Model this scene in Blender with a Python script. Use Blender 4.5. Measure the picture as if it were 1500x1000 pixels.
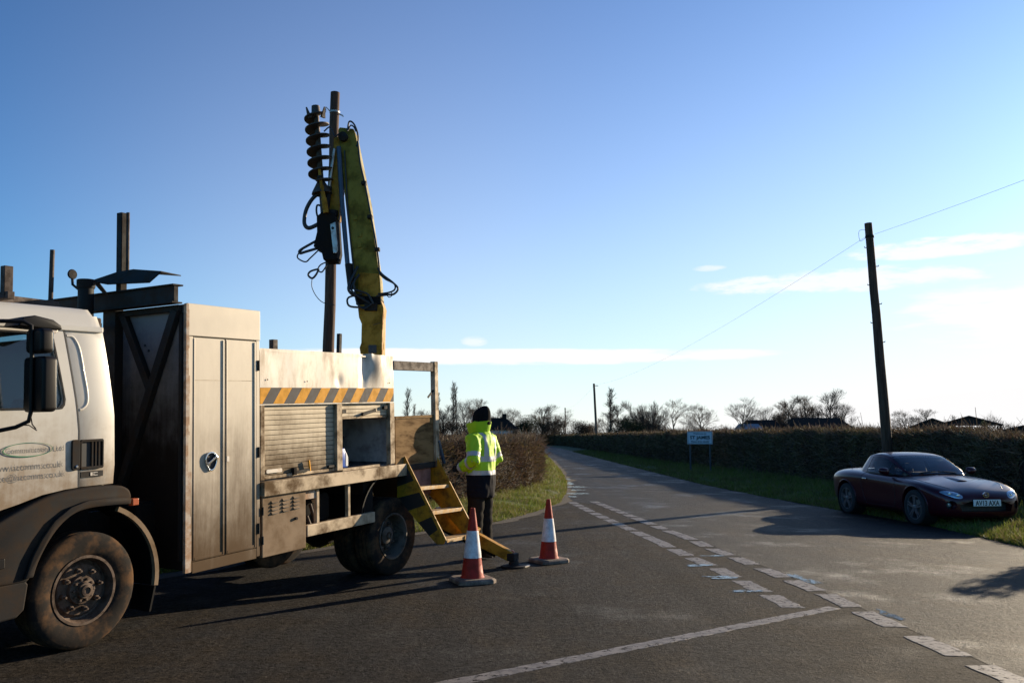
import bpy, bmesh, math, random
import numpy as np
from mathutils import Vector, Matrix, noise as mnoise

for o in list(bpy.data.objects):
    bpy.data.objects.remove(o, do_unlink=True)
SC = bpy.context.scene
COL = SC.collection
R = math.radians
random.seed(7)
RNG = np.random.default_rng(11)

# ---------------------------------------------------------------- camera
cam_d = bpy.data.cameras.new('camera')
cam = bpy.data.objects.new('camera', cam_d)
COL.objects.link(cam)
cam_d.sensor_width = 36.0
cam_d.lens = 36.0 * 1214 / 1500
cam_d.clip_start = 0.05
cam_d.clip_end = 3000
cam.location = (0, 0, 1.45)
cam.rotation_euler = (R(90) + math.atan(140 / 1214), 0, 0)
SC.camera = cam

# ---------------------------------------------------------------- sky and sun
SKY_K = 0.97
SUN_AZ, SUN_EL = 47.0, 14.0          # degrees right of the view direction, above the horizon
world = bpy.data.worlds.new('World')
SC.world = world
world.use_nodes = True
wn = world.node_tree
wn.nodes.clear()

def N(nt, t, **kw):
    n = nt.nodes.new(t)
    for k, v in kw.items():
        if k == 'inp':
            for i, val in v.items():
                n.inputs[i].default_value = val
        else:
            setattr(n, k, v)
    return n

def math_node(nt, op, a, b=None, c=None, clamp=False):
    n = nt.nodes.new('ShaderNodeMath')
    n.operation = op
    n.use_clamp = clamp
    for i, v in enumerate((a, b, c)):
        if v is None:
            continue
        if isinstance(v, (int, float)):
            n.inputs[i].default_value = v
        else:
            nt.links.new(v, n.inputs[i])
    return n.outputs[0]

def smooth(nt, v, lo, hi):
    n = nt.nodes.new('ShaderNodeMapRange')
    n.interpolation_type = 'SMOOTHSTEP'
    nt.links.new(v, n.inputs['Value'])
    n.inputs['From Min'].default_value = lo
    n.inputs['From Max'].default_value = hi
    return n.outputs['Result']

sky = N(wn, 'ShaderNodeTexSky', sky_type='NISHITA', sun_disc=False)
sky.sun_elevation = R(SUN_EL)
sky.sun_rotation = R(SUN_AZ)
sky.altitude = 0.0
sky.air_density = 1.0
sky.dust_density = 0.25
sky.ozone_density = 6.0
tc = N(wn, 'ShaderNodeTexCoord')
sep = N(wn, 'ShaderNodeSeparateXYZ')
wn.links.new(tc.outputs['Generated'], sep.inputs[0])
az = math_node(wn, 'ARCTAN2', sep.outputs[0], sep.outputs[1])
el = math_node(wn, 'ARCSINE', sep.outputs[2])

def sky_noise(sa, se, seed, detail):
    cv = N(wn, 'ShaderNodeCombineXYZ')
    wn.links.new(math_node(wn, 'MULTIPLY', az, sa), cv.inputs[0])
    wn.links.new(math_node(wn, 'MULTIPLY', el, se), cv.inputs[1])
    cv.inputs[2].default_value = seed
    nz = N(wn, 'ShaderNodeTexNoise', inp={'Scale': 1.0, 'Detail': detail, 'Roughness': 0.62})
    wn.links.new(cv.outputs[0], nz.inputs['Vector'])
    return math_node(wn, 'ADD', nz.outputs['Fac'], 0.12)
n_long, n_fine = sky_noise(9, 60, 1.3, 7), sky_noise(24, 95, 4.1, 7)

def streak(a0, e0, aw, ew, nz, lo, hi, k):
    """one bank of cloud lying round azimuth a0 and elevation e0 (degrees)"""
    da = math_node(wn, 'DIVIDE', math_node(wn, 'SUBTRACT', az, R(a0)), R(aw))
    de = math_node(wn, 'DIVIDE', math_node(wn, 'SUBTRACT', el, R(e0)), R(ew))
    d2 = math_node(wn, 'ADD', math_node(wn, 'MULTIPLY', da, da), math_node(wn, 'MULTIPLY', de, de))
    fall = math_node(wn, 'POWER', math_node(wn, 'SUBTRACT', 1.0, d2, clamp=True), 0.6)
    return math_node(wn, 'MULTIPLY', smooth(wn, math_node(wn, 'MULTIPLY', fall, nz), lo, hi), k)

clouds = [
    streak(-1, 5.5, 24, 0.75, n_long, 0.30, 0.48, 0.95),
    streak(22, 10.0, 13, 1.1, n_fine, 0.36, 0.60, 0.8),
    streak(28, 11.6, 8, 0.9, n_fine, 0.36, 0.58, 0.85),
    streak(32, 7.2, 11, 2.8, n_long, 0.38, 0.58, 0.9),
    streak(56, 8.0, 14, 4.0, n_long, 0.40, 0.72, 0.7),
    streak(-60, 6.0, 30, 2.0, n_long, 0.40, 0.75, 0.7),
    streak(120, 7.0, 40, 2.5, n_long, 0.40, 0.75, 0.7),
    streak(-150, 6.0, 30, 2.0, n_long, 0.40, 0.75, 0.7),
    streak(13.6, 11.3, 1.4, 0.28, n_fine, 0.25, 0.6, 0.6),
    streak(-2.6, 6.6, 1.2, 0.5, n_fine, 0.28, 0.6, 0.6),
]
tot = clouds[0]
for m in clouds[1:]:
    tot = math_node(wn, 'MAXIMUM', tot, m)
# thin high haze: milky towards the sun and the horizon
sdir = (math.sin(R(SUN_AZ)) * math.cos(R(SUN_EL)), math.cos(R(SUN_AZ)) * math.cos(R(SUN_EL)), math.sin(R(SUN_EL)))
dot = N(wn, 'ShaderNodeVectorMath', operation='DOT_PRODUCT')
wn.links.new(tc.outputs['Generated'], dot.inputs[0])
dot.inputs[1].default_value = sdir
b_sun = math_node(wn, 'MULTIPLY_ADD', smooth(wn, dot.outputs['Value'], 0.05, 0.72), 0.95, 0.05)
b_sun = math_node(wn, 'ADD', b_sun, math_node(wn, 'MULTIPLY', smooth(wn, dot.outputs['Value'], 0.72, 1.0), 0.35))
e_abs = math_node(wn, 'ABSOLUTE', el)
veil = math_node(wn, 'MULTIPLY', math_node(wn, 'POWER', 2.718, math_node(wn, 'MULTIPLY', e_abs, -1.0 / R(15))), 0.92)
veil = math_node(wn, 'MULTIPLY', veil, b_sun, clamp=True)
mixv = N(wn, 'ShaderNodeMix', data_type='RGBA')
wn.links.new(veil, mixv.inputs['Factor'])
gam = N(wn, 'ShaderNodeGamma', inp={'Gamma': 1.4})
wn.links.new(sky.outputs[0], gam.inputs['Color'])
scl = N(wn, 'ShaderNodeVectorMath', operation='MULTIPLY')
wn.links.new(gam.outputs[0], scl.inputs[0])
scl.inputs[1].default_value = tuple(SKY_K * c * 0.603 for c in (0.88, 1.12, 0.97))
wn.links.new(scl.outputs[0], mixv.inputs[6])
mixv.inputs[7].default_value = (5.65 * SKY_K, 5.6 * SKY_K, 5.6 * SKY_K, 1)
mixc = N(wn, 'ShaderNodeMix', data_type='RGBA')
wn.links.new(tot, mixc.inputs['Factor'])
wn.links.new(mixv.outputs[2], mixc.inputs[6])
mixc.inputs[7].default_value = (5.9 * SKY_K, 5.9 * SKY_K, 5.9 * SKY_K, 1)
bg = N(wn, 'ShaderNodeBackground')
bg.inputs['Strength'].default_value = 0.097
wn.links.new(mixc.outputs[2], bg.inputs['Color'])
wo = N(wn, 'ShaderNodeOutputWorld')
wn.links.new(bg.outputs[0], wo.inputs['Surface'])

sun_d = bpy.data.lights.new('sun', 'SUN')
sun_d.energy = 5.0
sun_d.angle = R(0.53)
sun_d.color = (1.0, 0.82, 0.58)
sun = bpy.data.objects.new('sun', sun_d)
COL.objects.link(sun)
sd = Vector((math.sin(R(SUN_AZ)) * math.cos(R(SUN_EL)), math.cos(R(SUN_AZ)) * math.cos(R(SUN_EL)), math.sin(R(SUN_EL))))
sun.rotation_euler = sd.to_track_quat('Z', 'Y').to_euler()
sun.location = (60, 60, 40)

SC.view_settings.view_transform = 'Standard'
SC.view_settings.look = 'None'
SC.view_settings.exposure = 0.915
SC.view_settings.gamma = 1.0
SC.view_settings.use_curve_mapping = False
SC.cycles.max_bounces = 8
SC.cycles.transparent_max_bounces = 12

# ---------------------------------------------------------------- materials
MATS = {}

def mat(name, col, rough=0.6, metal=0.0, var=0.12, vscale=6.0, dirt=None, grad=None, dscale=5.0, dsoft=0.35,
        bump=0.0, bscale=60.0, spec=0.5, coat=0.0, stretch=(1, 1, 1), island=0.0, emit=None, rvar=0.0, axis=2):
    """procedural paint / metal / wood: base colour with cloudy variation, optional dirt (on the cabinet front it also carries shade)"""
    if name in MATS:
        return MATS[name]
    m = bpy.data.materials.new(name)
    m.use_nodes = True
    nt = m.node_tree
    b = nt.nodes['Principled BSDF']
    t = N(nt, 'ShaderNodeTexCoord')
    mp = N(nt, 'ShaderNodeMapping')
    mp.inputs['Scale'].default_value = stretch
    nt.links.new(t.outputs['Object'], mp.inputs[0])
    nz = N(nt, 'ShaderNodeTexNoise', inp={'Scale': vscale, 'Detail': 6.0, 'Roughness': 0.6})
    nt.links.new(mp.outputs[0], nz.inputs['Vector'])
    mx = N(nt, 'ShaderNodeMix', data_type='RGBA')
    c = np.array(col[:3])
    mx.inputs[6].default_value = (*np.clip(c * (1 - var * 1.6), 0, 1), 1)
    mx.inputs[7].default_value = (*np.clip(c * (1 + var * 1.6), 0, 1), 1)
    nt.links.new(nz.outputs['Fac'], mx.inputs['Factor'])
    out = mx.outputs[2]
    if island:
        g = N(nt, 'ShaderNodeNewGeometry')
        hs = N(nt, 'ShaderNodeHueSaturation')
        nt.links.new(out, hs.inputs['Color'])
        nt.links.new(math_node(nt, 'MULTIPLY_ADD', g.outputs['Random Per Island'], 2 * island, 1 - island), hs.inputs['Value'])
        nt.links.new(math_node(nt, 'MULTIPLY_ADD', g.outputs['Random Per Island'], 0.05, 0.475), hs.inputs['Hue'])
        out = hs.outputs[0]
    if dirt:
        sp = N(nt, 'ShaderNodeSeparateXYZ')
        nt.links.new(t.outputs['Object'], sp.inputs[0])
        n2 = N(nt, 'ShaderNodeTexNoise', inp={'Scale': dscale, 'Detail': 8.0, 'Roughness': 0.68})
        nt.links.new(mp.outputs[0], n2.inputs['Vector'])
        if grad:
            z0, z1 = grad
            gr = math_node(nt, 'DIVIDE', math_node(nt, 'SUBTRACT', z1, sp.outputs[axis]), z1 - z0)
            f = math_node(nt, 'ADD', gr, math_node(nt, 'MULTIPLY_ADD', n2.outputs['Fac'], 2 * dsoft, -dsoft))
            mps = N(nt, 'ShaderNodeMapping')
            mps.inputs['Scale'].default_value = (1, 1, 0.05)
            nt.links.new(t.outputs['Object'], mps.inputs[0])
            n4 = N(nt, 'ShaderNodeTexNoise', inp={'Scale': 26.0, 'Detail': 5.0, 'Roughness': 0.7})
            nt.links.new(mps.outputs[0], n4.inputs['Vector'])
            f = math_node(nt, 'ADD', f, math_node(nt, 'MULTIPLY_ADD', n4.outputs['Fac'], 0.36, -0.17))
            f = math_node(nt, 'MULTIPLY', smooth(nt, f, 0.0, 1.0), dirt[1])
        else:
            f = math_node(nt, 'MULTIPLY', smooth(nt, n2.outputs['Fac'], 0.40, 0.66), dirt[1])
        m2 = N(nt, 'ShaderNodeMix', data_type='RGBA')
        nt.links.new(f, m2.inputs['Factor'])
        nt.links.new(out, m2.inputs[6])
        m2.inputs[7].default_value = (*dirt[0], 1)
        out = m2.outputs[2]
        rr = math_node(nt, 'MULTIPLY_ADD', f, max(0.0, 0.85 - rough), rough)
        nt.links.new(rr, b.inputs['Roughness'])
    else:
        if rvar:
            nt.links.new(math_node(nt, 'MULTIPLY_ADD', nz.outputs['Fac'], 2 * rvar, rough - rvar), b.inputs['Roughness'])
        else:
            b.inputs['Roughness'].default_value = rough
    nt.links.new(out, b.inputs['Base Color'])
    b.inputs['Metallic'].default_value = metal
    if dirt:
        nt.links.new(math_node(nt, 'MULTIPLY_ADD', f, -0.92 * spec, spec), b.inputs['Specular IOR Level'])
    else:
        b.inputs['Specular IOR Level'].default_value = spec
    if coat:
        b.inputs['Coat Weight'].default_value = coat
        b.inputs['Coat Roughness'].default_value = 0.04
    if bump:
        nb = N(nt, 'ShaderNodeTexNoise', inp={'Scale': bscale, 'Detail': 6.0, 'Roughness': 0.6})
        nt.links.new(mp.outputs[0], nb.inputs['Vector'])
        bp = N(nt, 'ShaderNodeBump', inp={'Strength': bump, 'Distance': 0.01})
        nt.links.new(nb.outputs['Fac'], bp.inputs['Height'])
        nt.links.new(bp.outputs[0], b.inputs['Normal'])
    if emit:
        b.inputs['Emission Color'].default_value = (*emit[0], 1)
        b.inputs['Emission Strength'].default_value = emit[1]
    MATS[name] = m
    return m

def glass_mat(name, tint=(0.55, 0.62, 0.66), transp=0.6, rough=0.03):
    m = bpy.data.materials.new(name)
    m.use_nodes = True
    nt = m.node_tree
    nt.nodes.clear()
    o = N(nt, 'ShaderNodeOutputMaterial')
    tr = N(nt, 'ShaderNodeBsdfTransparent')
    tr.inputs[0].default_value = (*[c * transp for c in tint], 1)
    gl = N(nt, 'ShaderNodeBsdfGlossy')
    gl.inputs['Roughness'].default_value = rough
    gl.inputs['Color'].default_value = (0.9, 0.9, 0.9, 1)
    fr = N(nt, 'ShaderNodeFresnel', inp={'IOR': 1.5})
    mx = N(nt, 'ShaderNodeMixShader')
    nt.links.new(fr.outputs[0], mx.inputs[0])
    nt.links.new(tr.outputs[0], mx.inputs[1])
    nt.links.new(gl.outputs[0], mx.inputs[2])
    nt.links.new(mx.outputs[0], o.inputs['Surface'])
    MATS[name] = m
    return m

def leafmat(name, col, rough, trans, island, alt=None):
    """thin leaf, blade or twig: part of the light passes through"""
    m = bpy.data.materials.new(name)
    m.use_nodes = True
    nt = m.node_tree
    b = nt.nodes['Principled BSDF']
    g = N(nt, 'ShaderNodeNewGeometry')
    t = N(nt, 'ShaderNodeTexCoord')
    nz = N(nt, 'ShaderNodeTexNoise', inp={'Scale': 0.9, 'Detail': 4.0})
    nt.links.new(t.outputs['Object'], nz.inputs['Vector'])
    hs = N(nt, 'ShaderNodeHueSaturation')
    hs.inputs['Color'].default_value = (*col, 1)
    if alt:
        ma = N(nt, 'ShaderNodeMix', data_type='RGBA')
        n3 = N(nt, 'ShaderNodeTexNoise', inp={'Scale': 3.0, 'Detail': 3.0})
        nt.links.new(t.outputs['Object'], n3.inputs['Vector'])
        rnd = N(nt, 'ShaderNodeTexWhiteNoise', noise_dimensions='1D')
        nt.links.new(g.outputs['Random Per Island'], rnd.inputs['W'])
        nt.links.new(smooth(nt, math_node(nt, 'ADD', math_node(nt, 'MULTIPLY', rnd.outputs['Value'], 0.6), n3.outputs['Fac']), 0.82, 1.02), ma.inputs['Factor'])
        ma.inputs[6].default_value = (*col, 1)
        ma.inputs[7].default_value = (*alt, 1)
        nt.links.new(ma.outputs[2], hs.inputs['Color'])
    val = math_node(nt, 'MULTIPLY_ADD', g.outputs['Random Per Island'], 2 * island, 0.62 - island)
    nt.links.new(math_node(nt, 'ADD', val, math_node(nt, 'MULTIPLY', nz.outputs['Fac'], 0.76)), hs.inputs['Value'])
    nt.links.new(math_node(nt, 'MULTIPLY_ADD', nz.outputs['Fac'], 0.10, 0.45), hs.inputs['Hue'])
    nt.links.new(hs.outputs[0], b.inputs['Base Color'])
    b.inputs['Roughness'].default_value = rough
    b.inputs['Specular IOR Level'].default_value = 0.25
    tr = N(nt, 'ShaderNodeBsdfTranslucent')
    nt.links.new(hs.outputs[0], tr.inputs['Color'])
    mx = N(nt, 'ShaderNodeMixShader')
    mx.inputs[0].default_value = trans
    nt.links.new(b.outputs[0], mx.inputs[1])
    nt.links.new(tr.outputs[0], mx.inputs[2])
    nt.links.new(mx.outputs[0], nt.nodes['Material Output'].inputs['Surface'])
    MATS[name] = m

MUD = (0.074, 0.038, 0.013)
mat('cab_white', (0.53, 0.505, 0.45), 0.38, var=0.03, dirt=((0.20, 0.125, 0.06), 0.9), grad=(0.75, 1.75), coat=0.12, dscale=7, dsoft=0.45)
mat('cabinet_metal', (0.57, 0.50, 0.395), 0.45, metal=0.1, var=0.07, dirt=(MUD, 0.92), grad=(0.35, 1.95), dscale=2.6, dsoft=0.45, bump=0.05, bscale=14, stretch=(1, 1, 0.5), spec=0.35)
mat('cabinet_front_shaded', (0.15, 0.15, 0.155), 0.65, var=0.15, dirt=((0.014, 0.010, 0.008), 0.98), grad=(1.2, 2.5), dscale=4, dsoft=0.4, bump=0.05, spec=0.3)  # the front wall's shade is put into this dark colour, along with dirt
mat('body_panel', (0.66, 0.60, 0.51), 0.42, metal=0.08, var=0.05, dirt=((0.30, 0.20, 0.105), 0.55), dscale=5.0, stretch=(1, 1, 0.3), bump=0.04, bscale=10)
mat('shutter_metal', (0.50, 0.42, 0.30), 0.55, metal=0.1, var=0.1, dirt=(MUD, 0.88), grad=(0.75, 1.90), dscale=3, dsoft=0.8, spec=0.3)
mat('sill_metal', (0.47, 0.37, 0.25), 0.6, metal=0.1, var=0.14, dirt=(MUD, 0.9), dscale=3.5, bump=0.08, bscale=30, spec=0.25)
mat('edge_rust', (0.30, 0.17, 0.09), 0.75, var=0.3, vscale=18, dirt=((0.62, 0.58, 0.5), 0.6), dscale=11)
mat('vent_panel', (0.22, 0.15, 0.09), 0.7, var=0.1, dirt=(MUD, 0.5), dscale=4, spec=0.2)
mat('hazard_yellow', (0.70, 0.31, 0.010), 0.6, var=0.07, dirt=((0.4, 0.22, 0.06), 0.5), dscale=14, spec=0.15)
mat('hazard_grey', (0.06, 0.06, 0.065), 0.6, var=0.1, dirt=((0.16, 0.12, 0.08), 0.4), dscale=14, spec=0.15)
mat('dark_steel', (0.012, 0.011, 0.011), 0.7, var=0.3, dirt=((0.035, 0.023, 0.016), 0.7), dscale=6, bump=0.1, spec=0.3)
mat('brown_steel', (0.06, 0.036, 0.026), 0.7, var=0.25, dirt=((0.03, 0.024, 0.02), 0.7), dscale=9, bump=0.1)
mat('chassis_black', (0.007, 0.006, 0.0055), 0.85, var=0.3, dirt=((0.022, 0.015, 0.010), 0.7), dscale=5, spec=0.2)
mat('arch_plastic', (0.016, 0.0145, 0.014), 0.75, var=0.15, dirt=((0.055, 0.036, 0.023), 0.75), dscale=5, bump=0.06, bscale=140, spec=0.15)
mat('black_plastic', (0.006, 0.005, 0.005), 0.45, var=0.15, bump=0.04, bscale=160, spec=0.2)
mat('grille_black', (0.012, 0.012, 0.013), 0.6, var=0.1)
mat('mirror_glass', (0.5, 0.5, 0.5), 0.05, metal=1.0, var=0.02)
mat('tyre_rubber', (0.016, 0.013, 0.011), 0.95, var=0.3, dirt=((0.11, 0.062, 0.033), 0.9), dscale=6, bump=0.15, bscale=40, spec=0.2)
mat('rim_steel', (0.10, 0.062, 0.04), 0.75, var=0.2, dirt=((0.03, 0.02, 0.014), 0.8), dscale=12, bump=0.1, bscale=50)
mat('rim_rear', (0.12, 0.10, 0.08), 0.7, var=0.2, dirt=((0.035, 0.024, 0.016), 0.85), dscale=7)
mat('crane_olive', (0.22, 0.165, 0.010), 0.55, var=0.18, dirt=((0.06, 0.044, 0.016), 0.75), dscale=5, bump=0.05, spec=0.3)
mat('crane_yellow', (0.40, 0.195, 0.006), 0.5, var=0.15, dirt=((0.09, 0.048, 0.014), 0.8), dscale=6, bump=0.05, spec=0.3)
mat('step_yellow', (0.46, 0.22, 0.008), 0.5, var=0.15, dirt=((0.08, 0.045, 0.02), 0.8), dscale=8)
mat('worn_tread', (0.34, 0.26, 0.17), 0.55, metal=0.3, var=0.25, dirt=((0.5, 0.27, 0.04), 0.6), dscale=20)
mat('stripe_black', (0.015, 0.014, 0.013), 0.6, var=0.2)
mat('auger_steel', (0.05, 0.045, 0.04), 0.55, metal=0.4, var=0.3, dirt=((0.10, 0.06, 0.035), 0.7), dscale=16, bump=0.2, bscale=60)
mat('hose_rubber', (0.012, 0.012, 0.013), 0.5, var=0.1)
mat('hydraulic_blue', (0.03, 0.055, 0.10), 0.4, var=0.1)
mat('chrome', (0.75, 0.74, 0.72), 0.12, metal=1.0, var=0.02)
mat('bare_steel', (0.45, 0.43, 0.40), 0.4, metal=0.7, var=0.15, dirt=((0.2, 0.13, 0.08), 0.5), dscale=12)
mat('plywood', (0.25, 0.15, 0.062), 0.85, var=0.2, dirt=((0.07, 0.04, 0.019), 0.9), dscale=3, stretch=(1, 1, 4), bump=0.06, spec=0.15)
mat('maroon_panel', (0.26, 0.12, 0.10), 0.6, var=0.1, dirt=(MUD, 0.5), dscale=8)
mat('locker_inside', (0.10, 0.10, 0.105), 0.7, var=0.15, dirt=((0.03, 0.025, 0.02), 0.8), dscale=5)
mat('locker_lining', (0.40, 0.40, 0.40), 0.6, var=0.08, dirt=((0.12, 0.1, 0.08), 0.6), dscale=5)
mat('blue_plastic', (0.03, 0.10, 0.42), 0.35, var=0.06)
mat('white_plastic', (0.72, 0.72, 0.70), 0.4, var=0.04)
mat('orange_lens', (0.42, 0.10, 0.035), 0.3, var=0.1)
mat('lamp_lens', (0.85, 0.82, 0.75), 0.12, var=0.02, spec=0.8)
mat('letter_grey', (0.11, 0.11, 0.115), 0.5, var=0.05)
mat('letter_green', (0.012, 0.16, 0.07), 0.5, var=0.05)
mat('pole_wood', (0.085, 0.042, 0.024), 0.85, var=0.35, vscale=9, stretch=(3, 3, 0.25), dirt=((0.03, 0.017, 0.011), 0.7), dscale=5, bump=0.5, bscale=22)
mat('far_pole_wood', (0.09, 0.065, 0.05), 0.9, var=0.3, stretch=(3, 3, 0.3))
mat('cone_red', (0.38, 0.024, 0.013), 0.55, var=0.15, dirt=((0.10, 0.035, 0.022), 0.5), dscale=12, spec=0.25)
mat('cone_white', (0.72, 0.72, 0.74), 0.4, var=0.05, dirt=((0.32, 0.27, 0.24), 0.5), dscale=12)
mat('cone_base', (0.10, 0.075, 0.06), 0.8, var=0.2, dirt=((0.34, 0.26, 0.2), 0.6), dscale=14, bump=0.2)
mat('hi_vis', (0.40, 0.66, 0.004), 0.65, var=0.06, bump=0.12, bscale=9)
mat('tape_silver', (0.46, 0.46, 0.47), 0.4, var=0.06)
mat('navy_cloth', (0.008, 0.008, 0.012), 0.9, var=0.15, bump=0.2, bscale=14, spec=0.15)
mat('trouser_cloth', (0.018, 0.016, 0.014), 0.95, var=0.2, bump=0.3, bscale=12, spec=0.1)
mat('black_knit', (0.010, 0.010, 0.010), 0.95, var=0.3, bump=0.8, bscale=70, stretch=(1, 1, 0.15), spec=0.1)
mat('skin', (0.52, 0.30, 0.22), 0.5, var=0.05)
mat('boot_leather', (0.05, 0.03, 0.02), 0.6, var=0.2)
mat('glove_cloth', (0.012, 0.012, 0.012), 0.8, var=0.2)
mat('car_paint', (0.046, 0.003, 0.008), 0.35, metal=0.2, var=0.02, coat=0.45, spec=0.25)
mat('car_trim', (0.012, 0.012, 0.013), 0.5, var=0.1)
mat('car_interior', (0.075, 0.07, 0.068), 0.8, var=0.1)
mat('alloy', (0.20, 0.20, 0.21), 0.4, metal=0.8, var=0.05)
mat('car_tyre', (0.018, 0.017, 0.017), 0.85, var=0.2)
mat('plate_white', (0.72, 0.72, 0.70), 0.4, var=0.02)
mat('plate_black', (0.01, 0.01, 0.012), 0.5, var=0.02)
mat('sign_white', (0.50, 0.54, 0.60), 0.5, var=0.04, dirt=((0.3, 0.31, 0.3), 0.4), dscale=4)
mat('sign_black', (0.012, 0.014, 0.02), 0.5, var=0.02)
mat('galvanised', (0.085, 0.085, 0.085), 0.7, metal=0.2, var=0.15, spec=0.2)
mat('bark', (0.075, 0.058, 0.045), 0.95, var=0.3, island=0.2)
leafmat('scrub', (0.060, 0.043, 0.028), 0.9, 0.10, 0.45)
mat('twig', (0.070, 0.050, 0.037), 0.95, var=0.25, island=0.35)
leafmat('ivy_leaf', (0.035, 0.045, 0.018), 0.7, 0.30, 0.4)
leafmat('hedge_twig', (0.150, 0.100, 0.062), 0.85, 0.12, 0.55)
leafmat('hedge_leaf', (0.095, 0.068, 0.028), 0.75, 0.20, 0.5)
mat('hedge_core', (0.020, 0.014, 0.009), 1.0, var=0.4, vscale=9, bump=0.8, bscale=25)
leafmat('grass_blade', (0.120, 0.150, 0.022), 0.6, 0.42, 0.42, alt=(0.19, 0.155, 0.07))
mat('house_wall', (0.62, 0.55, 0.50), 0.8, var=0.05)
mat('house_roof', (0.026, 0.018, 0.015), 0.95, var=0.2, spec=0.1)
mat('shed_roof', (0.035, 0.033, 0.033), 0.95, var=0.15, spec=0.1)
mat('shed_wall', (0.035, 0.03, 0.028), 0.95, var=0.2, spec=0.1)
mat('shed_blue', (0.16, 0.19, 0.23), 0.7, var=0.1)
mat('window_dark', (0.02, 0.025, 0.03), 0.1, var=0.02)
glass_mat('cab_glass', (0.75, 0.82, 0.85), 0.75)
glass_mat('car_glass', (0.85, 0.9, 0.92), 0.85)

def asphalt(name, grey, brown, spec, rough, track):
    """chipped tarmac: grey binder, mud trodden in, coarse grain, pale stones, damp patches"""
    m = bpy.data.materials.new(name)
    m.use_nodes = True
    nt = m.node_tree
    b = nt.nodes['Principled BSDF']
    t = N(nt, 'ShaderNodeTexCoord')
    P = t.outputs['Object']
    def nz(scale, detail=6, rough=0.62, stretch=None):
        n = N(nt, 'ShaderNodeTexNoise', inp={'Scale': scale, 'Detail': detail, 'Roughness': rough})
        if stretch:
            mp = N(nt, 'ShaderNodeMapping')
            mp.inputs['Scale'].default_value = stretch
            mp.inputs['Rotation'].default_value = (0, 0, R(track))
            nt.links.new(P, mp.inputs[0])
            nt.links.new(mp.outputs[0], n.inputs['Vector'])
        else:
            nt.links.new(P, n.inputs['Vector'])
        return n.outputs['Fac']
    big, mid = nz(0.5, 5), nz(2.6, 8, 0.7)
    g1, g2 = nz(15, 5, 0.75), nz(36, 5, 0.85)
    streaks = nz(1.0, 6, 0.65, (2.6, 0.22, 1))
    mud = smooth(nt, math_node(nt, 'ADD', math_node(nt, 'MULTIPLY', big, 0.55), math_node(nt, 'ADD', math_node(nt, 'MULTIPLY', mid, 0.35), math_node(nt, 'MULTIPLY', streaks, 0.25))), 0.50, 0.68)
    mx = N(nt, 'ShaderNodeMix', data_type='RGBA')
    nt.links.new(mud, mx.inputs['Factor'])
    mx.inputs[6].default_value = (*grey, 1)
    mx.inputs[7].default_value = (*brown, 1)
    grain = math_node(nt, 'ADD', math_node(nt, 'MULTIPLY', smooth(nt, g1, 0.40, 0.60), 0.60), math_node(nt, 'MULTIPLY', smooth(nt, g2, 0.40, 0.60), 0.75))
    grain = math_node(nt, 'MULTIPLY', math_node(nt, 'ADD', grain, 0.12), math_node(nt, 'MULTIPLY_ADD', smooth(nt, streaks, 0.3, 0.7), 0.6, 0.65))
    hs = N(nt, 'ShaderNodeHueSaturation')
    nt.links.new(mx.outputs[2], hs.inputs['Color'])
    nt.links.new(grain, hs.inputs['Value'])
    vo = N(nt, 'ShaderNodeTexVoronoi', inp={'Scale': 30.0, 'Randomness': 1.0})
    nt.links.new(P, vo.inputs['Vector'])
    stc = N(nt, 'ShaderNodeSeparateColor')
    nt.links.new(vo.outputs['Color'], stc.inputs[0])
    stf = math_node(nt, 'MULTIPLY', smooth(nt, vo.outputs['Distance'], 0.30, 0.12), smooth(nt, stc.outputs[0], 0.80, 0.95))
    m3 = N(nt, 'ShaderNodeMix', data_type='RGBA')
    nt.links.new(math_node(nt, 'MULTIPLY', stf, 0.55), m3.inputs['Factor'])
    nt.links.new(hs.outputs[0], m3.inputs[6])
    m3.inputs[7].default_value = (0.13, 0.12, 0.11, 1)
    # hairline cracks
    ck = N(nt, 'ShaderNodeTexVoronoi', feature='DISTANCE_TO_EDGE', inp={'Scale': 0.55})
    wv = N(nt, 'ShaderNodeVectorMath', operation='ADD')
    nt.links.new(P, wv.inputs[0])
    dn = N(nt, 'ShaderNodeTexNoise', inp={'Scale': 2.2, 'Detail': 5.0})
    nt.links.new(P, dn.inputs['Vector'])
    nt.links.new(dn.outputs['Color'], wv.inputs[1])
    nt.links.new(wv.outputs[0], ck.inputs['Vector'])
    crack = math_node(nt, 'MULTIPLY', smooth(nt, ck.outputs['Distance'], 0.010, 0.002), smooth(nt, big, 0.46, 0.60))
    m4 = N(nt, 'ShaderNodeMix', data_type='RGBA')
    nt.links.new(math_node(nt, 'MULTIPLY', crack, 0.8), m4.inputs['Factor'])
    nt.links.new(m3.outputs[2], m4.inputs[6])
    m4.inputs[7].default_value = (0.006, 0.005, 0.005, 1)
    nt.links.new(m4.outputs[2], b.inputs['Base Color'])
    b.inputs['Specular IOR Level'].default_value = spec
    wet = smooth(nt, nz(0.8, 7), 0.50, 0.72)
    nt.links.new(math_node(nt, 'MULTIPLY_ADD', wet, -0.30, rough), b.inputs['Roughness'])
    hgt = math_node(nt, 'ADD', g1, math_node(nt, 'MULTIPLY', g2, 0.8))
    bp = N(nt, 'ShaderNodeBump', inp={'Strength': 1.0, 'Distance': 0.03})
    nt.links.new(hgt, bp.inputs['Height'])
    nt.links.new(bp.outputs[0], b.inputs['Normal'])
    MATS[name] = m
asphalt('asphalt_main', (0.0235, 0.0225, 0.0225), (0.029, 0.022, 0.016), 0.075, 0.62, 3)
asphalt('asphalt_side', (0.035, 0.0335, 0.033), (0.038, 0.030, 0.022), 0.07, 0.80, -28)

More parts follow.
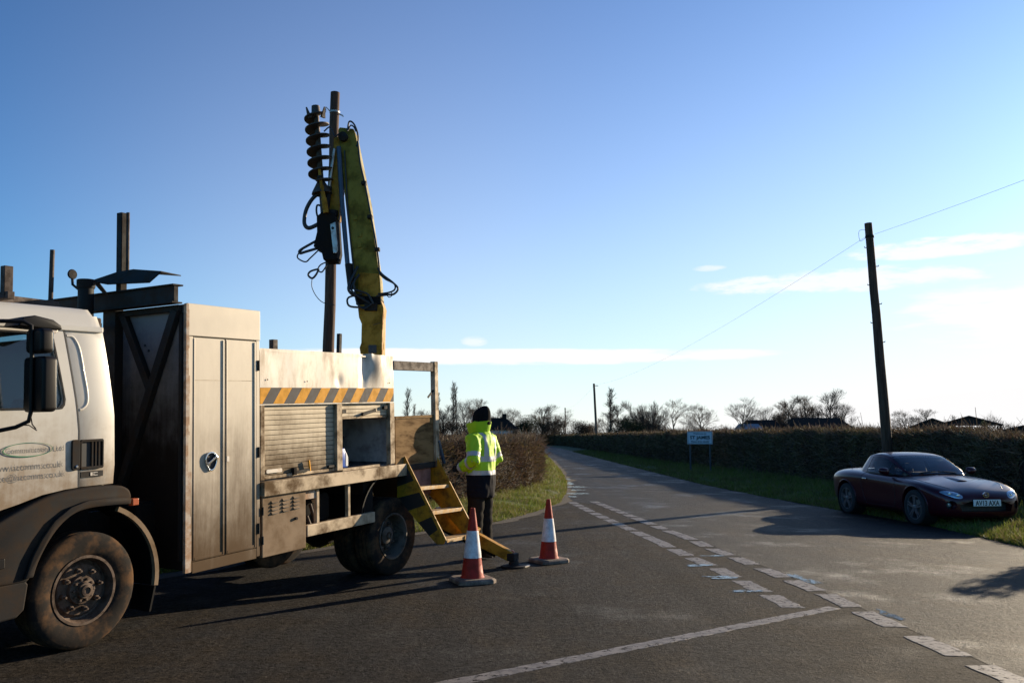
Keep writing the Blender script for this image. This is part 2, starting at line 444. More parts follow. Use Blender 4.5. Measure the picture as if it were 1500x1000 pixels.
def paint_mat():
    m = bpy.data.materials.new('road_paint')
    m.use_nodes = True
    nt = m.node_tree
    b = nt.nodes['Principled BSDF']
    t = N(nt, 'ShaderNodeTexCoord')
    mp = N(nt, 'ShaderNodeMapping')
    mp.inputs['Scale'].default_value = (1, 2.2, 1)
    nt.links.new(t.outputs['Object'], mp.inputs[0])
    a = N(nt, 'ShaderNodeTexNoise', inp={'Scale': 9.0, 'Detail': 8.0, 'Roughness': 0.7})
    nt.links.new(mp.outputs[0], a.inputs['Vector'])
    c = N(nt, 'ShaderNodeTexVoronoi', feature='DISTANCE_TO_EDGE', inp={'Scale': 8.0})
    nt.links.new(mp.outputs[0], c.inputs['Vector'])
    mx = N(nt, 'ShaderNodeMix', data_type='RGBA')
    nt.links.new(smooth(nt, a.outputs['Fac'], 0.42, 0.64), mx.inputs['Factor'])
    mx.inputs[6].default_value = (0.185, 0.160, 0.135, 1)
    mx.inputs[7].default_value = (0.055, 0.045, 0.037, 1)
    m2 = N(nt, 'ShaderNodeMix', data_type='RGBA')
    nt.links.new(smooth(nt, c.outputs['Distance'], 0.035, 0.0), m2.inputs['Factor'])
    nt.links.new(mx.outputs[2], m2.inputs[6])
    m2.inputs[7].default_value = (0.05, 0.042, 0.036, 1)
    nt.links.new(m2.outputs[2], b.inputs['Base Color'])
    b.inputs['Roughness'].default_value = 0.6
    bp = N(nt, 'ShaderNodeBump', inp={'Strength': 0.6, 'Distance': 0.006})
    nt.links.new(a.outputs['Fac'], bp.inputs['Height'])
    nt.links.new(bp.outputs[0], b.inputs['Normal'])
    a3 = N(nt, 'ShaderNodeTexNoise', inp={'Scale': 16.0, 'Detail': 6.0, 'Roughness': 0.75})
    nt.links.new(t.outputs['Object'], a3.inputs['Vector'])
    tr = N(nt, 'ShaderNodeBsdfTransparent')
    mxs = N(nt, 'ShaderNodeMixShader')
    nt.links.new(math_node(nt, 'MULTIPLY', smooth(nt, a3.outputs['Fac'], 0.53, 0.63), 0.85), mxs.inputs[0])
    nt.links.new(b.outputs[0], mxs.inputs[1])
    nt.links.new(tr.outputs[0], mxs.inputs[2])
    nt.links.new(mxs.outputs[0], nt.nodes['Material Output'].inputs['Surface'])
    MATS['road_paint'] = m
paint_mat()

def water_mat():
    """shallow water over tarmac: it breaks up where the stones stand out of it"""
    m = bpy.data.materials.new('puddle_water')
    m.use_nodes = True
    nt = m.node_tree
    b = nt.nodes['Principled BSDF']
    b.inputs['Base Color'].default_value = (0.012, 0.011, 0.010, 1)
    b.inputs['Roughness'].default_value = 0.06
    b.inputs['IOR'].default_value = 1.33
    t = N(nt, 'ShaderNodeTexCoord')
    a = N(nt, 'ShaderNodeTexNoise', inp={'Scale': 26.0, 'Detail': 4.0})
    nt.links.new(t.outputs['Object'], a.inputs['Vector'])
    bp = N(nt, 'ShaderNodeBump', inp={'Strength': 0.35, 'Distance': 0.01})
    nt.links.new(a.outputs['Fac'], bp.inputs['Height'])
    nt.links.new(bp.outputs[0], b.inputs['Normal'])
    a2 = N(nt, 'ShaderNodeTexNoise', inp={'Scale': 11.0, 'Detail': 6.0, 'Roughness': 0.7})
    nt.links.new(t.outputs['Object'], a2.inputs['Vector'])
    tr = N(nt, 'ShaderNodeBsdfTransparent')
    mx = N(nt, 'ShaderNodeMixShader')
    nt.links.new(smooth(nt, a2.outputs['Fac'], 0.46, 0.56), mx.inputs[0])
    nt.links.new(b.outputs[0], mx.inputs[1])
    nt.links.new(tr.outputs[0], mx.inputs[2])
    nt.links.new(mx.outputs[0], nt.nodes['Material Output'].inputs['Surface'])
    MATS['puddle_water'] = m
water_mat()

def soil_mat(name, c1, c2, c3, s1=0.25, s2=3.0, bump=0.6):
    m = bpy.data.materials.new(name)
    m.use_nodes = True
    nt = m.node_tree
    b = nt.nodes['Principled BSDF']
    t = N(nt, 'ShaderNodeTexCoord')
    a = N(nt, 'ShaderNodeTexNoise', inp={'Scale': s1, 'Detail': 8.0, 'Roughness': 0.6})
    c = N(nt, 'ShaderNodeTexNoise', inp={'Scale': s2, 'Detail': 8.0, 'Roughness': 0.7})
    nt.links.new(t.outputs['Object'], a.inputs['Vector'])
    nt.links.new(t.outputs['Object'], c.inputs['Vector'])
    mx = N(nt, 'ShaderNodeMix', data_type='RGBA')
    nt.links.new(smooth(nt, a.outputs['Fac'], 0.35, 0.65), mx.inputs['Factor'])
    mx.inputs[6].default_value = (*c1, 1)
    mx.inputs[7].default_value = (*c2, 1)
    m2 = N(nt, 'ShaderNodeMix', data_type='RGBA')
    nt.links.new(smooth(nt, c.outputs['Fac'], 0.48, 0.72), m2.inputs['Factor'])
    nt.links.new(mx.outputs[2], m2.inputs[6])
    m2.inputs[7].default_value = (*c3, 1)
    nt.links.new(m2.outputs[2], b.inputs['Base Color'])
    b.inputs['Roughness'].default_value = 0.95
    bp = N(nt, 'ShaderNodeBump', inp={'Strength': bump, 'Distance': 0.05})
    nt.links.new(c.outputs['Fac'], bp.inputs['Height'])
    nt.links.new(bp.outputs[0], b.inputs['Normal'])
    MATS[name] = m
soil_mat('field', (0.07, 0.075, 0.022), (0.075, 0.05, 0.03), (0.05, 0.035, 0.02))
soil_mat('verge_turf', (0.050, 0.075, 0.015), (0.065, 0.085, 0.018), (0.055, 0.042, 0.022), 1.2, 9.0)
soil_mat('road_dirt', (0.045, 0.031, 0.019), (0.035, 0.025, 0.016), (0.022, 0.016, 0.011), 3.0, 20.0, 0.5)
soil_mat('bank_soil', (0.045, 0.032, 0.022), (0.06, 0.042, 0.028), (0.03, 0.022, 0.015), 1.0, 6.0, 1.0)
# ---------------------------------------------------------------- mesh helpers
def tag(o, label=None, cat=None, group=None, kind=None):
    if label: o['label'] = label
    if cat: o['category'] = cat
    if group: o['group'] = group
    if kind: o['kind'] = kind
    return o

def empty(name, loc=(0, 0, 0), rz=0.0):
    o = bpy.data.objects.new(name, None)
    o.empty_display_size = 0.2
    o.location = loc
    o.rotation_euler = (0, 0, rz)
    COL.objects.link(o)
    return o

def link_mesh(name, me, m=None, parent=None):
    o = bpy.data.objects.new(name, me)
    if m is not None:
        me.materials.clear()
        me.materials.append(MATS[m] if isinstance(m, str) else m)
    COL.objects.link(o)
    if parent is not None:
        o.parent = parent
    return o

def share(name, me, parent=None, loc=(0, 0, 0), rot=(0, 0, 0), scale=(1, 1, 1)):
    o = bpy.data.objects.new(name, me)
    COL.objects.link(o)
    o.location, o.rotation_euler, o.scale = loc, rot, scale
    if parent is not None:
        o.parent = parent
    return o

def np_mesh(name, V, F, nper):
    """fast mesh from numpy arrays: F is (n, nper)"""
    me = bpy.data.meshes.new(name)
    V = np.asarray(V, dtype=np.float32)
    F = np.asarray(F, dtype=np.int32)
    me.vertices.add(len(V))
    me.vertices.foreach_set('co', V.ravel())
    me.loops.add(F.size)
    me.loops.foreach_set('vertex_index', F.ravel())
    me.polygons.add(len(F))
    me.polygons.foreach_set('loop_start', np.arange(0, F.size, nper, dtype=np.int32))
    me.polygons.foreach_set('loop_total', np.full(len(F), nper, dtype=np.int32))
    me.update(calc_edges=True)
    return me

class MB:
    """collects shapes, then links them as ONE mesh object"""
    def __init__(self):
        self.v, self.f = [], []

    def add(self, vs, fs):
        k = len(self.v)
        self.v += [tuple(map(float, p)) for p in vs]
        self.f += [tuple(i + k for i in q) for q in fs]
        return self

    def box(self, x0, x1, y0, y1, z0, z1):
        return self.add([(x0, y0, z0), (x1, y0, z0), (x1, y1, z0), (x0, y1, z0), (x0, y0, z1), (x1, y0, z1), (x1, y1, z1), (x0, y1, z1)],
                        [(0, 3, 2, 1), (4, 5, 6, 7), (0, 1, 5, 4), (1, 2, 6, 5), (2, 3, 7, 6), (3, 0, 4, 7)])

    def bar(self, p0, p1, w, h, up=(0, 0, 1)):
        """box of section w x h running from p0 to p1"""
        p0, p1, up = Vector(p0), Vector(p1), Vector(up)
        d = (p1 - p0).normalized()
        if abs(d.dot(up)) > 0.98:
            up = Vector((1, 0, 0))
        a = d.cross(up).normalized() * w / 2
        b = a.cross(d).normalized() * h / 2
        vs = [p + s * a + t * b for p in (p0, p1) for s, t in ((-1, -1), (1, -1), (1, 1), (-1, 1))]
        return self.add(vs, [(3, 2, 1, 0), (4, 5, 6, 7), (0, 1, 5, 4), (1, 2, 6, 5), (2, 3, 7, 6), (3, 0, 4, 7)])

    def taper(self, p0, p1, w0, h0, w1, h1, up=(0, 0, 1)):
        p0, p1, up = Vector(p0), Vector(p1), Vector(up)
        d = (p1 - p0).normalized()
        if abs(d.dot(up)) > 0.98:
            up = Vector((1, 0, 0))
        a = d.cross(up).normalized()
        b = a.cross(d).normalized()
        vs = [p + s * a * w / 2 + t * b * h / 2 for p, w, h in ((p0, w0, h0), (p1, w1, h1)) for s, t in ((-1, -1), (1, -1), (1, 1), (-1, 1))]
        return self.add(vs, [(3, 2, 1, 0), (4, 5, 6, 7), (0, 1, 5, 4), (1, 2, 6, 5), (2, 3, 7, 6), (3, 0, 4, 7)])

    def tube(self, path, r, n=8, caps=True):
        P = [Vector(p) for p in path]
        rs = r if isinstance(r, (list, tuple)) else [r] * len(P)
        vs, fs = [], []
        prev = None
        for i, p in enumerate(P):
            d = (P[min(i + 1, len(P) - 1)] - P[max(i - 1, 0)]).normalized()
            if prev is None:
                a = d.orthogonal().normalized()
            else:
                a = (prev - d * prev.dot(d)).normalized()
            prev = a
            b = d.cross(a)
            for k in range(n):
                t = 2 * math.pi * k / n
                vs.append(p + (a * math.cos(t) + b * math.sin(t)) * rs[i])
        for i in range(len(P) - 1):
            for k in range(n):
                fs.append((i * n + k, i * n + (k + 1) % n, (i + 1) * n + (k + 1) % n, (i + 1) * n + k))
        if caps:
            fs.append(tuple(reversed(range(n))))
            fs.append(tuple(range((len(P) - 1) * n, len(P) * n)))
        return self.add(vs, fs)

    def lathe(self, prof, n=32, c=(0, 0, 0), axis='z', closed=False, caps=True):
        """prof: (r, h) pairs turned round an axis through c"""
        vs, fs = [], []
        for r, h in prof:
            for k in range(n):
                t = 2 * math.pi * k / n
                a, b = r * math.cos(t), r * math.sin(t)
                p = {'z': (a, b, h), 'y': (a, h, b), 'x': (h, a, b)}[axis]
                vs.append((p[0] + c[0], p[1] + c[1], p[2] + c[2]))
        m = len(prof)
        for i in range(m if closed else m - 1):
            j = (i + 1) % m
            for k in range(n):
                q = (i * n + k, i * n + (k + 1) % n, j * n + (k + 1) % n, j * n + k)
                fs.append(q if axis != 'y' else tuple(reversed(q)))
        if not closed and caps:
            if prof[0][0] > 1e-6:
                fs.append(tuple(range(n)) if axis == 'y' else tuple(reversed(range(n))))
            if prof[-1][0] > 1e-6:
                r_ = range((m - 1) * n, m * n)
                fs.append(tuple(reversed(r_)) if axis == 'y' else tuple(r_))
        return self.add(vs, fs)

    def prism(self, poly, a, b, plane='xz'):
        """polygon extruded between a and b along the axis left out of plane"""
        n = len(poly)
        f = {'xz': lambda p, t: (p[0], t, p[1]), 'xy': lambda p, t: (p[0], p[1], t), 'yz': lambda p, t: (t, p[0], p[1])}[plane]
        vs = [f(p, a) for p in poly] + [f(p, b) for p in poly]
        fs = [tuple(range(n)), tuple(reversed(range(n, 2 * n)))]
        fs += [(i, i + n, (i + 1) % n + n, (i + 1) % n) for i in range(n)]
        return self.add(vs, fs)

    def plate(self, outer, holes, a, b, plane='xz'):
        """plate with openings: outline and holes in 2D, thickness a..b"""
        f = {'xz': lambda p, t: (p[0], t, p[1]), 'xy': lambda p, t: (p[0], p[1], t), 'yz': lambda p, t: (t, p[0], p[1])}[plane]
        bm = bmesh.new()
        loops, edges = [], []
        for lp in [outer] + holes:
            vs = [bm.verts.new(f(p, a)) for p in lp]
            loops.append(len(lp))
            for i in range(len(vs)):
                edges.append(bm.edges.new((vs[i], vs[(i + 1) % len(vs)])))
        bmesh.ops.triangle_fill(bm, use_beauty=True, use_dissolve=False, edges=edges)
        bm.verts.index_update()
        tri = [tuple(v.index for v in fc.verts) for fc in bm.faces]
        bm.free()
        pts = [p for lp in [outer] + holes for p in lp]
        n = len(pts)
        vs = [f(p, a) for p in pts] + [f(p, b) for p in pts]
        fs = tri + [tuple(i + n for i in reversed(t)) for t in tri]
        k = 0
        for c in loops:
            for i in range(c):
                i0, i1 = k + i, k + (i + 1) % c
                fs.append((i0, i0 + n, i1 + n, i1))
            k += c
        return self.add(vs, fs)

    def grid(self, nu, nv, fn, flip=False):
        vs = [fn(i / nu, j / nv) for j in range(nv + 1) for i in range(nu + 1)]
        fs = []
        for j in range(nv):
            for i in range(nu):
                q = (j * (nu + 1) + i, j * (nu + 1) + i + 1, (j + 1) * (nu + 1) + i + 1, (j + 1) * (nu + 1) + i)
                fs.append(tuple(reversed(q)) if flip else q)
        return self.add(vs, fs)

    def mesh(self, name, bev=0.0, smooth=None, xf=None, recalc=True, segs=2):
        me = bpy.data.meshes.new(name)
        V = self.v
        me.from_pydata(V, [], self.f)
        if recalc or bev:
            bm = bmesh.new()
            bm.from_mesh(me)
            if recalc:
                bmesh.ops.recalc_face_normals(bm, faces=bm.faces)
            if bev:
                es = [e for e in bm.edges if len(e.link_faces) == 2 and e.calc_face_angle(0) > 0.5]
                bmesh.ops.bevel(bm, geom=es, offset=bev, segments=segs, profile=0.5, affect='EDGES', clamp_overlap=True)
            bm.to_mesh(me)
            bm.free()
        if xf:
            for v in me.vertices:
                v.co = xf(v.co)
        if smooth is not None:
            me.polygons.foreach_set('use_smooth', [True] * len(me.polygons))
            me.set_sharp_from_angle(angle=R(smooth))
        me.update()
        return me

    def build(self, name, m, parent=None, bev=0.0, smooth=None, xf=None, recalc=True, segs=2):
        return link_mesh(name, self.mesh(name, bev, smooth, xf, recalc, segs), m, parent)

def text_mesh(body, size, fn, align='LEFT', offset=0.0, extrude=0.0):
    """lettering: flat letters laid out on x (right) and y (up), placed by fn"""
    cu = bpy.data.curves.new('lettering', 'FONT')
    cu.body = body
    cu.size = size
    cu.align_x = align
    cu.offset = offset
    cu.extrude = extrude
    cu.resolution_u = 3
    o = bpy.data.objects.new('lettering', cu)
    COL.objects.link(o)
    dg = bpy.context.evaluated_depsgraph_get()
    me = bpy.data.meshes.new_from_object(o.evaluated_get(dg))
    bpy.data.objects.remove(o, do_unlink=True)
    bpy.data.curves.remove(cu)
    for v in me.vertices:
        v.co = fn(v.co.x, v.co.y, v.co.z)
    me.update()
    return me

def remesh(mb, voxel, smooth_it=6, extra=None):
    """closed shapes fused into one continuous surface"""
    me = mb.mesh('lump')
    o = link_mesh('lump', me)
    md = o.modifiers.new('r', 'REMESH')
    md.mode = 'VOXEL'
    md.voxel_size = voxel
    md.use_smooth_shade = True
    if smooth_it:
        s = o.modifiers.new('s', 'SMOOTH')
        s.factor = 0.5
        s.iterations = smooth_it
    dg = bpy.context.evaluated_depsgraph_get()
    out = bpy.data.meshes.new_from_object(o.evaluated_get(dg))
    bpy.data.objects.remove(o, do_unlink=True)
    return out

def catmull(pts, n=6):
    P = [np.array(p, float) for p in pts]
    out = []
    for i in range(len(P) - 1):
        p0, p1, p2, p3 = P[max(i - 1, 0)], P[i], P[i + 1], P[min(i + 2, len(P) - 1)]
        for k in range(n):
            t = k / n
            out.append(0.5 * (2 * p1 + (p2 - p0) * t + (2 * p0 - 5 * p1 + 4 * p2 - p3) * t * t + (3 * p1 - p0 - 3 * p2 + p3) * t ** 3))
    out.append(P[-1])
    return [tuple(p) for p in out]

def interp(tab, y):
    a = np.array(tab)
    return np.interp(y, a[:, 0], a[:, 1])

def resample(pts, step):
    P = np.array(pts, float)
    d = np.r_[0, np.cumsum(np.hypot(*np.diff(P, axis=0).T))]
    s = np.arange(0, d[-1], step)
    return np.c_[np.interp(s, d, P[:, 0]), np.interp(s, d, P[:, 1])]

# ---------------------------------------------------------------- the ground, the roads, the verges
RIGHT_EDGE = [(-60, 7.4), (5, 7.1), (11.3, 7.02), (14.2, 7.12), (16, 6.98), (17.5, 6.75), (21.7, 6.36), (27, 6.08), (40, 6.1), (70, 6.2), (100, 6.4), (130, 6.3), (150, 4.6), (175, -2), (200, -12), (230, -30)]
LEFT_EDGE = [(18.6, 1.05), (22, 1.42), (27.6, 1.8), (36, 2.1), (60, 2.65), (99, 3.3), (125, 3.1), (145, 1.4), (170, -5), (195, -15), (225, -33)]
HEDGE_R = [(16.8, 10.15), (21, 10.0), (29, 9.5), (42, 8.9), (54, 8.5), (80, 8.5), (105, 8.8), (130, 8.6), (152, 6.6), (178, 0), (205, -10)]
HEDGE_L = [(-9.5, 2.7), (-0.45, 19.1), (-0.1, 20.2), (0.62, 22.3), (0.75, 24), (1.0, 30), (1.5, 45), (2.0, 60), (2.6, 90), (2.3, 120), (0.2, 140), (-5, 160), (-14, 185)]
SIDE_L = [(-14, -8.75), (-3.35, 9.7), (-2.28, 11.6), (-1.2, 13.3), (-0.35, 14.35), (0.4, 16.3), (0.85, 17.9), (1.05, 18.6)]   # left edge of the side road, x y

g = MB()
nx, ny = 80, 80
def ground_pt(u, v):
    x = -900 + 1800 * u
    y = -120 + 1900 * v
    return (x, y, -0.09)
g.grid(nx, ny, ground_pt)
tag(g.build('ground', 'field', smooth=30), kind='structure')

def strip(name, m, left, right, z, nsub=1, camber=0.0):
    """sheet between two polylines of equal length, falling towards its right edge"""
    b = MB()
    n = len(left)
    vs, fs = [], []
    for (a, c) in zip(left, right):
        for k in range(nsub + 1):
            t = k / nsub
            vs.append((a[0] * (1 - t) + c[0] * t, a[1] * (1 - t) + c[1] * t, z - camber * t * t))
    for i in range(n - 1):
        for k in range(nsub):
            p = i * (nsub + 1) + k
            fs.append((p, p + 1, p + nsub + 2, p + nsub + 1))
    b.add(vs, fs)
    return tag(b.build(name, m, recalc=False, smooth=40), kind='structure')

CAMBER = 0.055
# main road: runs away from the camera on the right; its near-left border is the give-way line
ys = np.concatenate([np.arange(-60, 18, 3.0), np.arange(18, 60, 1.5), np.arange(60, 226, 4.0)])
def main_left(y):
    if y < 18.6:
        return float(np.interp(y, [-60, 5, 10, 14, 18.6], [3.3, 3.12, 2.87, 2.47, 1.9])) - 0.02
    return float(np.interp(y, [18.6, 19.5], [1.9, interp(LEFT_EDGE, 19.5)])) - 0.04 if y < 19.5 else float(interp(LEFT_EDGE, y)) - 0.04
rag = lambda y, s: 0.05 * mnoise.noise(Vector((y * 0.9, s, 0))) + 0.03 * mnoise.noise(Vector((y * 3.1, s, 4)))
main_road = strip('main_road', 'asphalt_main', [(main_left(y), y) for y in ys], [(float(interp(RIGHT_EDGE, y)) + 0.10, y) for y in ys], 0.002, 8, CAMBER)

sl = MB()
pl = SIDE_L
poly = [(p[0] - 0.12, p[1]) for p in pl] + [(1.25, 20.2), (2.0, 20.2), (2.5, 14), (2.9, 10), (3.2, 5), (3.4, -60), (-44, -60)]
sl.add([(p[0], p[1], 0.0) for p in poly], [tuple(range(len(poly)))])
bm_side = sl.build('side_road', 'asphalt_side', recalc=True)
tag(bm_side, kind='structure')

# painted give-way dashes and the centre line, thermoplastic a few millimetres proud of the road
def blob_poly(cx, cy, lx, ly, n=20, seed=0, rough=0.12):
    rr = np.random.default_rng(seed)
    out = []
    ph = rr.uniform(0, 6.28, 4)
    for k in range(n):
        t = 2 * math.pi * k / n
        r = 1 + rough * (math.sin(2 * t + ph[0]) + 0.7 * math.sin(3 * t + ph[1]) + 0.5 * math.sin(5 * t + ph[2]))
        out.append((cx + lx * r * math.cos(t), cy + ly * r * math.sin(t)))
    return out

def dash(x0, y0, x1, y1, wd, seed, parent, z=0.004):
    """worn rectangle of paint from (x0,y0) to (x1,y1), width wd"""
    rr = np.random.default_rng(seed)
    d = np.array([x1 - x0, y1 - y0]); L = np.hypot(*d); d /= L
    n_ = np.array([-d[1], d[0]])
    pts = []
    steps = max(5, int(L / 0.07))
    for side in (1, -1):
        rng_ = range(steps + 1) if side == 1 else range(steps, -1, -1)
        for i in rng_:
            t = i / steps
            w = wd / 2 * (1 + rr.uniform(-0.16, 0.06))
            e = rr.uniform(-0.025, 0.025)
            p = np.array([x0, y0]) + d * (t * L + e) + n_ * w * side
            pts.append(tuple(p))
    b = MB()
    n = len(pts)
    c = np.mean(pts, axis=0)
    top = [((p[0] - c[0]) * 0.975 + c[0], (p[1] - c[1]) * 0.975 + c[1], z + 0.0022) for p in pts]
    b.add([(p[0], p[1], z + 0.0003) for p in pts] + top, [(i, (i + 1) % n, n + (i + 1) % n, n + i) for i in range(n)] + [tuple(range(n, 2 * n))])
    return b.build('painted_dash', 'road_paint', parent, recalc=True)

rowA = [(18.95, 1.25), (17, 1.41), (15.7, 1.53), (13.1, 1.81), (12.44, 1.88), (11.83, 1.96), (11.07, 2.01), (10.29, 2.08), (9.46, 2.19), (8.66, 2.23), (7.91, 2.29), (7.0, 2.33)][::-1]
rowB = [(19.2, 1.75), (16.6, 2.0), (13.9, 2.26), (13.2, 2.33), (12.6, 2.42), (11.9, 2.48), (11.07, 2.51), (10.3, 2.61), (9.43, 2.69), (8.67, 2.75), (7.93, 2.82), (7.16, 2.83), (6.3, 2.86), (5.48, 2.9), (4.6, 2.95), (3, 3.0)][::-1]
yA = [18.95, 18.28, 17.6, 17.0, 16.32, 15.68, 15.0, 14.35, 13.75, 13.1, 12.44, 11.83, 11.07, 10.29, 9.46, 8.66, 7.91]
yB = [19.1, 18.4, 17.8, 17.2, 16.58, 15.9, 15.25, 14.6, 13.89, 13.22, 12.61, 11.88, 11.07, 10.31, 9.43, 8.67, 7.93, 7.16, 6.3, 5.5, 4.65]
for i, y in enumerate(yA):
    L_ = 0.50 if y > 13.2 else 0.60
    x0, x1 = interp(rowA, y) + 0.095, interp(rowA, y - L_) + 0.095
    dash(x0, y, x1, y - L_, 0.20, 100 + i, bm_side, 0.0)
for i, y in enumerate(yB):
    L_ = 0.50 if y > 13.5 else 0.585
    x0, x1 = interp(rowB, y) + 0.095, interp(rowB, y - L_) + 0.095
    dash(x0, y, x1, y - L_, 0.20, 200 + i, main_road, 0.002)
cl = dash(-0.75, 4.85, 2.78, 7.33, 0.13, 301, bm_side, 0.0)
cl.name = 'centre_line'

# puddles lying in the hollows of the roads
def pool(x, y, lx, ly, ang, seed):
    """ragged puddle round (x, y)"""
    ring_ = []
    n = 48
    ca, sa = math.cos(R(ang)), math.sin(R(ang))
    for k in range(n):
        t = 2 * math.pi * k / n
        r = 1 + 0.55 * mnoise.noise(Vector((math.cos(t) * 1.4, math.sin(t) * 1.4, seed))) + 0.30 * mnoise.noise(Vector((math.cos(t) * 4, math.sin(t) * 4, seed + 9)))
        a, b = lx * r * math.cos(t), ly * r * math.sin(t)
        ring_.append((x + a * ca - b * sa, y + a * sa + b * ca, 0.0052))
    return tag(MB().add([(x, y, 0.0052)] + ring_, [(0, 1 + k, 1 + (k + 1) % n) for k in range(n)]).build('puddle', 'puddle_water'), kind='structure')
POOLS = [(1.80, 26.6, 0.14, 0.9, 0), (1.84, 24.6, 0.30, 0.30, 0), (1.80, 23.2, 0.22, 0.16, 0), (1.68, 21.7, 0.28, 0.24, 0), (1.92, 29.2, 0.09, 0.7, 0), (1.50, 20.6, 0.10, 0.2, 0),
         (2.14, 9.66, 0.16, 0.07, 10), (2.20, 8.84, 0.17, 0.08, -8), (2.24, 8.07, 0.17, 0.06, 0), (2.99, 8.78, 0.07, 0.30, 8), (3.10, 6.98, 0.05, 0.20, 5), (2.46, 10.43, 0.15, 0.06, 0)]
for i, q in enumerate(POOLS):
    pool(*q, 3.7 * i + 1.1)

# dirt washed along the edges of the tarmac
def dirt_edge(path, w0, w1, seed, z, drop=0.0):
    P = resample(path, 0.25)
    T = np.gradient(P, axis=0); T /= np.linalg.norm(T, axis=1)[:, None]
    vs = []
    for p, t_ in zip(P, T):
        n_ = np.array([t_[1], -t_[0]])
        k = w0 + w1 * max(0, 0.5 + 0.9 * mnoise.noise(Vector((p[0] * 0.9, p[1] * 0.9, seed)))) + 0.05 * mnoise.noise(Vector((p[0] * 5, p[1] * 5, seed)))
        a, b = p - n_ * 0.25, p + n_ * max(0.02, k)
        vs += [(a[0], a[1], z), (b[0], b[1], z)]
    fs = [(2 * i, 2 * i + 1, 2 * i + 3, 2 * i + 2) for i in range(len(P) - 1)]
    return tag(MB().add(vs, fs).build('road_edge_dirt', 'road_dirt', recalc=False), kind='structure')

# verges: turf that rises a few centimetres from the tarmac to the hedge
def verge(name, inner, outer, n_across=6, rise=0.10, drop=0.0):
    b = MB()
    vs, fs = [], []
    nA = n_across
    for a, c in zip(inner, outer):
        for k in range(nA + 1):
            t = k / nA
            x, y = a[0] * (1 - t) + c[0] * t, a[1] * (1 - t) + c[1] * t
            z = -0.02 + (rise + 0.02) * min(1, t * 3.5) ** 0.7 + 0.025 * mnoise.noise(Vector((x * 1.7, y * 1.7, 0))) * min(1, t * 5)
            if k == 0:
                x += 0.10 * mnoise.noise(Vector((x * 2.1, y * 1.3, 3))) + 0.05 * mnoise.noise(Vector((x * 6, y * 6, 9)))
            vs.append((x, y, z - drop))
    for i in range(len(inner) - 1):
        for k in range(nA):
            p = i * (nA + 1) + k
            fs.append((p, p + 1, p + nA + 2, p + nA + 1))
    b.add(vs, fs)
    o = b.build(name, 'verge_turf', smooth=60)
    return tag(o, kind='structure')

yr = np.concatenate([np.arange(-40, 8, 2.0), np.arange(8, 50, 0.35), np.arange(50, 204, 2.0)])
v_in_R = [(float(interp(RIGHT_EDGE, y)), y) for y in yr]
v_out_R = [((float(interp(HEDGE_R, y)) + 0.8) if y > 16.8 else 11.0 + (16.8 - y) * 0.35, y) for y in yr]
verge('grass_verge', v_in_R, v_out_R, drop=0.05)

edgeL = [tuple(p) for p in resample(catmull(SIDE_L, 5) + [(x, y) for y, x in LEFT_EDGE[1:]], 0.35)]
hl = np.array(resample([(-16, -9.0)] + HEDGE_L, 0.35))
outL = []
for p in edgeL:
    k = np.argmin(np.hypot(hl[:, 0] - p[0], hl[:, 1] - p[1]))
    outL.append(hl[k])
# push under the hedge
outL = [(q[0] * 1.0 + (q[0] - p[0]) * 0.25, q[1] + (q[1] - p[1]) * 0.25) for p, q in zip(edgeL, outL)]
verge('grass_verge', edgeL, outL, rise=0.12)

def blades(name, inner, outer, n, hmin, hmax, wid, seed, ymax=60.0, dens_pow=1.6, edge=0.0, drop=0.0):
    """grass: one triangle a blade, thicker near the camera where the photograph resolves it"""
    rg = np.random.default_rng(seed)
    I, O = np.array(inner), np.array(outer)
    ok = (I[:, 1] < ymax) & (I[:, 1] > 7)
    I, O = I[ok], O[ok]
    w = (1.0 / np.maximum(I[:, 1], 8)) ** dens_pow * np.hypot(*(O - I).T) * np.r_[np.hypot(*np.diff(I, axis=0).T), 0.3]
    idx = rg.choice(len(I) - 1, n, p=(w[:-1] / w[:-1].sum()))
    f = rg.random(n)[:, None]
    a = I[idx] * (1 - f) + I[idx + 1] * f
    c = O[idx] * (1 - f) + O[idx + 1] * f
    t = (rg.random(n) ** 1.15)[:, None] * (1.0 + edge) - edge
    p = a * (1 - t) + c * t
    dist = p[:, 1]
    cl_ = np.array([mnoise.noise(Vector((x * 1.3, y * 1.3, 5))) for x, y in p])
    h = rg.uniform(hmin, hmax, n) * (1 + 0.9 * cl_) * (0.6 + 0.9 * np.clip(t[:, 0], 0, 1)) * np.where(rg.random(n) < 0.04, 1.9, 1.0)
    wd = wid * (0.7 + 0.6 * rg.random(n)) * (0.7 + dist / 25.0)
    th = rg.uniform(0, 2 * np.pi, n)
    lean = rg.normal(0, 0.5, (n, 2)) * h[:, None]
    z0 = np.full(n, 0.0) + 0.09 * np.minimum(1, np.clip(t[:, 0], 0, 1) * 3.5) ** 0.7 - 0.015 - drop
    dx, dy = np.cos(th) * wd / 2, np.sin(th) * wd / 2
    V = np.empty((n, 3, 3))
    V[:, 0] = np.c_[p[:, 0] - dx, p[:, 1] - dy, z0]
    V[:, 1] = np.c_[p[:, 0] + dx, p[:, 1] + dy, z0]
    V[:, 2] = np.c_[p[:, 0] + lean[:, 0], p[:, 1] + lean[:, 1], z0 + h]
    me = np_mesh(name, V.reshape(-1, 3), np.arange(3 * n).reshape(-1, 3), 3)
    return link_mesh(name, me, 'grass_blade')
tag(blades('grass', edgeL, outL, 130000, 0.05, 0.13, 0.010, 3, 70), 'short rough grass on the verge by the left hedge', 'grass', kind='stuff')
tag(blades('grass', v_in_R, v_out_R, 170000, 0.06, 0.16, 0.012, 4, 90, drop=0.05), 'rough green grass on the verge behind the parked car', 'grass', kind='stuff')

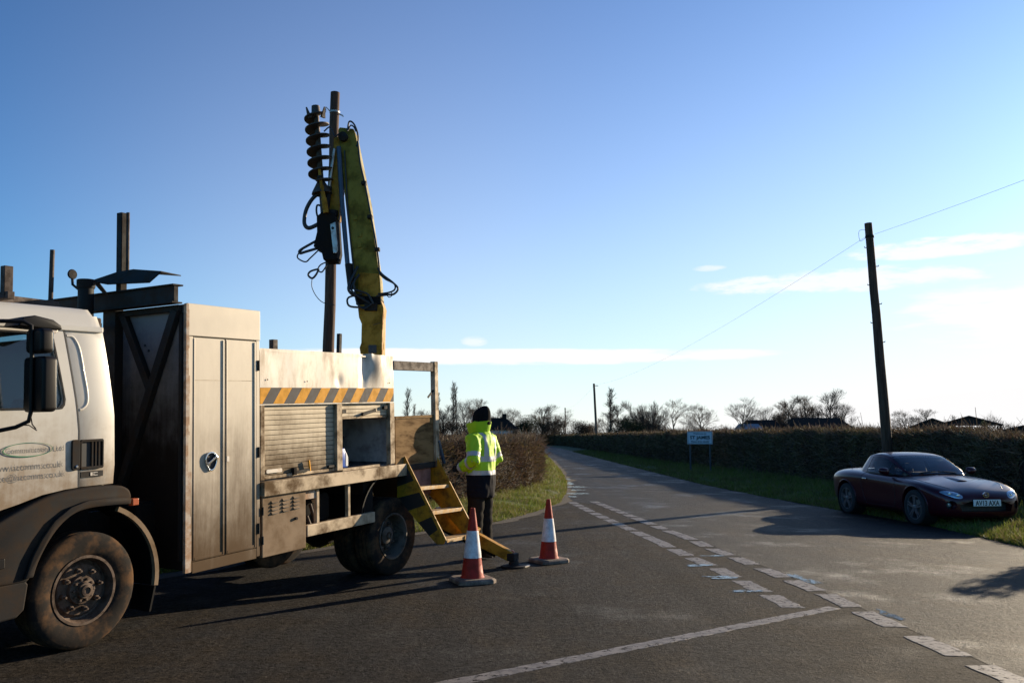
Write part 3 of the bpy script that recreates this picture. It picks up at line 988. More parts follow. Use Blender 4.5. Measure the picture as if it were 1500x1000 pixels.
dirt_edge([p for p in edgeL if p[1] < 60], 0.05, 0.30, 2, 0.0050)

# earth bank at the right-hand end of the hedge
eb = MB()
def bank_pt(u, v):
    x = 10.4 + 16 * u
    y = 15.2 + 5.5 * v + 1.5 * u
    hgt = 1.34 * math.sin(math.pi * min(1, max(0, v))) ** 0.55 * min(1, u * 9 + 0.25)
    return (x, y, -0.05 + hgt * (1 + 0.10 * mnoise.noise(Vector((x * 0.8, y * 0.8, 1)))) + 0.09 * mnoise.noise(Vector((x * 3, y * 3, 2))) * (hgt > 0.05))
eb.grid(90, 34, bank_pt)
tag(eb.build('earth_bank', 'bank_soil', smooth=50), kind='structure')

# ---------------------------------------------------------------- hedges
def hedge(name, label, face_pts, thick, height, n, seed, side, ymin=-50, ymax=400, twig_len=(0.10, 0.30), twig_w=0.007, leaf=0.35, up=0.5, batter=0.12, hfun=None):
    """clipped winter hedge: a dense core with thousands of twigs and dead leaves standing out of it.
    face_pts: the face towards the road; side: +1 when the body of the hedge lies to the left of the direction of travel"""
    rg = np.random.default_rng(seed)
    root = empty(name, (0, 0, 0))
    tag(root, label, 'hedge')
    P = resample(face_pts, 0.5)
    T = np.gradient(P, axis=0)
    T /= np.linalg.norm(T, axis=1)[:, None]
    Nn = np.c_[-T[:, 1], T[:, 0]] * side
    core = MB()
    prof = [(0.10, 0.0), (0.07, 0.4), (0.10, 0.75), (0.14 + batter, 0.93), (0.35, 0.97), (0.65, 0.97), (0.86, 0.92), (0.92, 0.6), (0.92, 0.0)]
    m = len(prof)
    vs, fs = [], []
    for i, (p, q) in enumerate(zip(P, Nn)):
        for k, (a, z) in enumerate(prof):
            jit = 0.10 * mnoise.noise(Vector((p[0] * 1.1, p[1] * 1.1, k * 3.1)))
            aa = a * thick + jit
            zz = z * height * (hfun(p[1]) if hfun else 1.0) * (1 + 0.09 * mnoise.noise(Vector((p[0] * 0.45, p[1] * 0.45, 9)))) + (0 if k in (0, m - 1) else jit * 0.4) - (0.05 if z == 0 else 0.06)
            vs.append((p[0] + q[0] * aa, p[1] + q[1] * aa, zz))
    for i in range(len(P) - 1):
        for k in range(m - 1):
            fs.append((i * m + k, (i + 1) * m + k, (i + 1) * m + k + 1, i * m + k + 1))
    fs.append(tuple(range(m)))
    fs.append(tuple(reversed(range((len(P) - 1) * m, len(P) * m))))
    core.add(vs, fs)
    core.build('core', 'hedge_core', root, smooth=60)
    # twigs over face, top and ends
    D = np.maximum(np.hypot(P[:, 0], P[:, 1]), 9.0)
    w = D ** -1.35
    def sample(cnt):
        idx = rg.choice(len(P) - 1, cnt, p=w[:-1] / w[:-1].sum())
        f = rg.random(cnt)[:, None]
        p = P[idx] * (1 - f) + P[idx + 1] * f
        q = Nn[idx]
        tt = T[idx]
        r = rg.random(cnt)
        a = np.where(r < 0.62, rg.uniform(-0.02, 0.24, cnt), rg.uniform(0.02, 1.0, cnt) * thick)
        z = np.where(r < 0.62, rg.random(cnt) ** 0.85 * height * 0.97, height * rg.uniform(0.86, 1.0, cnt))
        # ends
        if hfun:
            z = z * np.array([hfun(yy) for yy in p[:, 1]])
        z = z * (1 + 0.09 * np.array([mnoise.noise(Vector((xx * 0.45, yy * 0.45, 9))) for xx, yy in p]))
        bul = np.array([mnoise.noise(Vector((x * 1.4, y * 1.4, zz * 1.4))) for x, y, zz in zip(p[:, 0], p[:, 1], z)])
        a = a - 0.14 * bul + batter * np.clip(z / height, 0, 1) ** 3
        c = np.c_[p + q * a[:, None], z]
        dist = D[idx]
        outw = np.c_[-q, np.zeros(cnt)] * np.where(r < 0.62, 0.55, 0.1)[:, None]
        d = outw + rg.normal(0, 0.55, (cnt, 3)) + np.c_[np.zeros(cnt), np.zeros(cnt), np.full(cnt, up)]
        d /= np.linalg.norm(d, axis=1)[:, None]
        return c, d, dist
    nt_ = int(n * (1 - leaf))
    c, d, dist = sample(nt_)
    L = (rg.uniform(*twig_len, nt_) * np.where(rg.random(nt_) < 0.03, 2.2, 1.0))[:, None]
    s = np.cross(d, rg.normal(0, 1, (nt_, 3)))
    s /= np.linalg.norm(s, axis=1)[:, None]
    wv = (twig_w * (0.6 + 0.8 * rg.random(nt_)) * (0.6 + dist / 30.0))[:, None]
    V = np.stack([c - s * wv, c + s * wv, c + d * L + s * wv * 0.4, c + d * L - s * wv * 0.4], 1)
    tw = link_mesh('twigs', np_mesh('twigs', V.reshape(-1, 3), np.arange(4 * nt_).reshape(-1, 4), 4), 'hedge_twig', root)
    tw['kind'] = 'stuff'
    nl = n - nt_
    c, d, dist = sample(nl)
    s = np.cross(d, rg.normal(0, 1, (nl, 3)))
    s /= np.linalg.norm(s, axis=1)[:, None]
    sz = (rg.uniform(0.018, 0.040, nl) * (0.7 + dist / 40.0))[:, None]
    c = c + d * rg.uniform(0, 0.1, (nl, 1))
    V = np.stack([c, c + d * sz + s * sz * 0.55, c + d * sz * 2.0, c + d * sz - s * sz * 0.55], 1)
    lf = link_mesh('leaves', np_mesh('leaves', V.reshape(-1, 3), np.arange(4 * nl).reshape(-1, 4), 4), 'hedge_leaf', root)
    lf['kind'] = 'stuff'
    return root

hedge('hedge', 'brown clipped hedge on the left corner behind the worker in yellow', HEDGE_L, 1.15, 1.36, 130000, 21, +1, twig_w=0.006)
hedge('hedge', 'long dark clipped hedge on the right behind the village sign and car', [(x, y) for y, x in HEDGE_R], 1.1, 1.68, 190000, 22, -1, twig_w=0.007, leaf=0.5, up=0.3, hfun=lambda y: float(np.interp(y, [16, 18.5, 21, 26, 60], [0.84, 0.88, 0.93, 0.97, 1.0])))
hedge('hedge', 'low far hedge crossing the fields below the white bungalow', [(-70, 128), (-30, 132), (-8, 131), (1.2, 128)], 1.2, 1.75, 9000, 23, +1, twig_w=0.02, leaf=0.4)

# far-off scrub and wood along the skyline, one soft mass
def skyline(n, seed):
    rg = np.random.default_rng(seed)
    az_ = rg.uniform(R(-14), R(36), n)
    dist = rg.uniform(165, 190, n)
    x, y = np.sin(az_) * dist, np.cos(az_) * dist
    hmax = np.array([3.0 + 2.6 * mnoise.noise(Vector((a * 22, 0, seed))) + 1.6 * mnoise.noise(Vector((a * 70, 3, seed))) for a in az_])
    z = rg.random(n) ** 1.25 * np.maximum(hmax, 1.2)
    c = np.c_[x, y, z]
    d = rg.normal(0, 0.5, (n, 3)) + np.array([0, 0, 0.9])
    d /= np.linalg.norm(d, axis=1)[:, None]
    s_ = np.cross(d, rg.normal(0, 1, (n, 3))); s_ /= np.linalg.norm(s_, axis=1)[:, None]
    L = rg.uniform(0.5, 1.3, n)[:, None]
    w = rg.uniform(0.012, 0.03, n)[:, None]
    V = np.stack([c - s_ * w, c + s_ * w, c + d * L + s_ * w * 0.3, c + d * L - s_ * w * 0.3], 1)
    o = link_mesh('far_wood', np_mesh('far_wood', V.reshape(-1, 3), np.arange(4 * n).reshape(-1, 4), 4), 'scrub')
    return tag(o, 'soft brown line of far scrub and wood along the skyline', 'wood', kind='stuff')
skyline(60000, 77)
# ---------------------------------------------------------------- winter trees
TREE = {   # length, radius and children of each order of branching, angle from the parent, upward pull
    'round':   dict(L=[0.62, 0.44, 0.24, 0.14, 0.085], n=[9, 7, 6, 4], ang=(35, 62), up=0.22, first=0.34, stems=1, r=0.021),
    'tall':    dict(L=[0.88, 0.36, 0.21, 0.13, 0.08], n=[12, 6, 5, 4], ang=(26, 46), up=0.35, first=0.22, stems=1, r=0.018),
    'thicket': dict(L=[0.80, 0.34, 0.20, 0.12], n=[10, 8, 6], ang=(18, 40), up=0.40, first=0.12, stems=6, r=0.010),
    'open':    dict(L=[0.74, 0.42, 0.24, 0.15, 0.09], n=[8, 5, 5, 4], ang=(32, 54), up=0.30, first=0.36, stems=1, r=0.017),
    'poplar':  dict(L=[1.0, 0.22, 0.11, 0.06], n=[52, 6, 3], ang=(13, 22), up=0.10, first=0.12, stems=1, r=0.014),
}
def grow(seed, kind):
    """skeleton of a bare tree: list of (p0, p1, r0, r1, level)"""
    rg = random.Random(seed)
    segs = []
    P = TREE[kind]
    def perp(d):
        v = Vector((rg.gauss(0, 1), rg.gauss(0, 1), rg.gauss(0, 1)))
        v -= d * v.dot(d)
        return v.normalized()
    def branch(p, d, L, r, lev):
        n = 7 if lev == 0 else (4 if lev < 3 else 2)
        pts = [p]
        dirs = [d]
        for i in range(n):
            d = (d + perp(d) * rg.uniform(0, 0.10 if lev == 0 else 0.20) + Vector((0, 0, P['up'] * (0.06 if lev == 0 else 0.22)))).normalized()
            q = pts[-1] + d * L / n
            segs.append((pts[-1], q, max(0.0011, r * (1 - 0.75 * i / n)), max(0.0008, r * (1 - 0.75 * (i + 1) / n)), lev))
            pts.append(q); dirs.append(d)
        if lev >= len(P['n']):
            return
        k = P['n'][lev]
        for c in range(k):
            t = (P['first'] if lev == 0 else 0.25) + (1 - (P['first'] if lev == 0 else 0.25)) * (c + rg.random()) / k
            t = min(t, 0.995)
            i = int(t * n)
            q = pts[i].lerp(pts[i + 1], t * n - i)
            dd = dirs[i + 1]
            a = R(rg.uniform(*P['ang'])) * (1.15 - 0.45 * t)
            cd_ = (dd * math.cos(a) + perp(dd) * math.sin(a) + Vector((0, 0, P['up'] * 0.5))).normalized()
            Lc = P['L'][lev + 1] * rg.uniform(0.6, 1.1) * (1.15 - 0.62 * t)
            branch(q, cd_, Lc, r * (0.48 if kind != 'poplar' or lev else 0.22) * (1.1 - 0.45 * t), lev + 1)
    for s in range(P['stems']):
        d0 = Vector((0, 0, 1)) if P['stems'] == 1 else Vector((rg.gauss(0, 0.20), rg.gauss(0, 0.20), 1)).normalized()
        branch(Vector((0, 0, 0)), d0, P['L'][0] * (1 if P['stems'] == 1 else rg.uniform(0.7, 1.1)), P['r'], 0)
    return segs

def seg_mesh(name, segs, n):
    if not segs:
        segs = [(Vector((0, 0, 0)), Vector((0, 0, 0.01)), 0.001, 0.001, 0)]
    p0 = np.array([s[0] for s in segs]); p1 = np.array([s[1] for s in segs])
    r0 = np.array([s[2] for s in segs]); r1 = np.array([s[3] for s in segs])
    d = p1 - p0
    d /= np.maximum(np.linalg.norm(d, axis=1), 1e-9)[:, None]
    ref = np.where(np.abs(d[:, 2:3]) > 0.9, np.array([[1.0, 0, 0]]), np.array([[0, 0, 1.0]]))
    a = np.cross(d, ref); a /= np.linalg.norm(a, axis=1)[:, None]
    b = np.cross(d, a)
    V, F = [], []
    m = len(segs)
    ring0, ring1 = [], []
    for k in range(n):
        t = 2 * math.pi * k / n
        o = a * math.cos(t) + b * math.sin(t)
        ring0.append(p0 + o * r0[:, None]); ring1.append(p1 + o * r1[:, None])
    V = np.stack(ring0 + ring1, 1).reshape(-1, 3)
    base = (np.arange(m) * 2 * n)[:, None]
    F = np.concatenate([np.c_[base + k, base + (k + 1) % n, base + n + (k + 1) % n, base + n + k] for k in range(n)])
    return np_mesh(name, V, F, 4)

def tree_kind(seed, kind, rtwig=1.0):
    segs = grow(seed, kind)
    top = max(max(s[0].z, s[1].z) for s in segs)
    segs = [(s[0] / top, s[1] / top, s[2] / top, s[3] / top, s[4]) for s in segs]
    lo = [s for s in segs if s[4] <= 1]
    hi = [(s[0], s[1], s[2] * rtwig, s[3] * rtwig, s[4]) for s in segs if s[4] > 1]
    a, b = seg_mesh('trunk', lo, 6), seg_mesh('crown', hi, 3)
    a.materials.append(MATS['bark']); b.materials.append(MATS['twig'])
    xy = np.array([[s[1].x, s[1].y] for s in segs])
    wid = np.percentile(np.abs(xy), 97) * 2
    return a, b, wid

TK = {}
for nm, sd, kd in [('round0', 3, 'round'), ('round1', 8, 'round'), ('tall0', 5, 'tall'), ('tall1', 14, 'tall'), ('thicket0', 2, 'thicket'), ('thicket1', 9, 'thicket'), ('open0', 4, 'open'), ('open1', 17, 'open'), ('poplar0', 6, 'poplar'), ('poplar1', 12, 'poplar')]:
    TK[nm] = tree_kind(sd, kd)

def tree(name, kind, x, y, h, width, rz, label, group='bare trees along the skyline'):
    t = empty(name, (x, y, -0.03), rz)
    a, b, wid = TK[kind]
    sx = width / (wid * 1.0)
    for nm, me in (('trunk', a), ('crown', b)):
        share(nm, me, t, scale=(sx, sx, h))
    return tag(t, label, 'tree', group)

def leafy(name, label, x, y, w, dep, h, n, seed, cat='bush', base=0.0, m='ivy_leaf', stem=True, ls=0.16):
    """evergreen or ivy-clad mass: leaves spread through lumpy lobes, with a stem"""
    rg = np.random.default_rng(seed)
    t = empty(name, (x, y, 0))
    tag(t, label, cat)
    lob = [(rg.normal(0, w * 0.22), rg.normal(0, dep * 0.2), (base / h + rg.uniform(0.25, 0.78) * (1 - base / h)) * h, rg.uniform(0.22, 0.36)) for _ in range(9)]
    lob.append((0, 0, base * 0.55 + 0.45 * h, 0.4)); lob.append((0, 0, 0.7 * h, 0.3))
    which = rg.integers(0, len(lob), n)
    C = np.array(lob)[which]
    d = rg.normal(0, 1, (n, 3)); d /= np.linalg.norm(d, axis=1)[:, None]
    rad = rg.random(n) ** 0.4
    p = np.c_[C[:, 0] + d[:, 0] * C[:, 3] * w * 0.9 * rad, C[:, 1] + d[:, 1] * C[:, 3] * dep * 0.9 * rad, C[:, 2] + d[:, 2] * C[:, 3] * h * 0.8 * rad]
    p[:, 2] = np.clip(p[:, 2], 0.05 + base, h)
    u_ = rg.normal(0, 1, (n, 3)); u_ /= np.linalg.norm(u_, axis=1)[:, None]
    v_ = np.cross(u_, d); v_ /= np.maximum(np.linalg.norm(v_, axis=1), 1e-6)[:, None]
    s = rg.uniform(0.5, 1.0, n)[:, None] * ls
    V = np.stack([p - u_ * s, p + v_ * s * 0.6, p + u_ * s, p - v_ * s * 0.6], 1)
    o = link_mesh('foliage', np_mesh('foliage', V.reshape(-1, 3), np.arange(4 * n).reshape(-1, 4), 4), m, t)
    MB().tube([(0, 0, -0.05), (0.02 * h, 0, h * 0.3), (0, 0.02 * h, h * 0.65)], [0.035 * h, 0.026 * h, 0.01 * h], 7).build('stem', 'bark', t, smooth=60)
    return t

# kind, x, y, height, crown width, turn, label  (distances estimated from height and haze)
TREES = [
    ('poplar_tree', 'poplar0', -18.9, 150, 10.6, 1.7, 0.3, 'tall thin poplar seen through the truck\'s rear frame'),
    ('poplar_tree', 'poplar1', -18.1, 152, 7.6, 1.4, 1.1, 'short thin poplar just right of the one in the rear frame'),
    ('poplar_tree', 'poplar1', -14.0, 150, 9.6, 1.5, 2.0, 'thin poplar rising just right of the rear frame post'),
    ('bare_tree', 'round0', -15.4, 151, 6.8, 5.2, 0.2, 'bare spreading tree behind the rear frame post'),
    ('bare_tree', 'tall0', -12.0, 146, 7.2, 5.0, 0.9, 'bare tree left of the pair of tall poplars'),
    ('poplar_tree', 'poplar0', -10.8, 150, 11.8, 1.7, 2.2, 'taller of the two poplars left of the worker\'s hat'),
    ('poplar_tree', 'poplar1', -9.8, 149, 10.6, 1.4, 0.2, 'shorter of the two poplars left of the worker\'s hat'),
    ('bare_tree', 'round1', -8.4, 147, 8.3, 5.0, 1.4, 'rounded bare tree right of the two tall poplars'),
    ('bare_tree', 'tall1', -5.6, 150, 8.7, 4.4, 0.5, 'bare tree rising straight above the worker\'s hat'),
    ('bare_tree', 'round0', -2.6, 160, 7.3, 4.6, 2.6, 'bare tree behind the bungalow chimney'),
    ('bare_tree', 'round1', 0.0, 158, 7.1, 5.0, 3.1, 'bare tree right behind the bungalow gable'),
    ('bare_tree', 'tall0', 5.3, 158, 7.8, 6.8, 1.9, 'broad bare tree behind the dark evergreen at the road end'),
    ('bare_tree', 'open0', 9.4, 152, 6.6, 3.2, 0.4, 'faint open tree behind the farthest pole'),
    ('bare_tree', 'thicket1', 13.2, 149, 4.9, 4.2, 0.9, 'low bare tree left of the middle distance pole'),
    ('poplar_tree', 'poplar0', 14.1, 121, 8.9, 1.9, 1.9, 'narrow poplar just right of the middle distance pole'),
    ('bare_tree', 'tall1', 15.6, 120, 6.6, 4.0, 1.2, 'bare tree between the right poplar and the dense thicket'),
    ('bare_tree', 'thicket0', 19.4, 119, 7.0, 5.2, 0.0, 'dense many stemmed bare thicket tree left of the village sign'),
    ('bare_tree', 'open1', 23.4, 120, 7.1, 5.2, 0.6, 'open branched bare tree with one dark trunk above the hedge'),
    ('bare_tree', 'round0', 27.5, 120, 6.5, 5.2, 1.0, 'round topped bare tree directly behind the village sign'),
    ('bare_tree', 'open0', 33.1, 120, 7.4, 4.6, 2.0, 'pale open bare tree with bushy foot right of the village sign'),
    ('bare_tree', 'round1', 40.2, 132, 6.4, 4.4, 0.1, 'small bare tree above the low roof left of the large tree clump'),
    ('bare_tree', 'tall0', 42.8, 129, 8.0, 5.2, 0.8, 'bare tree at the left of the large clump by the barn'),
    ('bare_tree', 'tall1', 45.6, 130, 8.0, 5.2, 2.8, 'bare tree in the middle of the large clump by the barn'),
    ('bare_tree', 'tall0', 49.5, 131, 9.2, 5.6, 1.6, 'tallest bare tree of the large clump behind the barn'),
    ('bare_tree', 'round1', 51.9, 130, 6.9, 4.4, 2.2, 'rightmost bare tree of the clump behind the barn'),
    ('bare_tree', 'round0', 61.6, 130, 5.9, 5.0, 0.7, 'rounded bare tree just right of the near telegraph pole'),
    ('bare_tree', 'tall1', 65.6, 131, 6.1, 4.0, 0.3, 'bare tree behind the low farm shed roof'),
    ('bare_tree', 'thicket1', 68.0, 132, 5.0, 3.2, 0.3, 'small twiggy tree behind the open farm shed'),
    ('bare_tree', 'round1', -13.4, 156, 6.4, 5.0, 1.7, 'low bare tree filling the gap left of the two tall poplars'),
    ('bare_tree', 'tall1', -7.2, 158, 7.4, 4.4, 2.4, 'slim bare tree behind the rounded one right of the tall poplars'),
    ('bare_tree', 'thicket0', 7.4, 152, 6.0, 5.0, 0.4, 'twiggy bare tree just right of the dark evergreen at the road end'),
    ('bare_tree', 'thicket1', 17.6, 124, 5.6, 4.6, 2.1, 'twiggy tree behind the dark evergreen below the right poplar'),
    ('bare_tree', 'thicket0', 20.8, 124, 6.0, 4.6, 1.5, 'second twiggy thicket tree left of the open branched tree'),
    ('bare_tree', 'thicket1', 44.2, 133, 6.8, 5.2, 2.7, 'twiggy tree in the left heart of the large clump'),
    ('bare_tree', 'thicket0', 47.6, 134, 7.4, 5.2, 0.6, 'twiggy tree in the right heart of the large clump'),
    ('bare_tree', 'tall1', 37.6, 131, 5.2, 3.6, 2.2, 'small bare tree over the lowest barn roof'),
]
for nm, kd, x, y, h, w, rz, lb in TREES:
    tree(nm, kd, x, y, h, w, rz, lb, 'poplars on the skyline' if 'poplar' in nm else 'bare trees on the skyline')

BUSH = [
    ('evergreen_bush', 'dark evergreen bush at the end of the road right of the bungalow', 2.7, 150, 6.4, 4, 6.0, 5200, 31),
    ('evergreen_bush', 'dark evergreen bush below the right poplar', 16.6, 117, 5.2, 3, 4.4, 4200, 32),
    ('scrub_bush', 'low brown scrub bush at the far bend of the road', 7.6, 148, 7.5, 3, 5.0, 4200, 33),
    ('scrub_bush', 'low brown scrub bush below the farthest pole', 11.4, 142, 6.0, 3, 4.4, 3400, 34),
    ('scrub_bush', 'low scrub between the dense thicket and the open tree', 22.0, 119, 3.4, 2.4, 3.2, 1500, 35),
    ('scrub_bush', 'dense brown scrub round the foot of the thicket tree', 19.4, 121, 5.0, 3, 4.6, 3200, 46),
    ('scrub_bush', 'rounded scrub bush behind the right edge of the village sign', 29.8, 119, 5.5, 3, 3.4, 2000, 36),
    ('scrub_bush', 'reddish scrub bush under the round topped tree', 26.4, 119, 3.8, 2.4, 3.2, 1500, 37),
    ('scrub_bush', 'dark scrub filling the foot of the large tree clump', 45.2, 127, 6.5, 3, 4.8, 2800, 38),
    ('evergreen_bush', 'dark rounded bush at the right end of the barn', 48.7, 119, 1.9, 1.8, 3.6, 1300, 39),
    ('scrub_bush', 'small scrub left of the near telegraph pole', 51.6, 120, 1.7, 1.2, 2.5, 500, 40),
    ('scrub_bush', 'dark scrub behind the left hedge under the tall poplars', -10.0, 138, 9.0, 3, 4.7, 4600, 41),
    ('scrub_bush', 'dark scrub behind the rear frame post of the truck', -16.5, 138, 7.0, 3, 4.2, 3000, 42),
    ('scrub_bush', 'dark scrub mass directly left of the worker below the rounded bare tree', -6.6, 141, 4.4, 3, 3.9, 2200, 47),
    ('scrub_bush', 'low dark scrub between the bungalow and the evergreen bush', 0.6, 140, 3.0, 3, 3.1, 1300, 48),
    ('evergreen_bush', 'clipped dark bush standing beside the open farm shed post', 70.6, 124, 1.5, 1.5, 4.1, 1000, 43),
    ('scrub_bush', 'low scrub right of the near telegraph pole', 60.0, 124, 4.6, 2.4, 3.4, 1500, 44),
]
for nm, lb, x, y, w, dp, h, n, sd in BUSH:
    leafy(nm, lb, x, y, w, dp, h, int(n * 1.8), sd, 'bush', m='ivy_leaf' if 'evergreen' in nm else 'scrub', ls=0.10)

# tree whose shadow falls across the road at the right edge of the picture
ob = leafy('roadside_bush', 'leafy roadside bush just outside the right edge of the picture', 9.7, 12.5, 1.05, 1.0, 1.7, 5200, 60, 'bush', base=0.75, ls=0.055)

# ---------------------------------------------------------------- far buildings
def window(parent, x0, x1, y, z0, z1):
    f = MB().plate([(x0 - .06, z0 - .06), (x1 + .06, z0 - .06), (x1 + .06, z1 + .06), (x0 - .06, z1 + .06)], [[(x0, z0), (x1, z0), (x1, z1), (x0, z1)]], y - .05, y + .02).build('window', 'white_plastic', parent)
    MB().box(x0, x1, y - .02, y + .005, z0, z1).build('pane', 'window_dark', f)

h1 = empty('bungalow', (-3.1, 146, 0))
tag(h1, 'white walled bungalow with dark hipped roof and chimney behind the worker', 'house')
MB().box(-3.4, 4.0, 0, 7, -0.1, 2.75).build('wall', 'house_wall', h1)
rf = MB().add([(-3.9, -.5, 2.7), (4.5, -.5, 2.7), (4.5, 7.5, 2.7), (-3.9, 7.5, 2.7), (-1.2, 3.5, 4.9), (2.0, 3.5, 4.9)],
              [(0, 1, 5, 4), (1, 2, 5), (2, 3, 4, 5), (3, 0, 4), (3, 2, 1, 0)]).build('roof', 'house_roof', h1)
MB().box(1.3, 2.1, 3.0, 3.9, 4.2, 5.6).build('chimney', 'house_roof', rf)
window(h1, 2.2, 3.4, 0, 1.0, 2.1)
window(h1, -2.2, -0.8, 0, 1.0, 2.1)
MB().box(0.4, 1.3, -0.03, 0.02, 0, 2.0).build('door', 'house_roof', h1)

def barn(name, label, x, y, L, D, zw, zr, wall, roof, hip=0.0, rz=0.0):
    t = empty(name, (x, y, 0), rz)
    tag(t, label, 'barn')
    MB().box(-L / 2, L / 2, 0, D, -0.1, zw).build('wall', wall, t)
    e = 0.35
    MB().add([(-L / 2 - e, -e, zw - .1), (L / 2 + e, -e, zw - .1), (L / 2 + e, D + e, zw - .1), (-L / 2 - e, D + e, zw - .1), (-L / 2 - e + hip, D / 2, zr), (L / 2 + e - hip, D / 2, zr)],
             [(0, 1, 5, 4), (1, 2, 5), (2, 3, 4, 5), (3, 0, 4), (3, 2, 1, 0)]).build('roof', roof, t)
    return t
b1 = barn('farm_barn', 'long low dark roofed barn in front of the large tree clump', 44.2, 118, 7.4, 6, 2.9, 4.25, 'shed_wall', 'house_roof', 0.7)
window(b1, -2.6, -1.6, 0, 1.2, 2.0)
b2 = barn('farm_barn', 'small dark roofed barn left of the long barn', 37.2, 122, 4.0, 5, 2.9, 4.0, 'shed_wall', 'house_roof', 0.2)
MB().box(-0.6, 0.7, -0.03, 0.02, 0, 2.1).build('door', 'chassis_black', b2)
b2b = barn('farm_barn', 'lowest grey barn roof at the left end of the farm buildings', 34.9, 121, 2.4, 4, 2.7, 3.4, 'shed_wall', 'shed_blue', 0.1)
MB().box(-0.5, 0.4, -0.03, 0.02, 0, 1.9).build('door', 'chassis_black', b2b)

def gable_shed(name, label, x, y, W, D, zw, zr, open_front, rz=0.0, front='shed_wall', hang=0.0):
    """shed seen gable-on: ridge runs away from the viewer"""
    t = empty(name, (x, y, 0), rz)
    tag(t, label, 'shed')
    rt = 0.18
    roof = MB()
    for s in (-1, 1):
        roof.add([(0, -.4, zr), (s * (W / 2 + .3), -.4, zw), (s * (W / 2 + .3), D, zw), (0, D, zr), (0, -.4, zr - rt), (s * (W / 2 + .3), -.4, zw - rt), (s * (W / 2 + .3), D, zw - rt), (0, D, zr - rt)],
                 [(0, 1, 2, 3), (7, 6, 5, 4), (0, 4, 5, 1), (1, 5, 6, 2), (2, 6, 7, 3), (3, 7, 4, 0)])
    roof.build('roof', 'shed_roof', t)
    if open_front:
        MB().prism([(-W / 2, zw - .2), (W / 2, zw - .2), (0, zr - .2)], 0, 0.1).build('gable', front, t)
        for px in (-W / 2 + .1, W / 2 - 1.9, W / 2 - .1):
            for py in (0.2, D - .3):
                MB().box(px - .12, px + .12, py - .12, py + .12, -.1, zw - .15).build('post', 'dark_steel', t)
        MB().box(-W / 2, W / 2 - 2.0, D - .15, D, -.1, zw - 1.0).build('back_wall', 'shed_blue', t)
    else:
        MB().prism([(-W / 2, -.1), (W / 2, -.1), (W / 2, zw - .1), (0, zr - .15), (-W / 2, zw - .1)], 0, D - .1).build('wall', front, t)
    return t
gable_shed('farm_shed', 'low pitched farm shed left of the open sided shed', 60.6, 120, 5.4, 9, 3.0, 4.2, False, R(-26))
gable_shed('farm_shed', 'open sided farm shed with steel posts right of the pole', 70.3, 128, 8.4, 10, 3.4, 4.75, True, R(-28))
gable_shed('farm_shed', 'dark farm shed cut by the right edge of the picture', 66.8, 106, 8.4, 10, 2.25, 3.35, False, R(-30), front='shed_wall')

# ---------------------------------------------------------------- telegraph poles and wires
def pole(name, label, base, top, r0, r1, m='pole_wood', fittings=True, group=None):
    t = empty(name, base)
    tag(t, label, 'pole', group)
    b, e = Vector((0, 0, -0.15)), Vector(top) - Vector(base)
    rg = random.Random(sum(map(ord, label)))
    path, rad = [], []
    for i in range(13):
        k = i / 12
        path.append(b.lerp(e, k) + Vector((rg.gauss(0, 0.004), rg.gauss(0, 0.004), 0)))
        rad.append(r0 + (r1 - r0) * k)
    MB().tube(path, rad, 16).build('shaft', m, t, smooth=50)
    return t, e

pa, ea = pole('telegraph_pole', 'dark wooden telegraph pole standing beside the parked maroon car', (9.66, 21.4, 0), (9.42, 21.4, 7.06), 0.135, 0.095)
for z, s in ((5.9, 1), (5.4, -1), (4.9, 1), (4.4, -1), (3.9, 1), (6.4, -1)):
    k = z / 7.06
    c = Vector((ea.x * k, 0, z))
    MB().tube([c, c + Vector((s * 0.16, -0.01, 0)), c + Vector((s * 0.165, -0.01, 0.03))], 0.011, 6).build('step_bolt', 'dark_steel', pa)
MB().lathe([(0.104, 6.66), (0.112, 6.67), (0.112, 6.72), (0.103, 6.73)], 16, (ea.x * 0.945, 0, 0)).build('band', 'dark_steel', pa, smooth=40)

pb, eb_ = pole('telegraph_pole', 'brown wooden telegraph pole being set behind the truck\'s crane', (-3.17, 14.25, 0), (-3.17, 14.25, 7.58), 0.112, 0.082)
MB().lathe([(0.085, 7.19), (0.092, 7.195), (0.092, 7.225), (0.085, 7.23)], 16).build('band', 'bare_steel', pb, smooth=40)
for s in (-1, 1):
    MB().tube([(s * 0.085, -0.02, 7.2 - 0.03 * s), (s * 0.15, -0.03, 7.22 - 0.08 * s), (s * 0.16, -0.03, 7.16 - 0.04 * s)], 0.012, 6).build('hook', 'bare_steel', pb)

pc, ec = pole('telegraph_pole', 'slim telegraph pole in the middle distance above the right hedge', (9.0, 88, 0), (8.7, 88, 7.1), 0.14, 0.11, 'far_pole_wood')
pd, ed = pole('telegraph_pole', 'small farther telegraph pole left of the middle distance one', (10.1, 158, 0), (10.1, 158, 7.0), 0.14, 0.10, 'far_pole_wood')
pe, ee = pole('telegraph_pole', 'tiny farthest telegraph pole left of the farther one', (8.7, 205, 0), (8.7, 205, 6.4), 0.13, 0.10, 'far_pole_wood')
for p_, z in ((pc, 6.9), (pd, 6.85), (pe, 6.25)):
    MB().box(-0.16, 0.16, -0.05, 0.05, z - 0.06, z).build('bracket', 'dark_steel', p_)

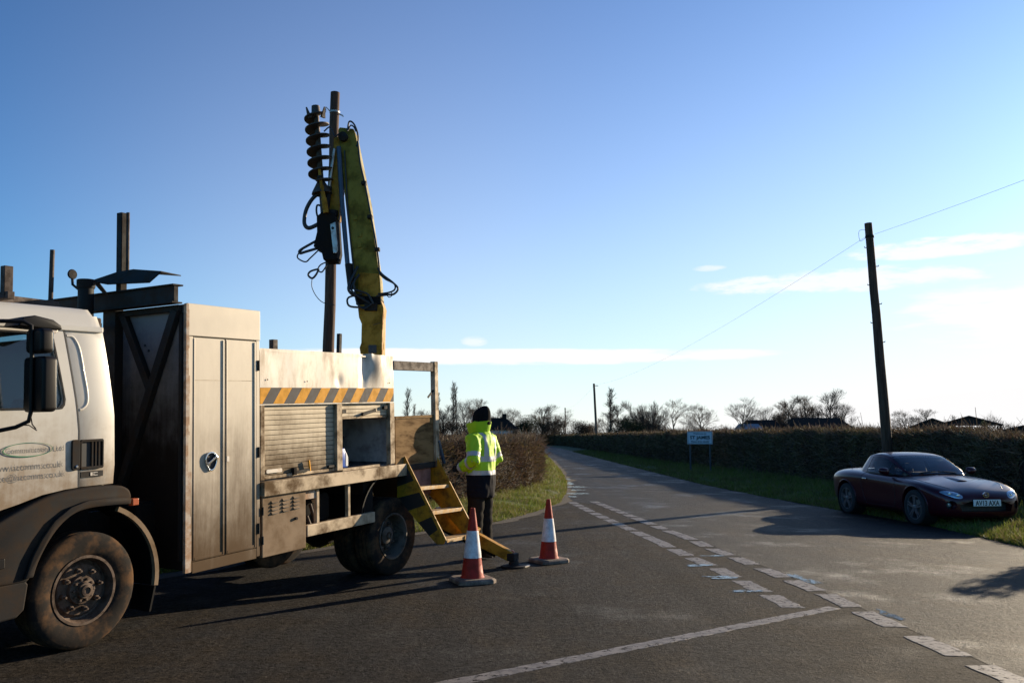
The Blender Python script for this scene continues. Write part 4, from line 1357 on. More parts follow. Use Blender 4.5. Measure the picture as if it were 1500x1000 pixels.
def wire(label, p0, p1, sag, r):
    P0, P1 = Vector(p0), Vector(p1)
    path = [P0.lerp(P1, k / 24) - Vector((0, 0, sag * 4 * (k / 24) * (1 - k / 24))) for k in range(25)]
    o = MB().tube(path, r, 5).build('overhead_wire', 'far_pole_wood', smooth=60)
    return tag(o, label, 'wire', 'overhead wires')
wire('thin overhead wire from the near right pole towards the middle distance pole', (9.34, 21.4, 6.70), (8.7, 88, 6.95), 0.75, 0.0036)
wire('thin overhead wire leaving the near right pole out of the picture', (9.53, 21.3, 6.74), (11.2, -30, 7.0), 1.15, 0.0032)
wire('faint far overhead wire between the two distant poles', (8.7, 88, 6.9), (10.1, 158, 6.8), 0.6, 0.004)
lo = MB().tube(catmull([(-0.32, 0, 6.68), (-0.48, 0, 6.58), (-0.50, 0, 6.84), (-0.34, 0, 6.88), (-0.27, 0, 6.76)], 6), 0.005, 5).build('wire_loop', 'far_pole_wood', pa, smooth=60)

# ---------------------------------------------------------------- village sign
sg = empty('village_sign', (7.88, 35, 0), R(-4))
tag(sg, 'white village sign reading ST JAMES on two grey posts before the hedge', 'sign')
for s in (-0.40, 0.42):
    MB().lathe([(0.036, -0.2), (0.036, 1.62), (0.0, 1.63)], 12, (s, 0.06, 0)).build('post', 'galvanised', sg, smooth=40)
pn = MB().box(-0.52, 0.52, -0.012, 0.012, 1.16, 1.69).build('panel', 'sign_white', sg, bev=0.004)
MB().plate([(-0.50, 1.18), (0.50, 1.18), (0.50, 1.67), (-0.50, 1.67)], [[(-0.488, 1.192), (0.488, 1.192), (0.488, 1.658), (-0.488, 1.658)]], -0.016, -0.0125).build('border', 'sign_black', pn)
for body, size, z, off in (('Welcome to', 0.105, 1.565, 0.002), ('ST JAMES', 0.185, 1.375, 0.007), ('Please drive slowly', 0.098, 1.235, 0.002)):
    me = text_mesh(body, size, lambda x, y, w, z=z: Vector((x * (1.12 if z > 1.3 and z < 1.5 else 1.0), -0.0155, z + y)), 'CENTER', off)
    link_mesh('lettering', me, 'sign_black', pn)

fp = MB().box(-0.05, 0.05, -0.05, 0.05, -0.2, 1.42)
fo = fp.build('fence_post', 'galvanised', bev=0.006)
fo.location = (10.55, 17.35, 0.0)
fo.rotation_euler = (0.05, 0.16, 0.3)
tag(fo, 'short leaning pale post at the right end of the hedge', 'post')
fo.data.materials[0] = MATS['locker_lining']
# ---------------------------------------------------------------- the utility truck
# local frame: x towards the tail, y away from the viewer, z up; origin under the near front wheel
truck = empty('utility_truck', (-2.929, 5.921, 0), R(61.156))
tag(truck, 'dirty white utility truck with lockers, crane and auger parked at the roadside', 'truck')
PT = R(2.8)                       # jacked tail: the whole body leans a little forward
pc_, ps_ = math.cos(PT), math.sin(PT)
def TX(p):
    return Vector((p.x * pc_ - (p.z - 0.4) * ps_, p.y, p.x * ps_ + (p.z - 0.4) * pc_ + 0.4))
def part(mb, name, m, parent=None, bev=0.0, smooth=None, lean=True, **k):
    return mb.build(name, m, parent if parent is not None else truck, bev=bev, smooth=smooth, xf=TX if lean else None, **k)
def rrect(x0, x1, z0, z1, r, n=5):
    out = []
    for cx, cz, a0 in ((x1 - r, z0 + r, -90), (x1 - r, z1 - r, 0), (x0 + r, z1 - r, 90), (x0 + r, z0 + r, 180)):
        for k in range(n + 1):
            t = R(a0 + 90 * k / n)
            out.append((cx + r * math.cos(t), cz + r * math.sin(t)))
    return out

# --- chassis
ch = MB()
for y in (0.68, 1.40):
    ch.box(-1.3, 4.35, y, y + 0.08, 0.60, 0.84)
for x in (0.5, 1.4, 2.4, 4.2):
    ch.box(x, x + 0.08, 0.76, 1.40, 0.64, 0.80)
part(ch, 'chassis', 'chassis_black')
part(MB().tube([(-0.01, 0.2, 0.40), (-0.01, 1.9, 0.40)], 0.06, 10), 'front_axle', 'chassis_black', lean=False)
ra = part(MB().tube([(3.52, 0.3, 0.40), (3.52, 1.8, 0.40)], 0.09, 12), 'rear_axle', 'chassis_black', lean=False)
part(MB().lathe([(0.0, 0.86), (0.14, 0.90), (0.2, 1.05), (0.2, 1.1), (0.14, 1.25), (0, 1.3)], 16, (3.52, 0, 0.42), 'y'), 'differential', 'chassis_black', ra, lean=False)
part(MB().box(0.62, 1.5, 0.35, 1.75, 0.45, 0.9).box(-0.6, 0.4, 0.6, 1.5, 0.55, 1.05), 'engine_and_gearbox', 'chassis_black', bev=0.03)

# --- wheels
def tyre_prof(r, w):
    rb = r * 0.60
    h = w / 2
    return [(rb, -h * 0.80), (rb + 0.02, -h * 0.92), (r * 0.80, -h), (r * 0.93, -h * 0.96), (r * 0.985, -h * 0.84), (r, -h * 0.72),
            (r, -h * 0.50), (r * 0.97, -h * 0.47), (r * 0.97, -h * 0.41), (r, -h * 0.38), (r, -h * 0.05), (r * 0.97, -h * 0.02), (r * 0.97, h * 0.02), (r, h * 0.05),
            (r, h * 0.38), (r * 0.97, h * 0.41), (r * 0.97, h * 0.47), (r, h * 0.50), (r, h * 0.72), (r * 0.985, h * 0.84), (r * 0.93, h * 0.96), (r * 0.80, h), (rb + 0.02, h * 0.92), (rb, h * 0.80)]
def lorry_wheel(x, y, r, w, dish, side, near=True, nuts=8, rimm='rim_steel'):
    """side -1: the outer face looks towards -y.  dish: how far the disc stands in (+) or out (-) of the rim edge"""
    c = (x, y, r)
    s = side
    rb = r * 0.60
    f = lambda d: s * (w / 2 * 0.80 - d)          # d metres in from the outer rim edge
    disc = [(rb, f(-0.012)), (rb - 0.018, f(-0.012)), (rb - 0.03, f(0.02)), (rb - 0.035, f(0.06)), (rb * 0.80, f(dish + 0.02)), (rb * 0.72, f(dish)), (rb * 0.42, f(dish))]
    if dish < 0.05:
        disc += [(rb * 0.40, f(dish - 0.03)), (rb * 0.24, f(dish - 0.035)), (rb * 0.22, f(dish - 0.07)), (0.0, f(dish - 0.075))]
    else:
        disc += [(rb * 0.40, f(dish - 0.03)), (rb * 0.38, f(dish - 0.06)), (rb * 0.26, f(dish - 0.075)), (0.0, f(dish - 0.08))]
    disc += [] 
    back = [(rb, f(0.16)), (rb - 0.03, f(0.16))]
    mbw = MB().lathe(disc, 40, c, 'y', caps=False)
    mbw.lathe([(rb, f(-0.012)), (rb, f(w * 0.8))], 40, c, 'y', caps=False)
    wh = part(mbw, 'wheel', rimm, smooth=35, lean=False)
    part(MB().lathe(tyre_prof(r, w), 56, c, 'y', closed=True), 'tyre', 'tyre_rubber', wh, smooth=40, lean=False)
    if near:
        for k in range(nuts):
            t = 2 * math.pi * (k + 0.3) / nuts
            rr = rb * 0.57
            p = (x + rr * math.cos(t), y + f(dish), r + rr * math.sin(t))
            part(MB().lathe([(0.020, 0.0), (0.018, s * 0.03), (0.010, s * 0.032), (0.009, s * 0.055), (0, s * 0.056)], 6, p, 'y'), 'wheel_nut', 'rim_steel' if rimm == 'rim_steel' else rimm, wh, lean=False)
        hb = MB()
        for k in range(10):
            t = 2 * math.pi * k / 10
            p = (x + rb * 0.31 * math.cos(t), y + f(dish - 0.033), r + rb * 0.31 * math.sin(t))
            hb.lathe([(0.010, 0.0), (0.009, s * 0.018), (0, s * 0.02)], 6, p, 'y')
        hb.lathe([(rb * 0.17, f(dish - 0.07)), (rb * 0.16, f(dish - 0.085)), (rb * 0.10, f(dish - 0.088)), (rb * 0.09, f(dish - 0.078)), (0, f(dish - 0.078))], 20, c, 'y')
        part(hb, 'hub', 'rim_steel', wh, smooth=35, lean=False)
    return wh
lorry_wheel(-0.02, 0.14, 0.395, 0.235, 0.045, -1)
lorry_wheel(-0.02, 1.96, 0.395, 0.235, 0.045, 1, near=False)
lorry_wheel(3.52, 0.14, 0.405, 0.235, 0.13, -1, rimm='rim_rear', nuts=8)
lorry_wheel(3.52, 0.42, 0.405, 0.235, 0.13, 1, near=False)
lorry_wheel(3.52, 1.68, 0.405, 0.235, 0.13, -1, near=False)
lorry_wheel(3.52, 1.96, 0.405, 0.235, 0.13, 1, near=False)

sp = MB().lathe(tyre_prof(0.37, 0.2), 48, (2.28, 0.62, 0.57), 'y', closed=True)
sw = part(sp, 'spare_tyre', 'tyre_rubber', smooth=40, lean=False)
part(MB().lathe([(0.225, 0.54), (0.2, 0.54), (0.17, 0.6), (0.06, 0.6), (0, 0.59)], 28, (2.28, 0, 0.57), 'y'), 'rim', 'rim_steel', sw, smooth=35, lean=False)

# --- cab: side skins with real openings, roof, back and front
WIN = [(-1.15, 1.665), (-0.245, 1.665), (-0.225, 1.69), (-0.218, 1.73), (-0.285, 2.12), (-0.31, 2.152), (-0.345, 2.162), (-0.98, 2.162)]
SIDE = [(-1.42, 0.95), (-0.72, 0.98), (-0.52, 1.03), (-0.36, 1.075), (-0.2, 1.10), (0.165, 1.112), (0.172, 1.25), (0.165, 1.6), (0.135, 1.95), (0.10, 2.26), (-1.02, 2.29), (-1.22, 2.1), (-1.42, 1.55)]
# the panel bows in above the belt line
def tumble(p):
    z = p.z
    k = max(0.0, z - 1.62)
    inn = 0.05 * k + 0.07 * k * k
    y = p.y + inn if p.y < 1.0 else p.y - inn
    return Vector((p.x, y, z))
def cabpart(mb, name, m, parent=None, bev=0.0, smooth=None, **k):
    return mb.build(name, m, parent if parent is not None else truck, bev=bev, smooth=smooth, xf=lambda p: TX(tumble(p)), **k)
def dense(poly, step=0.07):
    out = []
    for i in range(len(poly)):
        a, b = poly[i], poly[(i + 1) % len(poly)]
        n = max(1, int(math.hypot(b[0] - a[0], b[1] - a[1]) / step))
        out += [(a[0] + (b[0] - a[0]) * k / n, a[1] + (b[1] - a[1]) * k / n) for k in range(n)]
    return out
DOOR = [(-1.35, 0.99), (-0.72, 1.0), (-0.52, 1.045), (-0.36, 1.088), (-0.2, 1.108), (-0.108, 1.112), (-0.112, 1.5), (-0.135, 1.72), (-0.20, 2.19), (-0.235, 2.225), (-1.0, 2.225), (-1.18, 2.05), (-1.35, 1.6)]
cab = cabpart(MB().plate(dense([(-0.096, 1.112), (0.165, 1.112), (0.176, 1.25), (0.170, 1.6), (0.135, 1.95), (0.105, 2.21), (-0.19, 2.215), (-0.127, 1.72), (-0.104, 1.5)]), [], 0.0, 0.035), 'cab', 'cab_white', bev=0.006, smooth=40)
# pressed groove in the corner panel: a raised curved lip that catches the light
lip = MB()
gp = catmull([(-0.175, 2.16), (-0.125, 2.15), (-0.085, 2.07), (-0.06, 1.9), (-0.04, 1.76), (-0.045, 1.69), (-0.075, 1.655), (-0.10, 1.645)], 6)
lip.tube([(x, 0.003, z) for x, z in gp], 0.011, 8)
cabpart(lip, 'pressed_groove', 'cab_white', cab, smooth=60)
far = MB().plate(dense(SIDE), [list(reversed(dense(WIN)))], 2.065, 2.10)
cabpart(far, 'far_side_skin', 'cab_white', cab, smooth=40)
shell = MB()
shell.box(0.095, 0.125, 0.05, 2.05, 1.10, 2.2)
cabpart(shell, 'back_wall', 'cab_white', cab)
def roof_pt(u, v):
    x = -1.05 + 1.17 * u
    yy = v
    e = min(u, 1 - u, v, 1 - v)
    z = 2.215 + 0.155 * (1 - (1 - min(1, e / 0.075)) ** 2.2) + 0.03 * math.sin(math.pi * v)
    return (x, 0.045 + 2.01 * yy, z)
rf_ = MB().grid(36, 36, roof_pt)
part(rf_, 'cab_roof', 'cab_white', smooth=50)
for y0, y1 in ((0.030, 0.085), (2.015, 2.07)):
    part(MB().box(-1.06, 0.095, y0, y1, 2.195, 2.235), 'rain_gutter', 'cab_white', bev=0.006)
part(MB().box(-1.47, -1.43, 0.0, 2.10, 0.60, 1.56), 'cab_front', 'cab_white', bev=0.012)
PIL = [(-1.45, 0.62), (-1.36, 0.62), (-1.36, 1.60), (-1.19, 2.055), (-1.01, 2.232), (-1.09, 2.232), (-1.27, 2.06), (-1.45, 1.57)]
cabpart(MB().plate(dense(PIL), [], 0.0, 0.06), 'windscreen_pillar', 'cab_white', cab, smooth=40)
cabpart(MB().plate(dense(PIL), [], 2.04, 2.10), 'windscreen_pillar', 'cab_white', cab, smooth=40)
part(MB().add([(-1.45, 0.06, 1.56), (-1.45, 2.04, 1.56), (-1.07, 1.98, 2.23), (-1.07, 0.12, 2.23), (-1.44, 0.06, 1.56), (-1.44, 2.04, 1.56), (-1.06, 1.98, 2.23), (-1.06, 0.12, 2.23)], [(0, 1, 2, 3), (7, 6, 5, 4), (0, 4, 5, 1), (1, 5, 6, 2), (2, 6, 7, 3), (3, 7, 4, 0)]), 'windscreen', 'cab_glass')
part(MB().box(-1.475, -1.46, 0.25, 1.85, 0.95, 1.30), 'front_grille', 'arch_plastic', bev=0.01)
for y in (0.14, 1.72):
    part(MB().prism(rrect(y, y + 0.24, 0.72, 0.88, 0.03), -1.485, -1.465, 'yz'), 'headlamp', 'lamp_lens', bev=0.008)
seam = [(-0.108, 1.114), (-0.096, 1.114), (-0.100, 1.5), (-0.123, 1.72), (-0.187, 2.19), (-0.197, 2.19), (-0.133, 1.72), (-0.110, 1.5)]
cabpart(MB().plate(dense(seam), [], -0.0075, -0.003), 'door_seam', 'grille_black', cab)
door = cabpart(MB().plate(dense(DOOR), [list(reversed(dense(WIN)))], -0.006, 0.035), 'cab_door', 'cab_white', smooth=40)
cabpart(MB().plate(dense(WIN), [], 0.012, 0.018), 'window', 'cab_glass', door, smooth=40)
sealo = [(x + (0.012 if x > -0.7 else -0.012), z + (0.012 if z > 1.9 else -0.012)) for x, z in WIN]
cabpart(MB().plate(dense(sealo), [list(reversed(dense(WIN)))], -0.012, 0.004), 'window_seal', 'black_plastic', door)
cabpart(MB().plate(dense(WIN), [], 2.08, 2.086), 'far_window', 'cab_glass', cab)
# door handle and air intake
part(MB().prism(rrect(-0.163, -0.103, 1.232, 1.440, 0.018), -0.020, 0.01), 'door_handle', 'arch_plastic', door, bev=0.004)
part(MB().lathe([(0.011, -0.0235), (0.008, -0.026), (0, -0.026)], 10, (-0.128, 0, 1.256), 'y'), 'lock', 'chrome', door)
gr = part(MB().plate(rrect(-0.098, 0.078, 1.232, 1.438, 0.014), [list(reversed(rrect(-0.088, 0.066, 1.25, 1.42, 0.006)))], -0.016, 0.01), 'air_intake', 'arch_plastic', cab, bev=0.003)
part(MB().box(-0.088, 0.066, -0.001, 0.004, 1.25, 1.42), 'backing', 'grille_black', gr)
for x in (-0.012, 0.014, 0.040):
    part(MB().box(x, x + 0.011, -0.012, 0.0, 1.25, 1.42), 'vane', 'arch_plastic', gr)
bd = part(MB().prism(rrect(-0.090, 0.078, 1.176, 1.216, 0.004), -0.008, 0.0), 'badge_plate', 'dark_steel', cab)
part(MB().box(-0.02, -0.004, -0.011, -0.008, 1.184, 1.208).box(0.0, 0.035, -0.011, -0.008, 1.203, 1.208).box(0.0, 0.035, -0.011, -0.008, 1.184, 1.189).box(0.0, 0.012, -0.011, -0.008, 1.193, 1.198), 'badge_mark', 'bare_steel', bd)
# lettering on the door
def on_door(x, y, w, x0, z0):
    return TX(tumble(Vector((x0 + x, -0.0105, z0 + y))))
for body, size, xr, z0, m in (('IA Communications Ltd', 0.052, -0.215, 1.374, 'letter_grey'), ('www.iacomms.co.uk', 0.062, -0.223, 1.264, 'letter_grey'), ('office@iacomms.co.uk', 0.060, -0.208, 1.199, 'letter_grey')):
    link_mesh('lettering', text_mesh(body, size, lambda x, y, w, xr=xr, z0=z0: on_door(x * 0.90, y, w, xr, z0), 'RIGHT', -0.0004), m, door)
ring = MB()
el_o, el_i = [], []
for k in range(48):
    t = 2 * math.pi * k / 48
    wv = 0.5 + 0.5 * math.cos(t - 3.9)
    el_o.append((-0.462 + 0.166 * math.cos(t), 1.392 + 0.047 * math.sin(t)))
    el_i.append((-0.462 + (0.164 - 0.005 * wv) * math.cos(t), 1.392 + (0.045 - 0.005 * wv) * math.sin(t)))
ring.plate(el_o, [list(reversed(el_i))], -0.0115, -0.009)
part(ring, 'green_ellipse', 'letter_green', door)
# wheel-arch moulding, front corner and mudguard
def arc(cx, cz, r, a0, a1, n):
    return [(cx + r * math.cos(R(a0 + (a1 - a0) * k / n)), cz + r * math.sin(R(a0 + (a1 - a0) * k / n))) for k in range(n + 1)]
outer = catmull([(-0.98, 0.80), (-0.72, 0.92), (-0.50, 1.02), (-0.30, 1.085), (-0.05, 1.108), (0.17, 1.10), (0.26, 1.07), (0.29, 1.02), (0.285, 0.975)], 4)
inner = catmull([(0.27, 0.955), (0.12, 0.965), (-0.06, 0.965), (-0.17, 0.94), (-0.27, 0.87), (-0.35, 0.77), (-0.41, 0.66), (-0.44, 0.57)], 4)
arch = MB().prism(outer + inner + [(-0.47, 0.54), (-0.98, 0.56)], -0.035, 0.30)
part(arch, 'wheel_arch', 'arch_plastic', bev=0.018, smooth=40, segs=3)
part(MB().prism(inner + [(-0.50, 0.57), (-0.485, 0.60), (-0.45, 0.70), (-0.385, 0.81), (-0.30, 0.915), (-0.185, 0.99), (-0.06, 1.02), (0.12, 1.02), (0.275, 1.0)], -0.060, -0.033), 'arch_lip', 'arch_plastic', bev=0.010, smooth=40)
part(MB().box(-0.95, -0.62, -0.05, -0.03, 0.66, 0.72), 'arch_reflector', 'black_plastic', bev=0.004)
bp_ = MB().prism([(-1.5, 0.30), (-0.53, 0.33), (-0.48, 0.37), (-0.455, 0.53), (-0.475, 0.555), (-1.5, 0.545)], -0.03, 0.35)
part(bp_, 'cab_step', 'arch_plastic', bev=0.012)
part(MB().box(-1.55, -1.42, 0.0, 2.1, 0.35, 0.75), 'front_bumper', 'arch_plastic', bev=0.03)
mg = MB()
mo = arc(-0.02, 0.42, 0.565, 66, -10, 14)
mi = arc(-0.02, 0.42, 0.545, -10, 66, 14)
mg.prism(mo + mi, 0.03, 0.27)
part(mg, 'mudguard', 'black_plastic', smooth=40)
part(MB().prism(arc(-0.02, 0.42, 0.572, 66, -10, 14) + arc(-0.02, 0.42, 0.538, -10, 66, 14), -0.005, 0.030), 'mudguard_lit_edge', 'vent_panel', smooth=40)  # guard's lit edge and shaded inside are put into two colours
part(MB().prism([(0.50, 0.16), (0.515, 0.16), (0.55, 0.34), (0.535, 0.34)], 0.02, 0.25), 'mud_flap', 'black_plastic', lean=False)
ml = MB().box(0.325, 0.378, 0.0, 0.05, 0.935, 0.985)
part(ml, 'marker_lamp', 'orange_lens', bev=0.006)
part(MB().tube([(0.30, 0.06, 1.0), (0.34, 0.04, 0.96)], 0.012, 6), 'lamp_bracket', 'chassis_black')
# inside the cab
seat = MB().prism([(-0.30, 1.0), (-0.12, 1.05), (-0.05, 1.72), (-0.16, 1.74), (-0.24, 1.28), (-0.62, 1.22), (-0.62, 1.05)], 0.22, 0.72)
part(seat, 'seat', 'black_plastic', bev=0.03, smooth=40)
part(MB().prism([(-0.30, 1.0), (-0.12, 1.05), (-0.05, 1.72), (-0.16, 1.74), (-0.24, 1.28), (-0.62, 1.22), (-0.62, 1.05)], 1.30, 1.80), 'seat', 'black_plastic', bev=0.03, smooth=40)
part(MB().box(-1.4, -1.05, 0.1, 2.0, 1.0, 1.45), 'dashboard', 'black_plastic', bev=0.04)
part(MB().box(-1.4, 0.1, 0.05, 2.05, 0.98, 1.02), 'cab_floor', 'chassis_black')
# mirrors
def mirror_body(x0, x1, z0, z1, y0, y1):
    return MB().prism(rrect(x0, x1, z0, z1, 0.035, 4), y0, y1)
def rr_yz(y0, y1, z0, z1, r):
    return rrect(y0, y1, z0, z1, r, 4)
m1 = part(MB().prism(rr_yz(-0.385, -0.165, 1.635, 1.985, 0.03), -0.60, -0.505, 'yz'), 'mirror', 'black_plastic', bev=0.020, smooth=40, segs=3)
part(MB().box(-0.503, -0.500, -0.365, -0.185, 1.66, 1.96), 'mirror_glass', 'mirror_glass', m1)
m2 = part(MB().prism(rr_yz(-0.375, -0.20, 2.005, 2.16, 0.03), -0.61, -0.525, 'yz'), 'mirror', 'black_plastic', bev=0.020, smooth=40, segs=3)
part(MB().box(-0.523, -0.520, -0.355, -0.22, 2.025, 2.14), 'mirror_glass', 'mirror_glass', m2)
kb = MB().prism([(-0.66, 2.18), (-0.63, 2.235), (-0.55, 2.255), (-0.43, 2.235), (-0.375, 2.20), (-0.365, 2.18), (-0.38, 2.17)], -0.21, -0.04)
m3 = part(kb, 'kerb_mirror', 'black_plastic', bev=0.012, smooth=45, segs=3)
part(MB().prism([(-0.50, 2.168), (-0.385, 2.172), (-0.40, 2.150), (-0.45, 2.128), (-0.49, 2.135)], -0.20, -0.06), 'mirror_glass', 'bare_steel', m3, bev=0.008)
armp = MB()
armp.tube([(-1.45, -0.05, 2.20), (-0.80, -0.20, 2.20), (-0.66, -0.26, 2.205), (-0.62, -0.28, 2.18), (-0.612, -0.28, 2.02), (-0.612, -0.28, 1.64), (-0.62, -0.27, 1.58), (-0.67, -0.22, 1.545), (-0.9, -0.16, 1.50), (-1.4, -0.03, 1.40)], 0.013, 8)
part(armp, 'mirror_arm', 'black_plastic', smooth=50)
part(MB().tube([(-0.67, -0.23, 1.56), (-0.595, -0.235, 1.555), (-0.545, -0.235, 1.52)], 0.004, 5).tube([(-0.59, -0.235, 1.64), (-0.575, -0.235, 1.56), (-0.55, -0.235, 1.53)], 0.004, 5), 'mirror_cable', 'black_plastic')

# --- roof rack, bolsters, exhaust
rk = MB().bar((-1.3, 0.30, 2.43), (0.05, 0.52, 2.43), 0.06, 0.05).bar((-1.3, 1.7, 2.43), (0.05, 1.6, 2.43), 0.06, 0.05).bar((-0.5, 0.15, 2.42), (-0.5, 1.9, 2.42), 0.05, 0.05)
part(rk, 'roof_rack', 'brown_steel', bev=0.004)
part(MB().box(-0.53, -0.47, 0.18, 0.23, 2.40, 2.62), 'bolster_post', 'brown_steel', bev=0.004)
part(MB().tube([(0.09, 0.66, 2.40), (0.10, 0.66, 2.87)], 0.017, 10), 'bolster_post', 'brown_steel', smooth=50)
part(MB().box(0.67, 0.73, 0.64, 0.70, 2.52, 3.27), 'bolster_post', 'dark_steel', bev=0.004)
part(MB().tube([(0.715, 0.615, 2.68), (0.715, 0.615, 3.27)], 0.014, 8), 'bolster_post', 'brown_steel', smooth=50)
ex = part(MB().tube([(0.5, 0.84, 1.0), (0.5, 0.84, 2.66)], 0.06, 18), 'exhaust_stack', 'dark_steel', smooth=50)
part(MB().lathe([(0.064, 2.63), (0.07, 2.64), (0.07, 2.70), (0.062, 2.705)], 18, (0.5, 0.84, 0)), 'rain_cap', 'dark_steel', ex, smooth=40)
rl = part(MB().lathe([(0.0, -0.012), (0.036, -0.010), (0.042, 0.0), (0.036, 0.012), (0, 0.014)], 18, (0.46, 0.96, 2.755), 'y'), 'work_lamp', 'dark_steel', smooth=50)
part(MB().tube([(0.46, 0.96, 2.72), (0.46, 0.955, 2.67), (0.48, 0.91, 2.63)], 0.011, 6), 'stalk', 'dark_steel', rl)

# --- tall cabinet behind the cab
X0, X1 = 0.80, 1.565
cb = MB().box(X0 + 0.01, X1, 0.02, 0.90, 0.40, 2.47)
cab2 = part(cb, 'tall_cabinet', 'cabinet_metal')
part(MB().box(X0 - 0.012, X0 + 0.008, 0.02, 0.90, 0.38, 2.46), 'front_wall', 'cabinet_front_shaded', cab2)
part(MB().box(X0 - 0.005, X1 + 0.004, -0.012, 0.018, 2.215, 2.475), 'header_panel', 'cabinet_metal', cab2, bev=0.004)
part(MB().box(X0, X0 + 0.055, -0.004, 0.018, 0.36, 2.213).box(X1 - 0.035, X1 + 0.003, -0.004, 0.018, 0.36, 2.213), 'door_jambs', 'cabinet_metal', cab2, bev=0.003)
part(MB().box(X0 + 0.057, X1 - 0.037, -0.004, 0.018, 0.345, 0.43), 'bottom_rail', 'cabinet_metal', cab2, bev=0.003)
rust = MB()
rr_ = random.Random(5)
z = 0.36
while z < 2.45:
    dz = rr_.uniform(0.03, 0.12)
    rust.box(X0 - 0.016, X0 + rr_.uniform(0.006, 0.02) + 0.02 * (z < 1.1), -0.014, -0.0045 + 0.02, z, min(z + dz, 2.47))
    z += dz
part(rust, 'rusty_corner', 'edge_rust', cab2)
def cab_door(x0, x1, z0, z1, nm):
    d = part(MB().box(x0, x1, -0.003, 0.016, z0, z1), 'cabinet_door', 'cabinet_metal', bev=0.003)
    fr_ = MB()
    fr_.box(x1 - 0.022, x1 - 0.004, -0.011, -0.003, z0 + 0.01, z1 - 0.01)
    fr_.box(x0 + 0.004, x0 + 0.014, -0.008, -0.003, z0 + 0.01, z1 - 0.01)
    fr_.box(x0 + 0.016, x1 - 0.024, -0.008, -0.003, z0 + 0.008, z0 + 0.03)
    part(fr_, 'door_edging', 'cabinet_metal', d, bev=0.002)
    seam = MB().box(x0 + 0.015, x1 - 0.024, -0.0042, -0.0025, 1.86, 1.863)
    part(seam, 'seam', 'sill_metal', d)
    return d
d1 = cab_door(0.86, 1.178, 0.435, 2.205, 0)
d2 = cab_door(1.192, 1.525, 0.435, 2.205, 1)
part(MB().box(1.1785, 1.1915, 0.0, 0.012, 0.435, 2.205), 'door_gap', 'chassis_black', cab2)
ov = [(1.035 + 0.060 * math.cos(t) * (1 + 0.22 * math.sin(t)), 1.205 + 0.078 * math.sin(t)) for t in [2 * math.pi * k / 24 for k in range(24)]]
ovi = [(1.035 + (x - 1.035) * 0.80, 1.205 + (z - 1.205) * 0.82) for x, z in ov]
hd = part(MB().plate(ov, [list(reversed(ovi))], -0.020, -0.002), 'recessed_handle', 'chrome', d1, bev=0.003, smooth=50)
part(MB().prism(ovi, -0.0045, -0.003), 'handle_well', 'grille_black', d1)
part(MB().bar((0.995, -0.016, 1.185), (1.083, -0.022, 1.245), 0.018, 0.018), 'handle_lever', 'chrome', d1, bev=0.003)
part(MB().box(1.198, 1.225, -0.010, -0.003, 1.19, 1.235), 'catch', 'bare_steel', d2, bev=0.002)
for z in (0.55, 1.2, 1.95):
    part(MB().tube([(1.548, -0.012, z), (1.548, -0.012, z + 0.09)], 0.010, 8), 'hinge', 'dark_steel', cab2)
# braces on the front wall
br = MB()
br.bar((X0 - 0.045, 0.07, 2.42), (X0 - 0.045, 0.80, 0.85), 0.075, 0.05, (1, 0, 0))
br.bar((X0 - 0.040, 0.72, 2.42), (X0 - 0.040, 0.375, 1.80), 0.07, 0.045, (1, 0, 0))
br.bar((X0 - 0.04, 0.03, 2.435), (X0 - 0.04, 0.90, 2.435), 0.05, 0.045, (1, 0, 0))
br.box(X0 - 0.09, X0 - 0.013, 0.76, 0.92, 0.40, 2.52)
br.box(X0 - 0.03, X0 - 0.013, 0.025, 0.06, 0.45, 2.40)
part(br, 'front_brace', 'dark_steel', cab2, bev=0.003)
for y, z in ((0.48, 2.16), (0.435, 2.115)):
    part(MB().lathe([(0.012, -0.004), (0.010, 0.001), (0, 0.001)], 10, (X0 - 0.014, y, z), 'x'), 'bolt_hole', 'grille_black', cab2)
# headboard beam and the bent sheet lying on it
bm_ = MB().box(0.66, 0.70, -0.02, 2.2, 2.475, 2.60).box(0.64, 0.74, -0.03, 2.2, 2.60, 2.612).box(0.64, 0.74, -0.02, 2.2, 2.463, 2.475)
part(bm_, 'headboard_beam', 'dark_steel', bev=0.002)
part(MB().box(0.20, 0.66, 0.86, 0.92, 2.30, 2.36), 'cab_stay', 'dark_steel')
part(MB().box(0.02, 0.13, 0.1, 0.95, 2.235, 2.31), 'cab_rear_bar', 'brown_steel', bev=0.01)
sh = MB()
def bent(y0, z0, y1, z1, y2, z2, y3, z3, x0, x1, dz):
    """steel sheet: a face towards the cab that folds back over its top edge"""
    th = 0.008
    P = [(x0, y0, z0), (x0, y1, z1), (x0 + dz, y2, z2), (x0 + dz, y3, z3)]
    Q = [(p[0] + th, p[1], p[2] - th) for p in P]
    sh.add(P + Q, [(0, 1, 2, 3), (7, 6, 5, 4), (0, 4, 5, 1), (1, 5, 6, 2), (2, 6, 7, 3), (3, 7, 4, 0)])
    P = [(x0 + dz, y3, z3), (x0 + dz, y2, z2), (x1, y2, z2 - 0.01), (x1, y3, z3 - 0.01)]
    Q = [(p[0], p[1], p[2] - th) for p in P]
    sh.add(P + Q, [(0, 1, 2, 3), (7, 6, 5, 4), (0, 4, 5, 1), (1, 5, 6, 2), (2, 6, 7, 3), (3, 7, 4, 0)])
bent(0.72, 2.672, 0.20, 2.640, 0.12, 2.725, 0.45, 2.772, 0.60, 0.84, 0.05)
bent(0.93, 2.715, 0.722, 2.673, 0.452, 2.773, 0.66, 2.770, 0.60, 0.80, 0.05)
